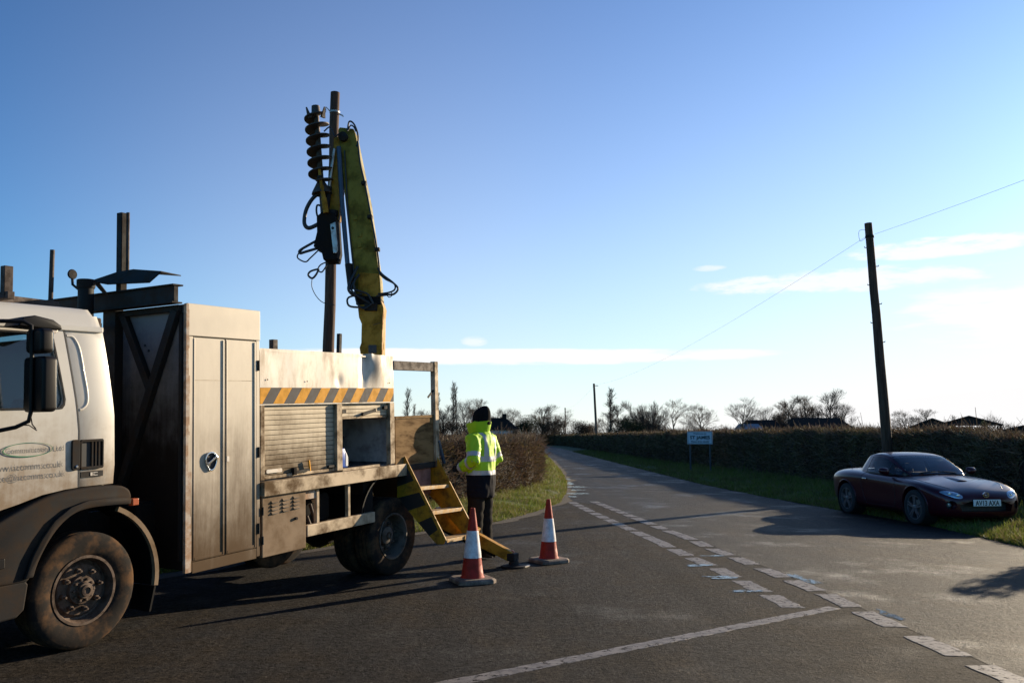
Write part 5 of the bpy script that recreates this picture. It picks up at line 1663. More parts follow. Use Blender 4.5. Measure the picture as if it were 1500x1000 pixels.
sh.add([(0.60, 0.90, 2.70), (0.60, 0.82, 2.69), (0.68, 0.76, 2.55), (0.68, 0.80, 2.55), (0.607, 0.90, 2.70), (0.607, 0.82, 2.69), (0.687, 0.76, 2.55), (0.687, 0.80, 2.55)], [(0, 1, 2, 3), (7, 6, 5, 4), (0, 4, 5, 1), (1, 5, 6, 2), (2, 6, 7, 3), (3, 7, 4, 0)])
part(sh, 'bent_sheet', 'dark_steel')

# --- vented box below
vb = part(MB().box(1.60, 2.14, 0.0, 0.52, 0.335, 0.885), 'vent_box', 'vent_panel', bev=0.006)
for c in range(3):
    for r_ in range(4):
        x, z = 1.705 + c * 0.135, 0.795 - r_ * 0.032 + c * 0.006
        part(MB().add([(x, -0.001, z), (x + 0.075, -0.001, z), (x + 0.075, -0.014, z), (x, -0.014, z), (x, -0.001, z + 0.018), (x + 0.075, -0.001, z + 0.018)], [(0, 1, 2, 3), (3, 2, 5, 4), (0, 3, 4), (1, 5, 2), (0, 4, 5, 1)]), 'louvre', 'vent_panel', vb)
        part(MB().box(x + 0.004, x + 0.071, -0.0135, -0.0015, z - 0.006, z - 0.001), 'louvre_slot', 'grille_black', vb)
part(MB().lathe([(0.014, -0.018), (0.014, -0.002)], 12, (2.005, 0, 0.62), 'y'), 'lock', 'chassis_black', vb)
for z in (0.45, 0.70):
    part(MB().tube([(1.598, -0.008, z), (1.598, -0.008, z + 0.07)], 0.010, 8), 'hinge', 'dark_steel', vb)

# --- locker body
bx0, bx1 = 1.575, 3.50
body = MB()
body.box(bx0, bx1, 0.72, 0.75, 0.87, 2.12)            # back
body.box(bx0, bx0 + 0.02, 0.05, 0.72, 1.0, 2.12)      # ends
body.box(bx1 - 0.02, bx1, 0.05, 0.72, 1.0, 2.12)
body.box(bx0 + 0.02, bx1 - 0.02, 0.05, 0.72, 0.975, 1.0)   # floor
body.box(2.615, 2.635, 0.05, 0.72, 1.0, 1.64)         # division
lk = part(body, 'locker_body', 'locker_inside')
part(MB().box(bx0, bx1, 0.0, 0.76, 2.122, 2.135), 'locker_roof', 'body_panel', lk)
def skin(u, v):
    x, z = bx0 + (bx1 - bx0) * u, 1.805 + (2.15 - 1.805) * v
    dx = x - 3.04
    crease = 0.035 * math.exp(-((dx + 0.06 * (1 - v)) / 0.05) ** 2) * (0.35 + 0.65 * v)
    bulge = -0.045 * math.exp(-((x - 3.22) / 0.13) ** 2) * math.exp(-((v - 0.65) / 0.5) ** 2)
    lip_ = -0.02 * math.exp(-((x - 3.09) / 0.03) ** 2) * max(0, v - 0.75) * 4
    din = 0.010 * math.exp(-((x - 2.62) / 0.04) ** 2 - ((v - 0.2) / 0.15) ** 2)
    wob = 0.004 * mnoise.noise(Vector((x * 3, z * 3, 0)))
    zz = z + 0.012 * math.exp(-((x - 3.1) / 0.05) ** 2) * v - 0.015 * max(0, x - 3.3) * v
    return (x, 0.0 + crease + bulge + lip_ + din + wob, zz)
part(MB().grid(120, 24, skin, flip=False), 'dented_top_panel', 'body_panel', lk, smooth=70)
for x, z in ((1.66, 1.875), (2.16, 1.865), (3.2, 1.86), (3.42, 1.86)):
    part(MB().lathe([(0.008, -0.008), (0.006, -0.010), (0, -0.010)], 8, (x, 0, z), 'y'), 'rivet', 'brown_steel', lk)
# hazard stripes: alternate slanted plates
bz0, bz1 = 1.662, 1.803
part(MB().box(bx0, bx1, 0.002, 0.02, bz0 - 0.012, bz1 + 0.003), 'stripe_backing', 'body_panel', lk)
per, slant = 0.262, 0.105
def clip_par(xa, xb):
    P = [(xa, bz0), (xb, bz0), (xb + slant, bz1), (xa + slant, bz1)]
    out = []
    def clipx(P, lim, keep_gt):
        res = []
        for i in range(len(P)):
            a, b = P[i], P[(i + 1) % len(P)]
            ia, ib = (a[0] >= lim) == keep_gt, (b[0] >= lim) == keep_gt
            if ia: res.append(a)
            if ia != ib:
                t = (lim - a[0]) / (b[0] - a[0])
                res.append((lim, a[1] + t * (b[1] - a[1])))
        return res
    P = clipx(P, bx0 + 0.002, True)
    return clipx(P, bx1 - 0.002, False) if len(P) > 2 else P
for k in range(-1, 9):
    for j, m in ((0, 'hazard_yellow'), (1, 'hazard_grey')):
        xa = bx0 - 0.105 + k * per + j * per / 2
        P = clip_par(xa + 0.0006, xa + per / 2 - 0.0006)
        if len(P) > 2:
            part(MB().prism(P, -0.0025, 0.001), 'hazard_stripe', m, lk)
# shutter bays
part(MB().box(bx0, 1.625, -0.006, 0.05, 1.0, 1.648), 'jamb', 'sill_metal', lk, bev=0.003)
part(MB().box(2.575, 2.655, -0.006, 0.05, 1.0, 1.648), 'jamb', 'sill_metal', lk, bev=0.003)
part(MB().box(3.425, bx1 + 0.002, -0.006, 0.05, 1.0, 1.648), 'jamb', 'sill_metal', lk, bev=0.003)
sill = part(MB().box(1.59, 3.68, -0.035, 0.055, 0.86, 0.985), 'sill_beam', 'sill_metal', bev=0.005)
rs = part(MB().box(1.626, 2.574, 0.052, 0.058, 1.0, 1.648), 'roller_shutter', 'chassis_black')
nsl, zb = 14, 1.03
hs = (1.645 - zb) / nsl
for k in range(nsl):
    z = zb + k * hs
    sl_ = MB()
    sl_.add([(1.628, 0.050, z + 0.003), (2.572, 0.050, z + 0.003), (2.572, 0.0345, z + 0.0045), (1.628, 0.0345, z + 0.0045), (2.572, 0.033, z + hs * 0.5), (1.628, 0.033, z + hs * 0.5), (2.572, 0.0345, z + hs - 0.0005), (1.628, 0.0345, z + hs - 0.0005), (2.572, 0.050, z + hs), (1.628, 0.050, z + hs)],
            [(0, 1, 2, 3), (3, 2, 4, 5), (5, 4, 6, 7), (7, 6, 8, 9), (9, 8, 1, 0), (0, 3, 5, 7, 9), (1, 8, 6, 4, 2)])
    part(sl_, 'slat', 'shutter_metal', rs, smooth=30)
part(MB().box(1.628, 2.572, 0.024, 0.05, 1.001, 1.029), 'bottom_bar', 'sill_metal', rs, bev=0.004)
part(MB().prism(rrect(1.67, 1.86, 1.052, 1.085, 0.012), 0.018, 0.034), 'grab_plate', 'bare_steel', rs)
part(MB().box(1.99, 2.03, 0.0, 0.034, 1.01, 1.075), 'lock_block', 'chassis_black', rs, bev=0.004)
part(MB().bar((2.21, 0.01, 1.03), (2.19, 0.005, 1.13), 0.016, 0.016), 'lock_lever', 'hazard_yellow', rs, bev=0.003)
part(MB().bar((2.03, 0.012, 1.035), (2.21, 0.012, 1.045), 0.02, 0.02), 'lock_rod', 'dark_steel', rs)
part(MB().box(2.47, 2.565, 0.005, 0.034, 1.04, 1.06), 'latch', 'dark_steel', rs)
r2 = part(MB().lathe([(0.0, 2.66), (0.065, 2.66), (0.065, 3.42), (0, 3.42)], 18, (0, 0.14, 1.575), 'x'), 'rolled_shutter', 'shutter_metal', smooth=40)
for z in (1.52, 1.556, 1.592, 1.628):
    part(MB().box(2.66, 3.42, 0.034, 0.048, z, z + 0.033), 'slat', 'shutter_metal', r2, bev=0.004)
part(MB().box(2.66, 3.42, 0.026, 0.05, 1.495, 1.517), 'bottom_bar', 'sill_metal', r2, bev=0.004)
part(MB().bar((2.98, 0.01, 1.535), (3.20, 0.012, 1.575), 0.02, 0.03), 'lock_rod', 'dark_steel', r2, bev=0.003)
for x, z in ((2.70, 1.57), (3.37, 1.60)):
    part(MB().box(x - 0.03, x + 0.03, 0.005, 0.034, z - 0.018, z + 0.018), 'latch', 'dark_steel', r2, bev=0.004)
# inside the open bay
part(MB().box(3.475, 3.4795, 0.06, 0.70, 1.02, 1.5), 'lining', 'locker_lining', lk)
part(MB().box(2.95, 3.45, 0.712, 0.719, 1.02, 1.5), 'lining', 'locker_lining', lk)
for z in (1.15, 1.30):
    part(MB().box(2.64, 3.05, 0.28, 0.71, z, z + 0.014), 'shelf', 'dark_steel', lk)
part(MB().lathe([(0.015, 0.702), (0.012, 0.699), (0, 0.699)], 10, (3.36, 0, 1.27), 'y'), 'knob', 'grille_black', lk)
part(MB().box(2.66, 3.25, 0.0, 0.05, 0.987, 1.012), 'loose_batten', 'sill_metal', lk, bev=0.003)
# far side lockers and the bed between
part(MB().box(1.575, 3.5, 1.48, 2.2, 0.9, 2.08), 'far_locker', 'body_panel', bev=0.01)
part(MB().box(0.9, 4.4, 0.75, 1.48, 0.86, 0.92), 'load_bed', 'dark_steel')
part(MB().box(2.72, 2.79, 0.98, 1.04, 0.92, 2.345), 'bolster_post', 'brown_steel', bev=0.004)
part(MB().bar((3.72, 1.0, 0.92), (3.80, 1.0, 2.47), 0.045, 0.045), 'bolster_post', 'dark_steel', bev=0.004)

# --- below the sill
part(MB().box(2.16, 3.16, 0.0, 0.05, 0.43, 0.535), 'side_guard', 'sill_metal', bev=0.005)
for x in (2.31, 2.76):
    part(MB().box(x, x + 0.035, 0.02, 0.06, 0.535, 0.86), 'guard_post', 'sill_metal', bev=0.003)
part(MB().box(2.17, 2.32, 0.03, 0.10, 0.77, 0.858), 'bracket', 'edge_rust')
tk = part(MB().prism(rrect(2.36, 2.72, 0.50, 0.78, 0.06), 0.22, 0.6), 'air_tank', 'chassis_black', bev=0.02, smooth=40)
part(MB().lathe([(0.0, 0.145), (0.022, 0.15), (0.026, 0.17), (0.02, 0.20)], 14, (2.46, 0, 0.72), 'y'), 'filler_cap', 'lamp_lens', tk, smooth=50)
part(MB().tube(catmull([(2.28, 0.12, 0.60), (2.33, 0.1, 0.48), (2.38, 0.12, 0.55), (2.36, 0.15, 0.70)], 6), 0.016, 8), 'drain_hose', 'brown_steel', smooth=50)
mg2 = MB().prism(arc(3.45, 0.42, 0.50, 175, 20, 22) + arc(3.45, 0.42, 0.485, 20, 175, 22), 0.02, 0.60)
part(mg2, 'rear_mudguard', 'black_plastic', smooth=40)
part(MB().box(3.05, 3.2, 0.06, 0.6, 0.50, 0.86), 'arch_panel', 'chassis_black')

# --- rear platform, board, gantry
part(MB().box(3.51, 4.38, 0.0, 2.15, 0.90, 0.962), 'rear_platform', 'dark_steel', bev=0.004)
bo = part(MB().box(3.54, 4.27, 0.015, 0.035, 0.965, 1.47), 'plywood_board', 'plywood', bev=0.003)
part(MB().box(3.54, 4.27, 0.006, 0.044, 1.471, 1.50), 'edge_strip', 'plywood', bo)
part(MB().box(4.275, 4.345, -0.012, 0.05, 0.90, 2.115), 'gantry_post', 'sill_metal', bev=0.004)
part(MB().box(3.505, 4.273, -0.005, 0.045, 2.0, 2.10), 'gantry_beam', 'brown_steel', bev=0.004)
part(MB().bar((4.27, 0.01, 1.78), (4.16, 0.01, 1.70), 0.012, 0.02), 'hook', 'dark_steel')
part(MB().box(4.275, 4.345, 2.1, 2.16, 0.90, 2.115), 'far_gantry_post', 'dark_steel')
part(MB().box(3.72, 4.24, 0.045, 0.06, 0.60, 0.895), 'maroon_panel', 'maroon_panel')
part(MB().bar((4.33, -0.01, 1.20), (4.44, -0.01, 0.93), 0.03, 0.03), 'grab_rail', 'hydraulic_blue')
part(MB().box(4.50, 4.63, 0.18, 0.23, 0.99, 1.08), 'tail_lamp_board', 'white_plastic', bev=0.004)

# --- access steps (not leaning: they stand by themselves from the platform edge)
stp = empty('access_steps')
stp.parent = truck
def stair(y):  # height of the stair line at lateral distance y (negative towards the viewer)
    return 1.20 + (y / 0.52) * 0.82
for x in (3.66, 4.27):
    so = MB()
    a, b = (0.02, 1.235), (-0.53, 0.37)
    so.prism([(a[0], a[1]), (b[0], b[1]), (b[0] + 0.02, 0.335), (b[0] + 0.10, 0.33), (b[0] + 0.16, 0.375), (0.10, 0.80), (0.10, 1.235)], x - 0.008, x + 0.008, 'yz')
    st = part(so, 'stringer', 'step_yellow', stp, lean=False, bev=0.002)
    ed_ = MB().bar((x, a[0] - 0.004, a[1]), (x, b[0] - 0.004, b[1]), 0.030, 0.012, (1, 0, 0))
    part(ed_, 'stringer_edge', 'step_yellow', st, lean=False)
    if x < 4:
        for k in range(3):
            t0 = 0.14 + k * 0.29
            q = [(a[0] + (b[0] - a[0]) * tt + 0.018, a[1] + (b[1] - a[1]) * tt) for tt in (t0, t0 + 0.15)]
            lim = lambda z: 0.10 if z > 0.80 else max(-0.36, 0.10 - (0.80 - z) / 0.425 * 0.47)
            part(MB().prism([q[0], q[1], (lim(q[1][1] - 0.07) - 0.004, q[1][1] - 0.07), (lim(q[0][1] - 0.07) - 0.004, q[0][1] - 0.07)], x - 0.0115, x - 0.0085, 'yz'), 'black_stripe', 'stripe_black', st, lean=False)
for y, z in ((-0.16, 0.915), (-0.345, 0.665), (-0.53, 0.385)):
    tr_ = MB().box(3.669, 4.261, y - 0.012, y + 0.15, z - 0.008, z).box(3.669, 4.261, y - 0.018, y - 0.012, z - 0.035, z + 0.002)
    part(tr_, 'tread', 'worn_tread', stp, lean=False, bev=0.002)
part(MB().box(4.0, 4.262, -0.56, -0.549, 0.35, 0.387), 'kick_plate', 'step_yellow', stp, lean=False)

# --- stabiliser leg reaching the road
lg = MB().taper((4.40, 0.02, 0.50), (4.60, -0.80, 0.115), 0.13, 0.15, 0.10, 0.11)
sb = part(lg, 'stabiliser_leg', 'crane_yellow', lean=False, bev=0.008)
part(MB().taper((4.37, 0.10, 0.56), (4.50, -0.40, 0.33), 0.16, 0.19, 0.15, 0.17), 'outer_sleeve', 'crane_yellow', sb, lean=False, bev=0.006)
part(MB().tube([(4.44, 0.05, 0.40), (4.57, -0.62, 0.12)], 0.03, 10), 'ram', 'chassis_black', sb, lean=False, smooth=50)
part(MB().lathe([(0.15, 0.0), (0.15, 0.015), (0.06, 0.03), (0.045, 0.09), (0, 0.095)], 18, (4.61, -0.83, 0.004)), 'foot', 'dark_steel', sb, lean=False, smooth=35)
part(MB().box(4.54, 4.66, -0.87, -0.77, 0.07, 0.155), 'foot_head', 'dark_steel', sb, lean=False, bev=0.012)
part(MB().lathe([(0.028, 0.0), (0.028, 0.012), (0.014, 0.03), (0, 0.033)], 12, (4.62, -0.80, 0.152)), 'lamp', 'orange_lens', sb, lean=False, smooth=40)
part(MB().box(4.60, 4.72, -0.98, -0.95, 0.005, 0.02), 'foot_lug', 'bare_steel', sb, lean=False)

# --- crane: column, boom, folded arm, auger and its motor.  The crane is slewed square to the road,
#     so its own plane is given by cx (to the right of the road) and z
def CR(cx, z, cy=10.417):
    dx, dy = cx + 2.929, cy - 5.921
    return Vector((dx * 0.4824 + dy * 0.8759, -dx * 0.8759 + dy * 0.4824, z))
CUP = (0.8759, 0.4824, 0)            # depth direction of the slewed crane
CSD = Vector((0.4824, -0.8759, 0))   # its right-hand direction
def slab(poly, y0, y1):
    """outline in the crane's plane, extruded in depth"""
    n = len(poly)
    vs = [CR(x, z, y0) for x, z in poly] + [CR(x, z, y1) for x, z in poly]
    return MB().add(vs, [tuple(range(n)), tuple(reversed(range(n, 2 * n)))] + [(i, i + n, (i + 1) % n + n, (i + 1) % n) for i in range(n)])
YC = 10.417
col_ = part(slab([(-1.89, 0.9), (-1.62, 0.9), (-1.62, 2.95), (-1.61, 3.06), (-1.645, 3.16), (-1.90, 3.16), (-1.935, 3.05), (-1.92, 2.94), (-1.885, 2.86), (-1.885, 2.62), (-1.905, 2.56), (-1.89, 2.47)], YC - 0.13, YC + 0.13), 'crane_column', 'crane_yellow', lean=False, bev=0.012)
part(MB().box(4.15, 4.85, 0.7, 1.6, 0.80, 1.0), 'crane_base', 'chassis_black', lean=False)
part(slab([(-1.79, 2.49), (-1.69, 2.49), (-1.69, 2.59), (-1.79, 2.59)], YC - 0.142, YC - 0.131), 'rating_plate', 'hazard_grey', col_, lean=False)
part(slab([(-1.85, 3.02), (-1.69, 3.02), (-1.69, 3.12), (-1.85, 3.12)], YC - 0.165, YC - 0.12), 'knuckle_block', 'dark_steel', col_, lean=False, bev=0.01)
part(slab([(-1.74, 2.84), (-1.655, 2.865), (-1.655, 2.872), (-1.74, 2.847)], YC - 0.135, YC - 0.131), 'scratch', 'stripe_black', col_, lean=False)
boom = part(slab([(-1.97, 3.14), (-1.645, 3.14), (-1.665, 3.42), (-1.82, 4.42), (-2.025, 5.36), (-2.045, 5.40), (-2.225, 5.42), (-2.245, 5.38), (-2.125, 4.42), (-2.0, 3.45)], YC - 0.11, YC + 0.11), 'crane_boom', 'crane_olive', lean=False, bev=0.010)
part(slab([(-1.95, 3.20), (-1.66, 3.20), (-1.69, 3.50), (-1.93, 3.52)], YC - 0.116, YC + 0.116), 'boom_root', 'crane_yellow', boom, lean=False, bev=0.006)
part(slab([(-1.96, 3.10), (-1.64, 3.10), (-1.65, 3.20), (-1.96, 3.22)], YC - 0.14, YC + 0.13), 'knuckle', 'chassis_black', boom, lean=False, bev=0.01)
part(MB().tube([CR(-2.07, 3.55, YC - 0.13), CR(-2.165, 4.42, YC - 0.13), CR(-2.225, 5.15, YC - 0.13)], 0.030, 12), 'boom_ram', 'hydraulic_blue', boom, lean=False, smooth=50)
part(MB().tube([CR(-2.02, 3.30, YC - 0.13), CR(-2.065, 3.62, YC - 0.13)], 0.046, 12), 'ram_barrel', 'dark_steel', boom, lean=False, smooth=50)
for x, z in ((-1.93, 3.86), (-1.99, 4.22), (-1.86, 3.84), (-1.93, 4.0)):
    part(slab([(x - 0.025, z - 0.03), (x + 0.025, z - 0.02), (x + 0.02, z + 0.03), (x - 0.02, z + 0.025)], YC - 0.125, YC - 0.108), 'boom_lug', 'crane_olive', boom, lean=False, bev=0.004)
part(MB().tube([CR(-2.17, 5.28, YC - 0.17), CR(-2.17, 5.28, YC + 0.17)], 0.06, 16), 'boom_pin', 'dark_steel', boom, lean=False, smooth=40)
arm = part(slab([(-2.30, 5.28), (-2.17, 5.32), (-2.165, 4.75), (-2.215, 4.20), (-2.34, 4.20), (-2.31, 4.75)], YC - 0.10, YC + 0.08), 'crane_arm', 'crane_yellow', lean=False, bev=0.006)
part(MB().tube([CR(-2.28, 5.12, YC - 0.14), CR(-2.335, 4.62, YC - 0.14)], 0.020, 10), 'arm_ram', 'bare_steel', arm, lean=False, smooth=50)
part(MB().tube([CR(-2.335, 4.62, YC - 0.14), CR(-2.37, 4.24, YC - 0.14)], 0.040, 10), 'ram_barrel', 'dark_steel', arm, lean=False, smooth=50)
motor = part(slab([(-2.50, 3.83), (-2.46, 4.02), (-2.47, 4.22), (-2.39, 4.29), (-2.23, 4.26), (-2.21, 4.02), (-2.19, 3.78), (-2.21, 3.66), (-2.37, 3.66), (-2.40, 3.78)], YC - 0.20, YC + 0.10), 'auger_motor', 'chassis_black', lean=False, bev=0.012)
part(slab([(-2.29, 4.11), (-2.225, 4.14), (-2.185, 3.78), (-2.20, 3.74), (-2.24, 3.74)], YC - 0.225, YC - 0.202), 'side_plate', 'bare_steel', motor, lean=False, bev=0.004)
part(MB().tube([CR(-2.255, 4.06, YC - 0.232), CR(-2.255, 4.06, YC - 0.222)], 0.018, 12), 'plate_hole', 'grille_black', motor, lean=False)
part(MB().tube([CR(-2.36, 3.68, YC - 0.1), CR(-2.24, 3.69, YC - 0.1), CR(-2.19, 3.66, YC - 0.1)], 0.03, 8), 'swivel', 'dark_steel', motor, lean=False)
part(MB().tube([CR(-2.30, 4.24, YC - 0.1), CR(-2.305, 4.31, YC - 0.1)], 0.085, 18), 'collar', 'dark_steel', motor, lean=False, smooth=40)
rod = part(MB().tube([CR(-2.435, 4.81, YC - 0.27), CR(-2.40, 4.58, YC - 0.27)], 0.018, 10), 'latch_rod', 'crane_yellow', motor, lean=False, smooth=50)
part(MB().tube([CR(-2.40, 4.60, YC - 0.26), CR(-2.37, 4.42, YC - 0.25)], 0.028, 10), 'rod_sleeve', 'crane_yellow', rod, lean=False, smooth=50)
part(MB().tube([CR(-2.372, 4.44, YC - 0.25), CR(-2.345, 4.26, YC - 0.22)], 0.036, 10), 'rod_sleeve', 'crane_yellow', rod, lean=False, smooth=50)
part(MB().tube([CR(-2.425, 4.72, YC - 0.27), CR(-2.42, 4.69, YC - 0.27)], 0.032, 10), 'rod_clamp', 'dark_steel', rod, lean=False)
# auger: shaft along a slightly tilted axis with a helical flight
a0, a1 = CR(-2.39, 4.24, YC - 0.16), CR(-2.525, 5.62, YC - 0.16)
axis = (a1 - a0).normalized()
e1 = axis.cross(Vector((0.5, 0.8, 0))).normalized()
e2 = axis.cross(e1)
La = (a1 - a0).length
ag = part(MB().tube([a0, a1], 0.036, 12), 'auger', 'auger_steel', lean=False, smooth=50)
turns, steps = 6.3, 170
fv, ff = [], []
for i in range(steps + 1):
    t = i / steps
    s_ = 0.40 + (La - 0.40 - 0.06) * t
    th = 2 * math.pi * turns * t + 0.8
    ro = 0.155 * (1.0 if t < 0.93 else 1.0 - (t - 0.93) * 4)
    c = a0 + axis * s_
    rd = e1 * math.cos(th) + e2 * math.sin(th)
    for rr2, dz in ((0.03, 0.008), (ro, 0.007), (ro, -0.007), (0.03, -0.008)):
        fv.append(c + rd * rr2 + axis * dz + axis * 0.02 * (rr2 > 0.05))
for i in range(steps):
    for k in range(4):
        ff.append((i * 4 + k, i * 4 + (k + 1) % 4, (i + 1) * 4 + (k + 1) % 4, (i + 1) * 4 + k))
ff += [(3, 2, 1, 0), tuple(range(steps * 4, steps * 4 + 4))]
part(MB().add(fv, ff), 'auger_flight', 'auger_steel', ag, lean=False, smooth=40)
part(MB().tube([a1 - axis * 0.05, a1 + axis * 0.06], [0.062, 0.052], 10), 'auger_head', 'auger_steel', ag, lean=False, smooth=40)
for th in (0.3, 2.2, 4.4):
    rd = e1 * math.cos(th) + e2 * math.sin(th)
    part(MB().taper(a1 - axis * 0.12 + rd * 0.10, a1 + axis * 0.015 + rd * 0.14, 0.06, 0.035, 0.014, 0.014), 'cutting_tooth', 'auger_steel', ag, lean=False)
cone_ = MB().lathe([(0.05, 0.0), (0.13, 0.0), (0.125, 0.02), (0.05, 0.16)], 16)
part(MB().add([a0 + axis * (0.28 + v[2]) + e1 * v[0] + e2 * v[1] for v in cone_.v], cone_.f), 'auger_cone', 'auger_steel', ag, lean=False, smooth=40)
# hoses
def hose(pts, r, y=10.25, nm='hose', par=None, m='hose_rubber', dy=0.0):
    P = [CR(x, z, y + dy * (0.5 - abs(i / (len(pts) - 1) - 0.5))) for i, (x, z) in enumerate(pts)]
    return part(MB().tube(catmull(P, 6), r, 8), nm, m, par if par else boom, lean=False, smooth=60)
hose([(-1.69, 3.56), (-1.63, 3.48), (-1.50, 3.38), (-1.43, 3.30), (-1.48, 3.23), (-1.57, 3.22), (-1.70, 3.20)], 0.013)
hose([(-1.66, 3.48), (-1.59, 3.42), (-1.48, 3.36), (-1.47, 3.29), (-1.54, 3.25), (-1.68, 3.23)], 0.011)
hose([(-1.58, 3.21), (-1.53, 3.26), (-1.50, 3.22), (-1.54, 3.19), (-1.58, 3.23)], 0.006)
hose([(-1.94, 3.58), (-2.02, 3.39), (-2.04, 3.28), (-1.98, 3.21), (-1.85, 3.17)], 0.018, dy=-0.1)
hose([(-1.92, 3.48), (-2.01, 3.32), (-1.97, 3.23), (-1.88, 3.17), (-1.76, 3.10)], 0.014, dy=-0.12)
hose([(-1.88, 3.23), (-2.04, 3.19), (-2.06, 3.12), (-2.01, 3.07), (-1.82, 3.06)], 0.013)
hose([(-1.96, 3.42), (-1.98, 3.30), (-1.90, 3.26), (-1.80, 3.22), (-1.73, 3.10)], 0.013, y=10.22)
hose([(-1.97, 3.33), (-1.94, 3.13), (-1.85, 3.04), (-1.75, 3.10)], 0.011, y=10.22)
hose([(-2.40, 4.57), (-2.53, 4.46), (-2.61, 4.31), (-2.63, 4.15), (-2.59, 4.08), (-2.52, 4.09), (-2.38, 4.17)], 0.026, par=motor)
hose([(-2.40, 3.95), (-2.54, 3.87), (-2.67, 3.79), (-2.67, 3.75), (-2.60, 3.77), (-2.40, 3.83)], 0.017, par=motor)
hose([(-2.43, 3.80), (-2.54, 3.69), (-2.60, 3.64), (-2.69, 3.68), (-2.70, 3.73), (-2.64, 3.80)], 0.009, par=motor)
hose([(-2.42, 4.36), (-2.47, 4.37), (-2.48, 4.30), (-2.46, 4.22), (-2.42, 4.22)], 0.013, par=motor, nm='bracket')
hose([(-2.11, 5.34), (-2.09, 5.47), (-2.03, 5.44), (-1.98, 5.32), (-1.97, 5.21), (-1.99, 5.14)], 0.011)
hose([(-2.10, 5.36), (-2.07, 5.42), (-2.03, 5.40), (-2.00, 5.34)], 0.009)
hose([(-1.975, 5.21), (-1.935, 4.91), (-1.87, 4.64), (-1.78, 4.20), (-1.695, 3.76), (-1.66, 3.48)], 0.012, nm='hose_line')
hose([(-2.15, 5.1), (-2.12, 4.7), (-2.08, 4.2), (-2.02, 3.7), (-1.98, 3.4)], 0.009, y=10.29, nm='hose_line')
hose([(-2.40, 5.32), (-2.32, 5.38), (-2.26, 5.26), (-2.2, 5.3)], 0.009, y=10.2)
for x, z in ((-1.885, 4.66), (-1.80, 4.22), (-1.70, 3.80)):
    part(slab([(x - 0.03, z - 0.02), (x + 0.03, z - 0.02), (x + 0.03, z + 0.02), (x - 0.03, z + 0.02)], 10.22, 10.30), 'hose_clip', 'dark_steel', boom, lean=False)
hose([(-2.51, 3.43), (-2.51, 3.32), (-2.45, 3.20), (-2.36, 3.12), (-2.22, 3.09)], 0.005, nm='sling_wire', par=motor)
hose([(-2.33, 3.64), (-2.41, 3.60), (-2.44, 3.54), (-2.39, 3.51), (-2.33, 3.60)], 0.009, nm='shackle', par=motor)
hose([(-2.43, 3.55), (-2.53, 3.52), (-2.56, 3.47), (-2.51, 3.43), (-2.46, 3.48), (-2.43, 3.55)], 0.013, nm='shackle', par=motor)

# blue container standing in the open locker
jc = MB().prism([(0, 0), (0.20, 0), (0.20, 0.13), (0.14, 0.235), (0.04, 0.235), (0.0, 0.18)], 0, 0.17)
can = jc.build('plastic_container', 'blue_plastic', bev=0.014, smooth=40, segs=3)
M_ = Matrix.Translation(truck.location) @ Matrix.Rotation(R(61.156), 4, 'Z')
pcan = TX(Vector((2.672, 0.075, 1.014)))
can.location = M_ @ pcan
can.rotation_euler = (0, -PT, R(61.156))
can.scale = (0.78, 0.78, 0.82)
tag(can, 'small blue plastic container standing in the open truck locker', 'container')
MB().prism([(0.155, 0.015), (0.202, 0.015), (0.202, 0.12), (0.165, 0.19), (0.155, 0.16)], -0.004, 0.06).build('label_panel', 'white_plastic', can, bev=0.004)
MB().lathe([(0.026, 0.232), (0.026, 0.262), (0, 0.264)], 14, (0.09, 0.08, 0)).build('cap', 'white_plastic', can, smooth=40)
# ---------------------------------------------------------------- traffic cones
def traffic_cone(label, x, y, H, bw, rz):
    t = empty('traffic_cone', (x, y, 0.0), R(rz))
    tag(t, label, 'cone', 'traffic cones beside the steps')
    b = MB()
    h = bw / 2
    c = 0.05
    octo = [(-h + c, -h), (h - c, -h), (h, -h + c), (h, h - c), (h - c, h), (-h + c, h), (-h, h - c), (-h, -h + c)]
    b.add([(p[0], p[1], 0.002) for p in octo] + [(p[0], p[1], 0.035) for p in octo] + [(p[0] * 0.9, p[1] * 0.9, 0.05) for p in octo],
          [tuple(reversed(range(8))), tuple(range(16, 24))] + [(i, (i + 1) % 8, 8 + (i + 1) % 8, 8 + i) for i in range(8)] + [(8 + i, 8 + (i + 1) % 8, 16 + (i + 1) % 8, 16 + i) for i in range(8)])
    b.build('base', 'cone_base', t, bev=0.004)
    r0, r1 = bw * 0.285, 0.024
    rad = lambda z: r0 + (r1 - r0) * (z - 0.05) / (H - 0.05)
    za, zb_ = 0.05 + 0.29 * (H - 0.05), 0.05 + 0.665 * (H - 0.05)
    MB().lathe([(rad(0.05) + 0.012, 0.049), (rad(0.07), 0.065), (rad(za), za)], 36).build('lower_body', 'cone_red', t, smooth=40)
    MB().lathe([(rad(za) - 0.002, za - 0.006), (rad(za) + 0.004, za - 0.004), (rad(zb_) + 0.004, zb_ + 0.004), (rad(zb_) - 0.002, zb_ + 0.005)], 36).build('white_sleeve', 'cone_white', t, smooth=40)
    MB().lathe([(rad(zb_), zb_), (rad(H - 0.02), H - 0.02), (r1 * 0.9, H), (r1 * 0.55, H), (r1 * 0.5, H - 0.05), (0, H - 0.05)], 36).build('upper_body', 'cone_red', t, smooth=40)
    return t
traffic_cone('red and white traffic cone nearest the camera, in front of the steps', -0.40, 8.58, 0.735, 0.40, 24)
traffic_cone('red and white traffic cone farther right, beyond the stabiliser foot', 0.43, 9.92, 0.725, 0.385, 34)

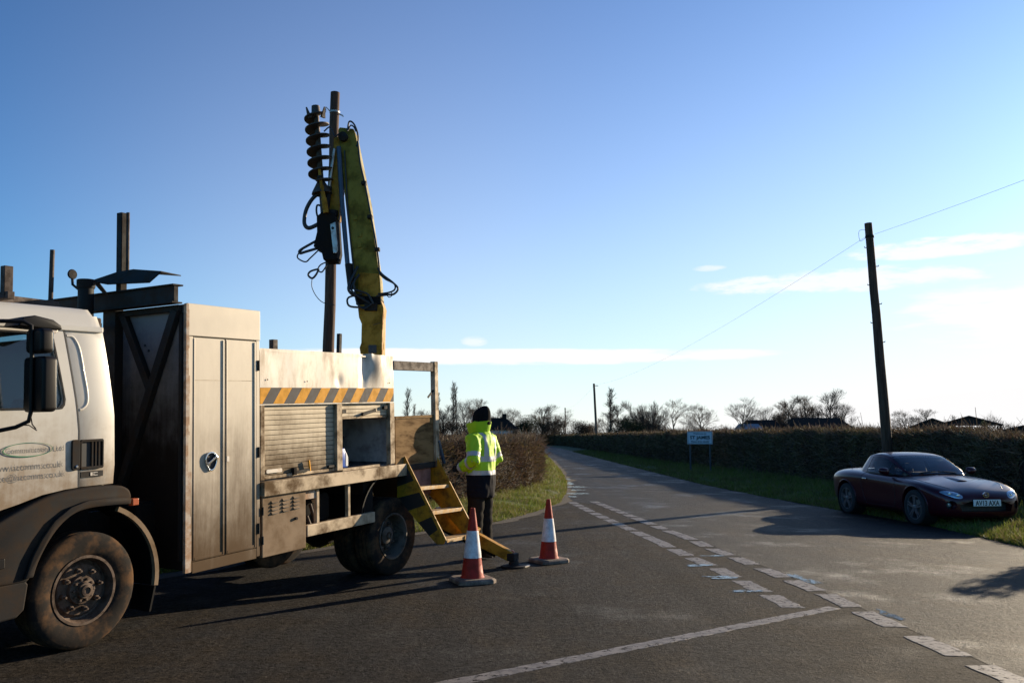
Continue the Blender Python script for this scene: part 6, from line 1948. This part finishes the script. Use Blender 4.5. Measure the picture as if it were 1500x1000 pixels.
# ---------------------------------------------------------------- the worker
# local frame: x the way he faces, y his left, z up
man = empty('person', (-0.375, 10.12, 0.0), R(152))
tag(man, 'person in yellow high visibility jacket and black hat standing with back turned', 'person')
def ellipse_loft(mb, rings, n=20):
    """rings: (cx, cy, cz, rx, ry[, tilt])"""
    vs, fs = [], []
    for r_ in rings:
        cx, cy, cz, rx, ry = r_[:5]
        for k in range(n):
            t = 2 * math.pi * k / n
            vs.append((cx + rx * math.cos(t), cy + ry * math.sin(t), cz))
    for i in range(len(rings) - 1):
        for k in range(n):
            fs.append((i * n + k, i * n + (k + 1) % n, (i + 1) * n + (k + 1) % n, (i + 1) * n + k))
    fs += [tuple(reversed(range(n))), tuple(range((len(rings) - 1) * n, len(rings) * n))]
    return mb.add(vs, fs)

SHO, ELB, WRI, HAN = {}, {}, {}, {}
for s in (1, -1):
    SHO[s] = Vector((-0.01, s * 0.185, 1.44))
    ELB[s] = Vector((-0.06, s * 0.285, 1.17))
    WRI[s] = Vector((0.15, s * 0.205, 1.085))
    HAN[s] = Vector((0.23, s * 0.165, 1.075))
bodym = MB()
# legs, trunk, arms, neck and head as one body
for s in (1, -1):
    fx = 0.02 if s > 0 else -0.03
    bodym.tube([(fx - 0.01, s * 0.085, 0.05), (fx, s * 0.088, 0.28), (fx + 0.015, s * 0.092, 0.50), (0.005, s * 0.095, 0.72), (0.0, s * 0.09, 0.90)], [0.048, 0.062, 0.066, 0.088, 0.10], 16)
    ellipse_loft(bodym, [(fx + 0.045, s * 0.092, 0.012, 0.13, 0.045), (fx + 0.045, s * 0.092, 0.05, 0.125, 0.047), (fx + 0.01, s * 0.09, 0.10, 0.07, 0.05), (fx - 0.01, s * 0.088, 0.13, 0.05, 0.05)])
    bodym.tube([SHO[s], ELB[s], WRI[s]], [0.06, 0.048, 0.032], 12)
ellipse_loft(bodym, [(0, 0, 0.84, 0.10, 0.15), (0, 0, 1.0, 0.11, 0.155), (0, 0, 1.2, 0.115, 0.165), (-0.01, 0, 1.40, 0.105, 0.18), (-0.01, 0, 1.48, 0.07, 0.12), (0, 0, 1.52, 0.058, 0.06), (0.015, 0, 1.60, 0.056, 0.056)])
ellipse_loft(bodym, [(0.03, 0, 1.545, 0.05, 0.04), (0.03, 0, 1.58, 0.085, 0.068), (0.022, 0, 1.64, 0.10, 0.077), (0.018, 0, 1.70, 0.10, 0.078), (0.012, 0, 1.75, 0.085, 0.068), (0.01, 0, 1.785, 0.045, 0.04)])
bodym.taper((0.105, 0, 1.675), (0.14, 0, 1.635), 0.02, 0.02, 0.035, 0.025)          # nose
me = remesh(bodym, 0.011, 5)
body_o = link_mesh('body', me, 'trouser_cloth', man)
me.materials.append(MATS['skin']); me.materials.append(MATS['boot_leather'])
for p in me.polygons:
    c = p.center
    p.material_index = 1 if c.z > 1.50 else (2 if c.z < 0.12 else 0)
    p.use_smooth = True
for s in (1, -1):
    MB().lathe([(0, -0.006), (0.008, -0.004), (0.010, 0.0), (0.008, 0.004), (0, 0.006)], 10, (0.112, s * 0.032, 1.675), 'x').build('eye', 'white_plastic', man, smooth=50)
# folds of trousers: thin outer layer bunched at knee and ankle
tr = MB()
for s in (1, -1):
    fx = 0.02 if s > 0 else -0.03
    path, rad = [], []
    for i in range(34):
        k = i / 33
        z = 0.075 + 0.79 * k
        x = fx * (1 - k) + 0.012 * math.sin(k * math.pi)
        bunch = 0.007 * math.sin(k * 46 + s) * (0.35 + 0.65 * math.exp(-((k - 0.05) / 0.14) ** 2) + 0.5 * math.exp(-((k - 0.52) / 0.13) ** 2))
        path.append((x + 0.003 * math.sin(k * 23), s * (0.088 + 0.006 * k) + 0.003 * math.cos(k * 31), z))
        rad.append(0.076 + 0.034 * k + bunch)
    tr.tube(path, rad, 18)
trm = remesh(tr, 0.012, 2)
link_mesh('trousers', trm, 'trouser_cloth', man)
# jacket
jk = MB()
ellipse_loft(jk, [(0.0, 0, 0.735, 0.158, 0.205), (0.0, 0, 0.80, 0.162, 0.212), (0, 0, 0.98, 0.160, 0.215), (0, 0, 1.12, 0.160, 0.215), (-0.005, 0, 1.28, 0.155, 0.220), (-0.012, 0, 1.40, 0.140, 0.222), (-0.012, 0, 1.455, 0.115, 0.195), (-0.008, 0, 1.50, 0.09, 0.13), (0.0, 0, 1.53, 0.088, 0.092), (0.006, 0, 1.60, 0.098, 0.096), (0.012, 0, 1.615, 0.094, 0.093)], 28)
for s in (1, -1):
    fa = (WRI[s] - ELB[s])
    jk.tube([SHO[s] + Vector((0, -s * 0.05, -0.02)), SHO[s] + Vector((0, s * 0.02, -0.02)), SHO[s].lerp(ELB[s], 0.5), ELB[s], ELB[s] + fa * 0.3, WRI[s]], [0.095, 0.098, 0.086, 0.082, 0.074, 0.062], 18)
jm = remesh(jk, 0.0105, 5)
# cloth wrinkles
jv = np.empty(len(jm.vertices) * 3, dtype=np.float32); jm.vertices.foreach_get('co', jv); jv = jv.reshape(-1, 3)
jn = np.empty(len(jm.vertices) * 3, dtype=np.float32); jm.vertices.foreach_get('normal', jn); jn = jn.reshape(-1, 3)
for i in range(len(jv)):
    x, y, z = jv[i]
    w = 0.017 * mnoise.noise(Vector((x * 9 + z * 3, y * 9 - z * 2, z * 5))) + 0.010 * mnoise.noise(Vector((x * 20, y * 20, z * 9 + x * 8)))
    w += 0.006 * mnoise.noise(Vector((x * 6, y * 6, z * 30))) * (1 if abs(y) > 0.17 and z < 1.35 else 0.3)
    jv[i] += jn[i] * w
jm.vertices.foreach_set('co', jv.ravel()); jm.update()
def sleeve_t(p):
    """position along the forearm (0 elbow to 1 wrist) if the point lies on a sleeve"""
    for s in (1, -1):
        a, b = ELB[s], WRI[s]
        ab = b - a
        t = (p - a).dot(ab) / ab.length_squared
        if -0.25 < t < 1.3 and (p - (a + ab * t)).length < 0.105 and (p.x > -0.0 or abs(p.y) > 0.22):
            return t
    return None
def upper_t(p):
    for s in (1, -1):
        a, b = SHO[s], ELB[s]
        ab = b - a
        t = (p - a).dot(ab) / ab.length_squared
        if 0.3 < t < 1.1 and (p - (a + ab * t)).length < 0.115 and abs(p.y) > 0.205:
            return t
    return None
kinds = []
for p in jm.polygons:
    c = p.center
    k = 0
    t = sleeve_t(c)
    ut = upper_t(c)
    if t is not None and t > 0.12 and abs(c.y) > 0.1:
        k = 1 if 0.80 < t < 1.02 or False else 0
        if 0.15 < t < 0.34: k = 1
    elif ut is not None:
        k = 1 if 0.66 < ut < 0.86 else 0
    else:
        if 1.005 < c.z < 1.06: k = 1
        elif 1.165 < c.z < 1.22: k = 1
        elif c.z <= 1.005: k = 2
        elif c.z > 1.19 and 0.085 < abs(c.y) < 0.135 and c.z < 1.50: k = 1
    kinds.append(k)
def split(me, idx, nm, m, push=0.0):
    bm = bmesh.new(); bm.from_mesh(me); bm.faces.ensure_lookup_table()
    bmesh.ops.delete(bm, geom=[f for f, k in zip(bm.faces, kinds) if k != idx], context='FACES')
    if push:
        bm.normal_update()
        for v in bm.verts: v.co += v.normal * push
    out = bpy.data.meshes.new(nm); bm.to_mesh(out); bm.free()
    out.polygons.foreach_set('use_smooth', [True] * len(out.polygons))
    return out
jacket = link_mesh('jacket', split(jm, 0, 'jacket', 'hi_vis'), 'hi_vis', man)
link_mesh('reflective_tape', split(jm, 1, 'tape', 'tape', 0.002), 'tape_silver', jacket)
link_mesh('jacket_skirt', split(jm, 2, 'skirt', 'navy', 0.001), 'navy_cloth', jacket)
# raised collar
cl = MB()
n = 30
vs, fs = [], []
prof = [(0.104, 1.515), (0.120, 1.56), (0.128, 1.60), (0.134, 1.636), (0.124, 1.640), (0.104, 1.60), (0.098, 1.56)]
for r_, z in prof:
    for k in range(n):
        t = 2 * math.pi * k / n
        front = max(0, math.cos(t))
        vs.append((0.008 + r_ * (1.0 + 0.45 * front) * math.cos(t), r_ * 0.98 * math.sin(t), z + 0.02 * mnoise.noise(Vector((math.cos(t) * 2, math.sin(t) * 2, z * 4))) - 0.03 * front))
m_ = len(prof)
for i in range(m_ - 1):
    for k in range(n):
        fs.append((i * n + k, i * n + (k + 1) % n, (i + 1) * n + (k + 1) % n, (i + 1) * n + k))
cl.add(vs, fs)
cl.build('collar', 'hi_vis', jacket, smooth=70)
# knitted hat pulled down over ears and nape
ht = MB()
ellipse_loft(ht, [(-0.004, 0, 1.585, 0.108, 0.098), (-0.008, 0, 1.61, 0.119, 0.106), (-0.006, 0, 1.65, 0.121, 0.107), (-0.006, 0, 1.655, 0.116, 0.102), (-0.008, 0, 1.71, 0.115, 0.101), (-0.016, 0, 1.755, 0.104, 0.090), (-0.030, 0, 1.79, 0.080, 0.066), (-0.045, 0, 1.815, 0.050, 0.040), (-0.055, 0, 1.828, 0.022, 0.018)], 26)
hm = remesh(ht, 0.011, 4)
link_mesh('knitted_hat', hm, 'black_knit', man)
# gloved hands: palm, four fingers and a thumb, loosely closed
def hand(s):
    hb = MB()
    w = WRI[s]
    d = (HAN[s] - w).normalized()
    up_ = Vector((0, 0, 1))
    side = d.cross(up_).normalized() * (-s)       # towards the body
    pal = w + d * 0.055
    hb.taper(w - d * 0.02, w + d * 0.09, 0.035, 0.06, 0.035, 0.085)
    for k, (h, ln) in enumerate(((0.032, 0.072), (0.011, 0.080), (-0.011, 0.075), (-0.032, 0.060))):
        b0 = w + d * 0.082 + up_ * h
        b1 = b0 + d * ln * 0.45 + side * 0.008
        b2 = b1 + d * ln * 0.18 + side * ln * 0.35
        b3 = b2 - d * ln * 0.12 + side * ln * 0.22
        hb.tube([b0, b1, b2, b3], [0.0105, 0.0098, 0.009, 0.0075], 8)
    t0 = w + d * 0.02 + up_ * 0.03
    hb.tube([t0, t0 + d * 0.035 + up_ * 0.025 + side * 0.015, t0 + d * 0.07 + up_ * 0.022 + side * 0.03], [0.013, 0.012, 0.009], 8)
    link_mesh('gloved_hand', remesh(hb, 0.0055, 3), 'glove_cloth', man)
hand(1); hand(-1)

# ---------------------------------------------------------------- the parked sports car
mat('headlamp', (0.40, 0.43, 0.48), 0.07, metal=0.5, var=0.35, vscale=18, spec=0.8, coat=1.0)
# local frame: x forwards, y to its left, z up
car = empty('parked_car', (7.60, 15.75, -0.045), R(-82.5))
tag(car, 'dark maroon two seat sports coupe parked on the right verge', 'car')
S = 0.95
def cpart(mb, name, m, parent=None, bev=0.0, smooth=None, **k):
    return mb.build(name, m, parent if parent is not None else car, bev=bev, smooth=smooth, xf=lambda p: p * S, **k)
FX = 1.96                      # front bumper
def station(xf, w, zb, zs, zt, crown=0.02, pinch=0.0):
    """half section from the floor centre out, over the flank and in to the bonnet centre; xf measured back from the nose"""
    x = FX - xf
    return [(x, 0, zb), (x, w * 0.55, zb), (x, w * 0.86, zb + 0.015), (x, w * 0.965, zb + 0.09), (x, w * (0.985 - pinch), (zb + zs) * 0.52), (x, w * 1.0, zs - 0.07), (x, w * 0.965, zs), (x, w * 0.84, zs + (zt - zs) * 0.55 + 0.015), (x, w * 0.52, zt), (x, 0, zt + crown)]
ST = [
    station(-0.005, 0.42, 0.27, 0.45, 0.50, 0.01),
    station(0.03, 0.58, 0.20, 0.50, 0.57, 0.015),
    station(0.14, 0.735, 0.165, 0.575, 0.635, 0.02),
    station(0.35, 0.83, 0.15, 0.66, 0.705, 0.025),
    station(0.62, 0.865, 0.15, 0.735, 0.765, 0.03),
    station(0.88, 0.872, 0.15, 0.765, 0.80, 0.03),
    station(1.18, 0.862, 0.15, 0.765, 0.845, 0.035, 0.015),
    station(1.5, 0.850, 0.15, 0.775, 0.875, 0.03, 0.025),
    station(2.0, 0.848, 0.15, 0.80, 0.885, 0.02, 0.025),
    station(2.5, 0.855, 0.15, 0.82, 0.895, 0.02, 0.02),
    station(2.85, 0.872, 0.15, 0.835, 0.91, 0.02, 0.005),
    station(3.2, 0.876, 0.16, 0.835, 0.925, 0.02),
    station(3.5, 0.848, 0.18, 0.815, 0.925, 0.015),
    station(3.75, 0.79, 0.22, 0.785, 0.905, 0.01),
    station(3.92, 0.70, 0.28, 0.74, 0.86, 0.01),
    station(3.985, 0.56, 0.36, 0.68, 0.78, 0.01),
]
cm = MB()
nh = len(ST[0])
vs, fs = [], []
for st_ in ST:
    vs += st_ + [(p[0], -p[1], p[2]) for p in reversed(st_[1:-1])]
nr = 2 * nh - 2
for i in range(len(ST) - 1):
    for k in range(nr):
        fs.append((i * nr + k, i * nr + (k + 1) % nr, (i + 1) * nr + (k + 1) % nr, (i + 1) * nr + k))
fs += [tuple(range(nr)), tuple(reversed(range((len(ST) - 1) * nr, len(ST) * nr)))]
cm.add(vs, fs)
cme = cm.mesh('body', xf=lambda p: p * S)
co = link_mesh('body_src', cme)
sbm = co.modifiers.new('sub', 'SUBSURF'); sbm.levels = 3; sbm.render_levels = 3
WHX = {1: FX - 0.80, -1: FX - 3.13}
WR_ = 0.312
cutters = []
def cutter(mb):
    c = mb.build('cutter', 'car_trim', xf=lambda p: p * S)
    b = co.modifiers.new('cut', 'BOOLEAN'); b.operation = 'DIFFERENCE'; b.object = c; b.solver = 'EXACT'
    cutters.append(c)
for k in (1, -1):
    for s in (1, -1):
        ys_ = sorted((s * 0.62, s * 1.0))
        cutter(MB().lathe([(WR_ + 0.045, ys_[0]), (WR_ + 0.045, ys_[1])], 40, (WHX[k], 0, WR_ + 0.012), 'y'))
# mouth and fog lamp hollows
cutter(MB().add([(FX - 0.16, y, z) for y, z in ((-0.46, 0.30), (0.46, 0.30), (0.50, 0.40), (0.30, 0.465), (-0.30, 0.465), (-0.50, 0.40))] + [(FX + 0.2, y, z) for y, z in ((-0.46, 0.28), (0.46, 0.28), (0.50, 0.40), (0.30, 0.47), (-0.30, 0.47), (-0.50, 0.40))],
               [tuple(range(6)), tuple(reversed(range(6, 12)))] + [(i, i + 6, (i + 1) % 6 + 6, (i + 1) % 6) for i in range(6)]))
for s in (1, -1):
    ys_ = s * 0.615
    cutter(MB().lathe([(0.0, FX - 0.22), (0.065, FX - 0.22), (0.085, FX + 0.1), (0.0, FX + 0.1)], 24, (0, ys_, 0.40), 'x'))
dg = bpy.context.evaluated_depsgraph_get()
bme = bpy.data.meshes.new_from_object(co.evaluated_get(dg))
for c in cutters: bpy.data.objects.remove(c, do_unlink=True)
bpy.data.objects.remove(co, do_unlink=True)
bme.materials.clear()
bme.polygons.foreach_set('use_smooth', [True] * len(bme.polygons))
bme.set_sharp_from_angle(angle=R(38))
cbody = link_mesh('body', bme, 'car_paint', car)
from mathutils.bvhtree import BVHTree
_bm = bmesh.new(); _bm.from_mesh(bme); bvh = BVHTree.FromBMesh(_bm)
# dark linings behind the openings
for k in (1, -1):
    for s in (1, -1):
        a, b = sorted((s * 0.60, s * 0.845))
        cpart(MB().lathe([(WR_ + 0.05, a), (WR_ + 0.05, b)], 32, (WHX[k], 0, WR_ + 0.012), 'y', caps=False), 'wheel_arch_liner', 'car_trim', cbody)
for k in (1, -1):
    for s in (1, -1):
        pts = []
        for q in range(19):
            t = R(8 + 164 * q / 18)
            px_, pz_ = WHX[k] + (WR_ + 0.056) * math.cos(t), WR_ + 0.012 + (WR_ + 0.056) * math.sin(t)
            h_ = bvh.ray_cast(Vector((px_ * S, s * 2.0, pz_ * S)), Vector((0, -s, 0)))
            if h_[0] is not None:
                pts.append((px_, h_[0].y / S, pz_))
        cpart(MB().tube(pts, 0.014, 8), 'wheel_arch_lip', 'car_paint', cbody, smooth=60)
cpart(MB().box(FX - 0.19, FX - 0.145, -0.47, 0.47, 0.29, 0.47), 'grille', 'car_trim', cbody)
for z in (0.33, 0.37, 0.41, 0.44):
    cpart(MB().box(FX - 0.145, FX - 0.128, -0.44, 0.44, z, z + 0.008), 'grille_bar', 'car_trim', cbody)
for s in (1, -1):
    fl = cpart(MB().lathe([(0.0, FX - 0.19), (0.062, FX - 0.19), (0.07, FX - 0.17)], 20, (0, s * 0.615, 0.40), 'x'), 'fog_lamp_well', 'car_trim', cbody)
    cpart(MB().lathe([(0.0, FX - 0.145), (0.03, FX - 0.15), (0.038, FX - 0.168)], 16, (0, s * 0.60, 0.40), 'x'), 'fog_lamp', 'headlamp', cbody, smooth=50)
# greenhouse: one surface S(x, t) cut into roof, pillars and panes
RZ = [(1.26, 0.870), (1.34, 0.915), (1.50, 1.005), (1.68, 1.10), (1.84, 1.178), (1.95, 1.215), (2.1, 1.243), (2.3, 1.258), (2.5, 1.252), (2.68, 1.222), (2.82, 1.155), (2.94, 1.06), (3.04, 0.965), (3.10, 0.925)]
BW = [(1.26, 0.60), (1.45, 0.70), (1.8, 0.74), (2.4, 0.735), (2.75, 0.69), (2.95, 0.62), (3.10, 0.55)]
TW = [(1.26, 0.52), (1.45, 0.59), (1.84, 0.565), (2.4, 0.545), (2.75, 0.515), (2.95, 0.49), (3.10, 0.47)]
def gh(xf, t):
    zr = float(interp(RZ, xf)); wb = float(interp(BW, xf)); wt = float(interp(TW, xf)); zb = 0.865
    if t < 0.5:
        k = t / 0.5
        y = wb + (wt - wb) * max(0.0, k) ** 1.15
        z = zb + (zr - 0.035 - zb) * k
    else:
        k = (t - 0.5) / 0.5
        y = wt * max(0.0, math.cos(k * math.pi / 2)) ** 0.85
        z = zr - 0.035 + 0.05 * math.sin(k * math.pi / 2)
    return (FX - xf, y, max(z, zb - 0.01))
def gh_patch(xa, xb, ta, tb, push=0.0, nx_=16, nt_=8, both=True, skew=0.0):
    mb = MB()
    for s in ((1, -1) if both else (1,)):
        def fn(u, v, s=s):
            xf = xa + (xb - xa) * u
            p = gh(xf, ta + (tb - ta) * v)
            n_ = Vector((0.0, p[1], (p[2] - 0.75) * 1.2)).normalized() * push
            return (p[0], s * (p[1] + n_.y), p[2] + n_.z)
        mb.grid(nx_, nt_, fn)
    return mb
def one_side(xa, xb, ta, tb, s, push, nx_=16, nt_=8):
    def fn(u, v):
        p = gh(xa + (xb - xa) * u, ta + (tb - ta) * v)
        n_ = Vector((0.0, p[1], (p[2] - 0.75) * 1.2)).normalized() * push
        return (p[0], s * (p[1] + n_.y), p[2] + n_.z)
    return MB().grid(nx_, nt_, fn)
ws = gh_patch(1.27, 1.92, 0.57, 1.0, 0, 18, 12)
cpart(ws, 'windscreen', 'car_glass', cbody, smooth=60)
cpart(gh_patch(1.90, 2.66, 0.44, 1.0, 0.004, 18, 12), 'roof', 'car_paint', cbody, smooth=60)
for s in (1, -1):
    cpart(one_side(1.29, 1.92, 0.42, 0.58, s, 0.005, 18, 4), 'windscreen_pillar', 'car_paint', cbody, smooth=60)
for s in (1, -1):
    cpart(one_side(2.52, 3.10, 0.0, 0.60, s, 0.004, 18, 10), 'rear_pillar', 'car_paint', cbody, smooth=60)
cpart(gh_patch(2.62, 2.72, 0.56, 1.0, 0.0045, 6, 10), 'roof_rear_edge', 'car_paint', cbody, smooth=60)
cpart(gh_patch(2.70, 2.98, 0.56, 1.0, 0, 12, 10), 'rear_window', 'car_glass', cbody, smooth=60)
cpart(gh_patch(2.97, 3.10, 0.56, 1.0, 0.0035, 6, 10), 'parcel_edge', 'car_paint', cbody, smooth=60)
for s in (1, -1):
    cpart(one_side(1.78, 2.54, 0.0, 0.46, s, 0.0), 'side_window', 'car_glass', cbody, smooth=60)
    cpart(one_side(1.42, 1.77, 0.0, 0.44, s, 0.0), 'quarter_light', 'car_glass', cbody, smooth=60)
    cpart(one_side(1.76, 1.79, 0.0, 0.46, s, 0.004, 2, 8), 'window_bar', 'car_trim', cbody)
    cpart(one_side(1.42, 2.56, -0.02, 0.03, s, 0.006, 20, 2), 'window_seal', 'car_trim', cbody)
    # door shut lines, handle, mirror
    def flank(path, r=0.0045, nm='shut_line'):
        pts = []
        for px_, pz_ in catmull(path, 5):
            h_ = bvh.ray_cast(Vector((px_ * S, s * 2.0, pz_ * S)), Vector((0, -s, 0)))
            if h_[0] is not None:
                pts.append((px_, h_[0].y / S, pz_))
        cpart(MB().tube(pts, r, 5), nm, 'car_trim', cbody)
    flank([(FX - 1.42, 0.82), (FX - 1.40, 0.70), (FX - 1.42, 0.45), (FX - 1.46, 0.27)])
    flank([(FX - 2.52, 0.86), (FX - 2.55, 0.70), (FX - 2.50, 0.45), (FX - 2.42, 0.27)])
    flank([(FX - 1.46, 0.27), (FX - 1.9, 0.26), (FX - 2.42, 0.27)])
    flank([(FX - 0.50, 0.55), (FX - 0.52, 0.45), (FX - 0.56, 0.36)])
    pts = []
    for px_, py_ in catmull([(FX - 0.25, s * 0.50), (FX - 0.55, s * 0.66), (FX - 0.9, s * 0.69), (FX - 1.3, s * 0.66)], 6):
        h_ = bvh.ray_cast(Vector((px_ * S, py_ * S, 3.0)), Vector((0, 0, -1)))
        if h_[0] is not None:
            pts.append((px_, py_, h_[0].z / S))
    cpart(MB().tube(pts, 0.0045, 5), 'bonnet_shut_line', 'car_trim', cbody)
    cpart(MB().prism(rrect(FX - 2.46, FX - 2.32, 0.735, 0.765, 0.012), min(s * 0.85, s * 0.872), max(s * 0.85, s * 0.872)), 'door_handle', 'chrome', cbody, bev=0.006, smooth=50)
    mm = MB()
    ellipse_loft(mm, [(FX - 1.60, s * 0.86, 0.865, 0.03, 0.04), (FX - 1.60, s * 0.90, 0.885, 0.055, 0.09), (FX - 1.60, s * 0.91, 0.93, 0.065, 0.105), (FX - 1.605, s * 0.91, 0.975, 0.05, 0.095), (FX - 1.61, s * 0.905, 0.992, 0.02, 0.06)], 18)
    mr = cpart(mm, 'door_mirror', 'car_paint', cbody, smooth=60)
    cpart(MB().bar((FX - 1.60, s * 0.75, 0.86), (FX - 1.60, s * 0.86, 0.89), 0.05, 0.03), 'mirror_stalk', 'car_trim', mr)
# headlamps: almond lenses that follow the wing's surface
def on_body(y, z, off):
    h_ = bvh.ray_cast(Vector((3.0, y * S, z * S)), Vector((-1, 0, 0)))
    if h_[0] is None:
        return Vector((1.2, y, z))
    return (h_[0] + h_[1] * off) / S
for s in (1, -1):
    hv, hf = [], []
    nn, nrg = 24, 5
    for r_i in range(nrg + 1):
        rr3 = 1 - r_i / nrg
        for k in range(nn):
            t = 2 * math.pi * k / nn
            a, b = math.cos(t) * rr3, math.sin(t) * rr3
            y = s * (0.575 + a * 0.150)
            z = 0.580 + b * 0.050 * (1.0 - 0.35 * a) + 0.22 * a * 0.150
            hv.append(on_body(y, z, 0.003 + 0.010 * (1 - rr3 ** 2)))
    for i in range(nrg):
        for k in range(nn):
            hf.append((i * nn + k, i * nn + (k + 1) % nn, (i + 1) * nn + (k + 1) % nn, (i + 1) * nn + k))
    hl_ = cpart(MB().add(hv, hf), 'headlamp', 'headlamp', cbody, smooth=60)
    for a in (-0.075, 0.035):
        c = on_body(s * (0.575 + a), 0.578 + 0.22 * a, 0.006)
        cpart(MB().lathe([(0.030, -0.006), (0.026, 0.006), (0.012, 0.010), (0, 0.010)], 14, (c.x + 0.004, c.y, c.z), 'x'), 'projector', 'chrome', hl_, smooth=40)
# bonnet creases, washer bulge, badge, plate
def bonnet(u, v):
    x, y = FX - 0.62 - 0.44 * u, -0.12 + 0.24 * v
    h_ = bvh.ray_cast(Vector((x * S, y * S, 3.0)), Vector((0, 0, -1)))
    z = h_[0].z / S if h_[0] is not None else 0.8
    return (x, y, z - 0.004 + 0.030 * math.sin(math.pi * v) ** 0.8 * math.sin(math.pi * min(1, u * 0.75 + 0.25)) ** 0.8)
cpart(MB().grid(14, 10, bonnet), 'bonnet_bulge', 'car_paint', cbody, smooth=60)
pl_ = cpart(MB().box(FX + 0.006, FX + 0.016, -0.26, 0.26, 0.385, 0.497), 'number_plate', 'plate_white', cbody, bev=0.003)
link_mesh('plate_lettering', text_mesh('AV13 AXA', 0.118, lambda x, y, w: Vector((FX + 0.0185, x * 0.82, 0.398 + y)) * S, 'CENTER', 0.003), 'plate_black', pl_)
cpart(MB().box(FX - 0.10, FX + 0.007, -0.2, 0.2, 0.40, 0.48), 'plate_bracket', 'car_trim', cbody)
bd_o = [(0.058 * math.cos(t), 0.575 + 0.044 * math.sin(t)) for t in [2 * math.pi * k / 28 for k in range(28)]]
bd_i = [(y * 0.84, 0.575 + (z - 0.575) * 0.82) for y, z in bd_o]
emb = MB().plate(bd_o, [list(reversed(bd_i))], FX - 0.028, FX - 0.006, 'yz')
emb.tube(catmull([(FX - 0.010, -0.05, 0.588), (FX - 0.010, -0.028, 0.585), (FX - 0.010, 0.0, 0.560), (FX - 0.010, 0.028, 0.585), (FX - 0.010, 0.05, 0.588)], 5), 0.005, 6)
cpart(emb, 'badge', 'chrome', cbody, smooth=40)
for s in (1, -1):
    cpart(MB().tube([(FX - 1.29, s * 0.38, 0.905), (FX - 1.33, s * 0.02, 0.93)], 0.008, 6), 'wiper', 'car_trim', cbody)
cpart(MB().tube([(FX - 3.55, -0.45, 0.93), (FX - 3.62, -0.45, 1.06)], 0.006, 6), 'aerial', 'car_trim', cbody)
for s in (1, -1):
    cpart(MB().lathe([(0, FX - 3.92), (0.075, FX - 3.93), (0.085, FX - 3.86)], 20, (0, s * 0.60, 0.66), 'x'), 'tail_lamp', 'orange_lens', cbody, smooth=50)
# cabin
for y in (0.34, -0.34):
    seat_ = MB().prism([(FX - 2.2, 0.55), (FX - 2.45, 0.6), (FX - 2.6, 1.08), (FX - 2.5, 1.10), (FX - 2.33, 0.72), (FX - 1.95, 0.70), (FX - 1.95, 0.55)], y - 0.2, y + 0.2)
    cpart(seat_, 'seat', 'car_interior', cbody, bev=0.03, smooth=40)
cpart(MB().lathe([(0.175, -0.012), (0.187, 0.0), (0.175, 0.012)], 24, (FX - 1.82, -0.34, 0.90), 'x', closed=True), 'steering_wheel', 'car_trim', cbody, smooth=50)
cpart(MB().box(FX - 1.68, FX - 1.40, -0.62, 0.62, 0.82, 0.905), 'dashboard', 'car_interior', cbody, bev=0.03)
# wheels with five-spoke alloys
def car_wheel(x, s):
    w = 0.205
    yc = s * 0.755
    rb = WR_ * 0.70
    c = (x, yc, WR_)
    prof = [(rb, -w / 2 * 0.9), (WR_ * 0.86, -w / 2), (WR_ * 0.965, -w / 2 * 0.88), (WR_, -w / 2 * 0.68), (WR_, w / 2 * 0.68), (WR_ * 0.965, w / 2 * 0.88), (WR_ * 0.86, w / 2), (rb, w / 2 * 0.9)]
    o = MB()
    yo = s * (w / 2 * 0.86)
    o.lathe([(rb, yo), (rb - 0.014, yo), (rb - 0.02, yo - s * 0.03), (rb - 0.02, -yo), (rb, -yo)], 40, c, 'y', closed=True)
    for k in range(5):
        for dth in (-0.13, 0.13):
            t = 2 * math.pi * k / 5 + 0.3
            p0 = Vector((x + 0.045 * math.cos(t + dth * 2), yc + yo - s * 0.012, WR_ + 0.045 * math.sin(t + dth * 2)))
            p1 = Vector((x + (rb - 0.012) * math.cos(t + dth), yc + yo - s * 0.01, WR_ + (rb - 0.012) * math.sin(t + dth)))
            o.taper(p0, p1, 0.030, 0.026, 0.022, 0.022, (0, 1, 0))
    o.lathe([(0, yo + s * 0.004), (0.035, yo + s * 0.002), (0.062, yo - s * 0.008), (0.062, yo - s * 0.05)], 20, c, 'y')
    wh = cpart(o, 'wheel', 'alloy', car, smooth=35)
    cpart(MB().lathe(prof, 48, c, 'y', closed=True), 'tyre', 'car_tyre', wh, smooth=45)
    cpart(MB().lathe([(0, -yo * 0.2), (0.135, -yo * 0.2), (0.135, yo * 0.2), (0, yo * 0.2)], 28, c, 'y'), 'brake_disc', 'bare_steel', wh, smooth=35)
for k in (1, -1):
    for s in (1, -1):
        car_wheel(WHX[k], s)
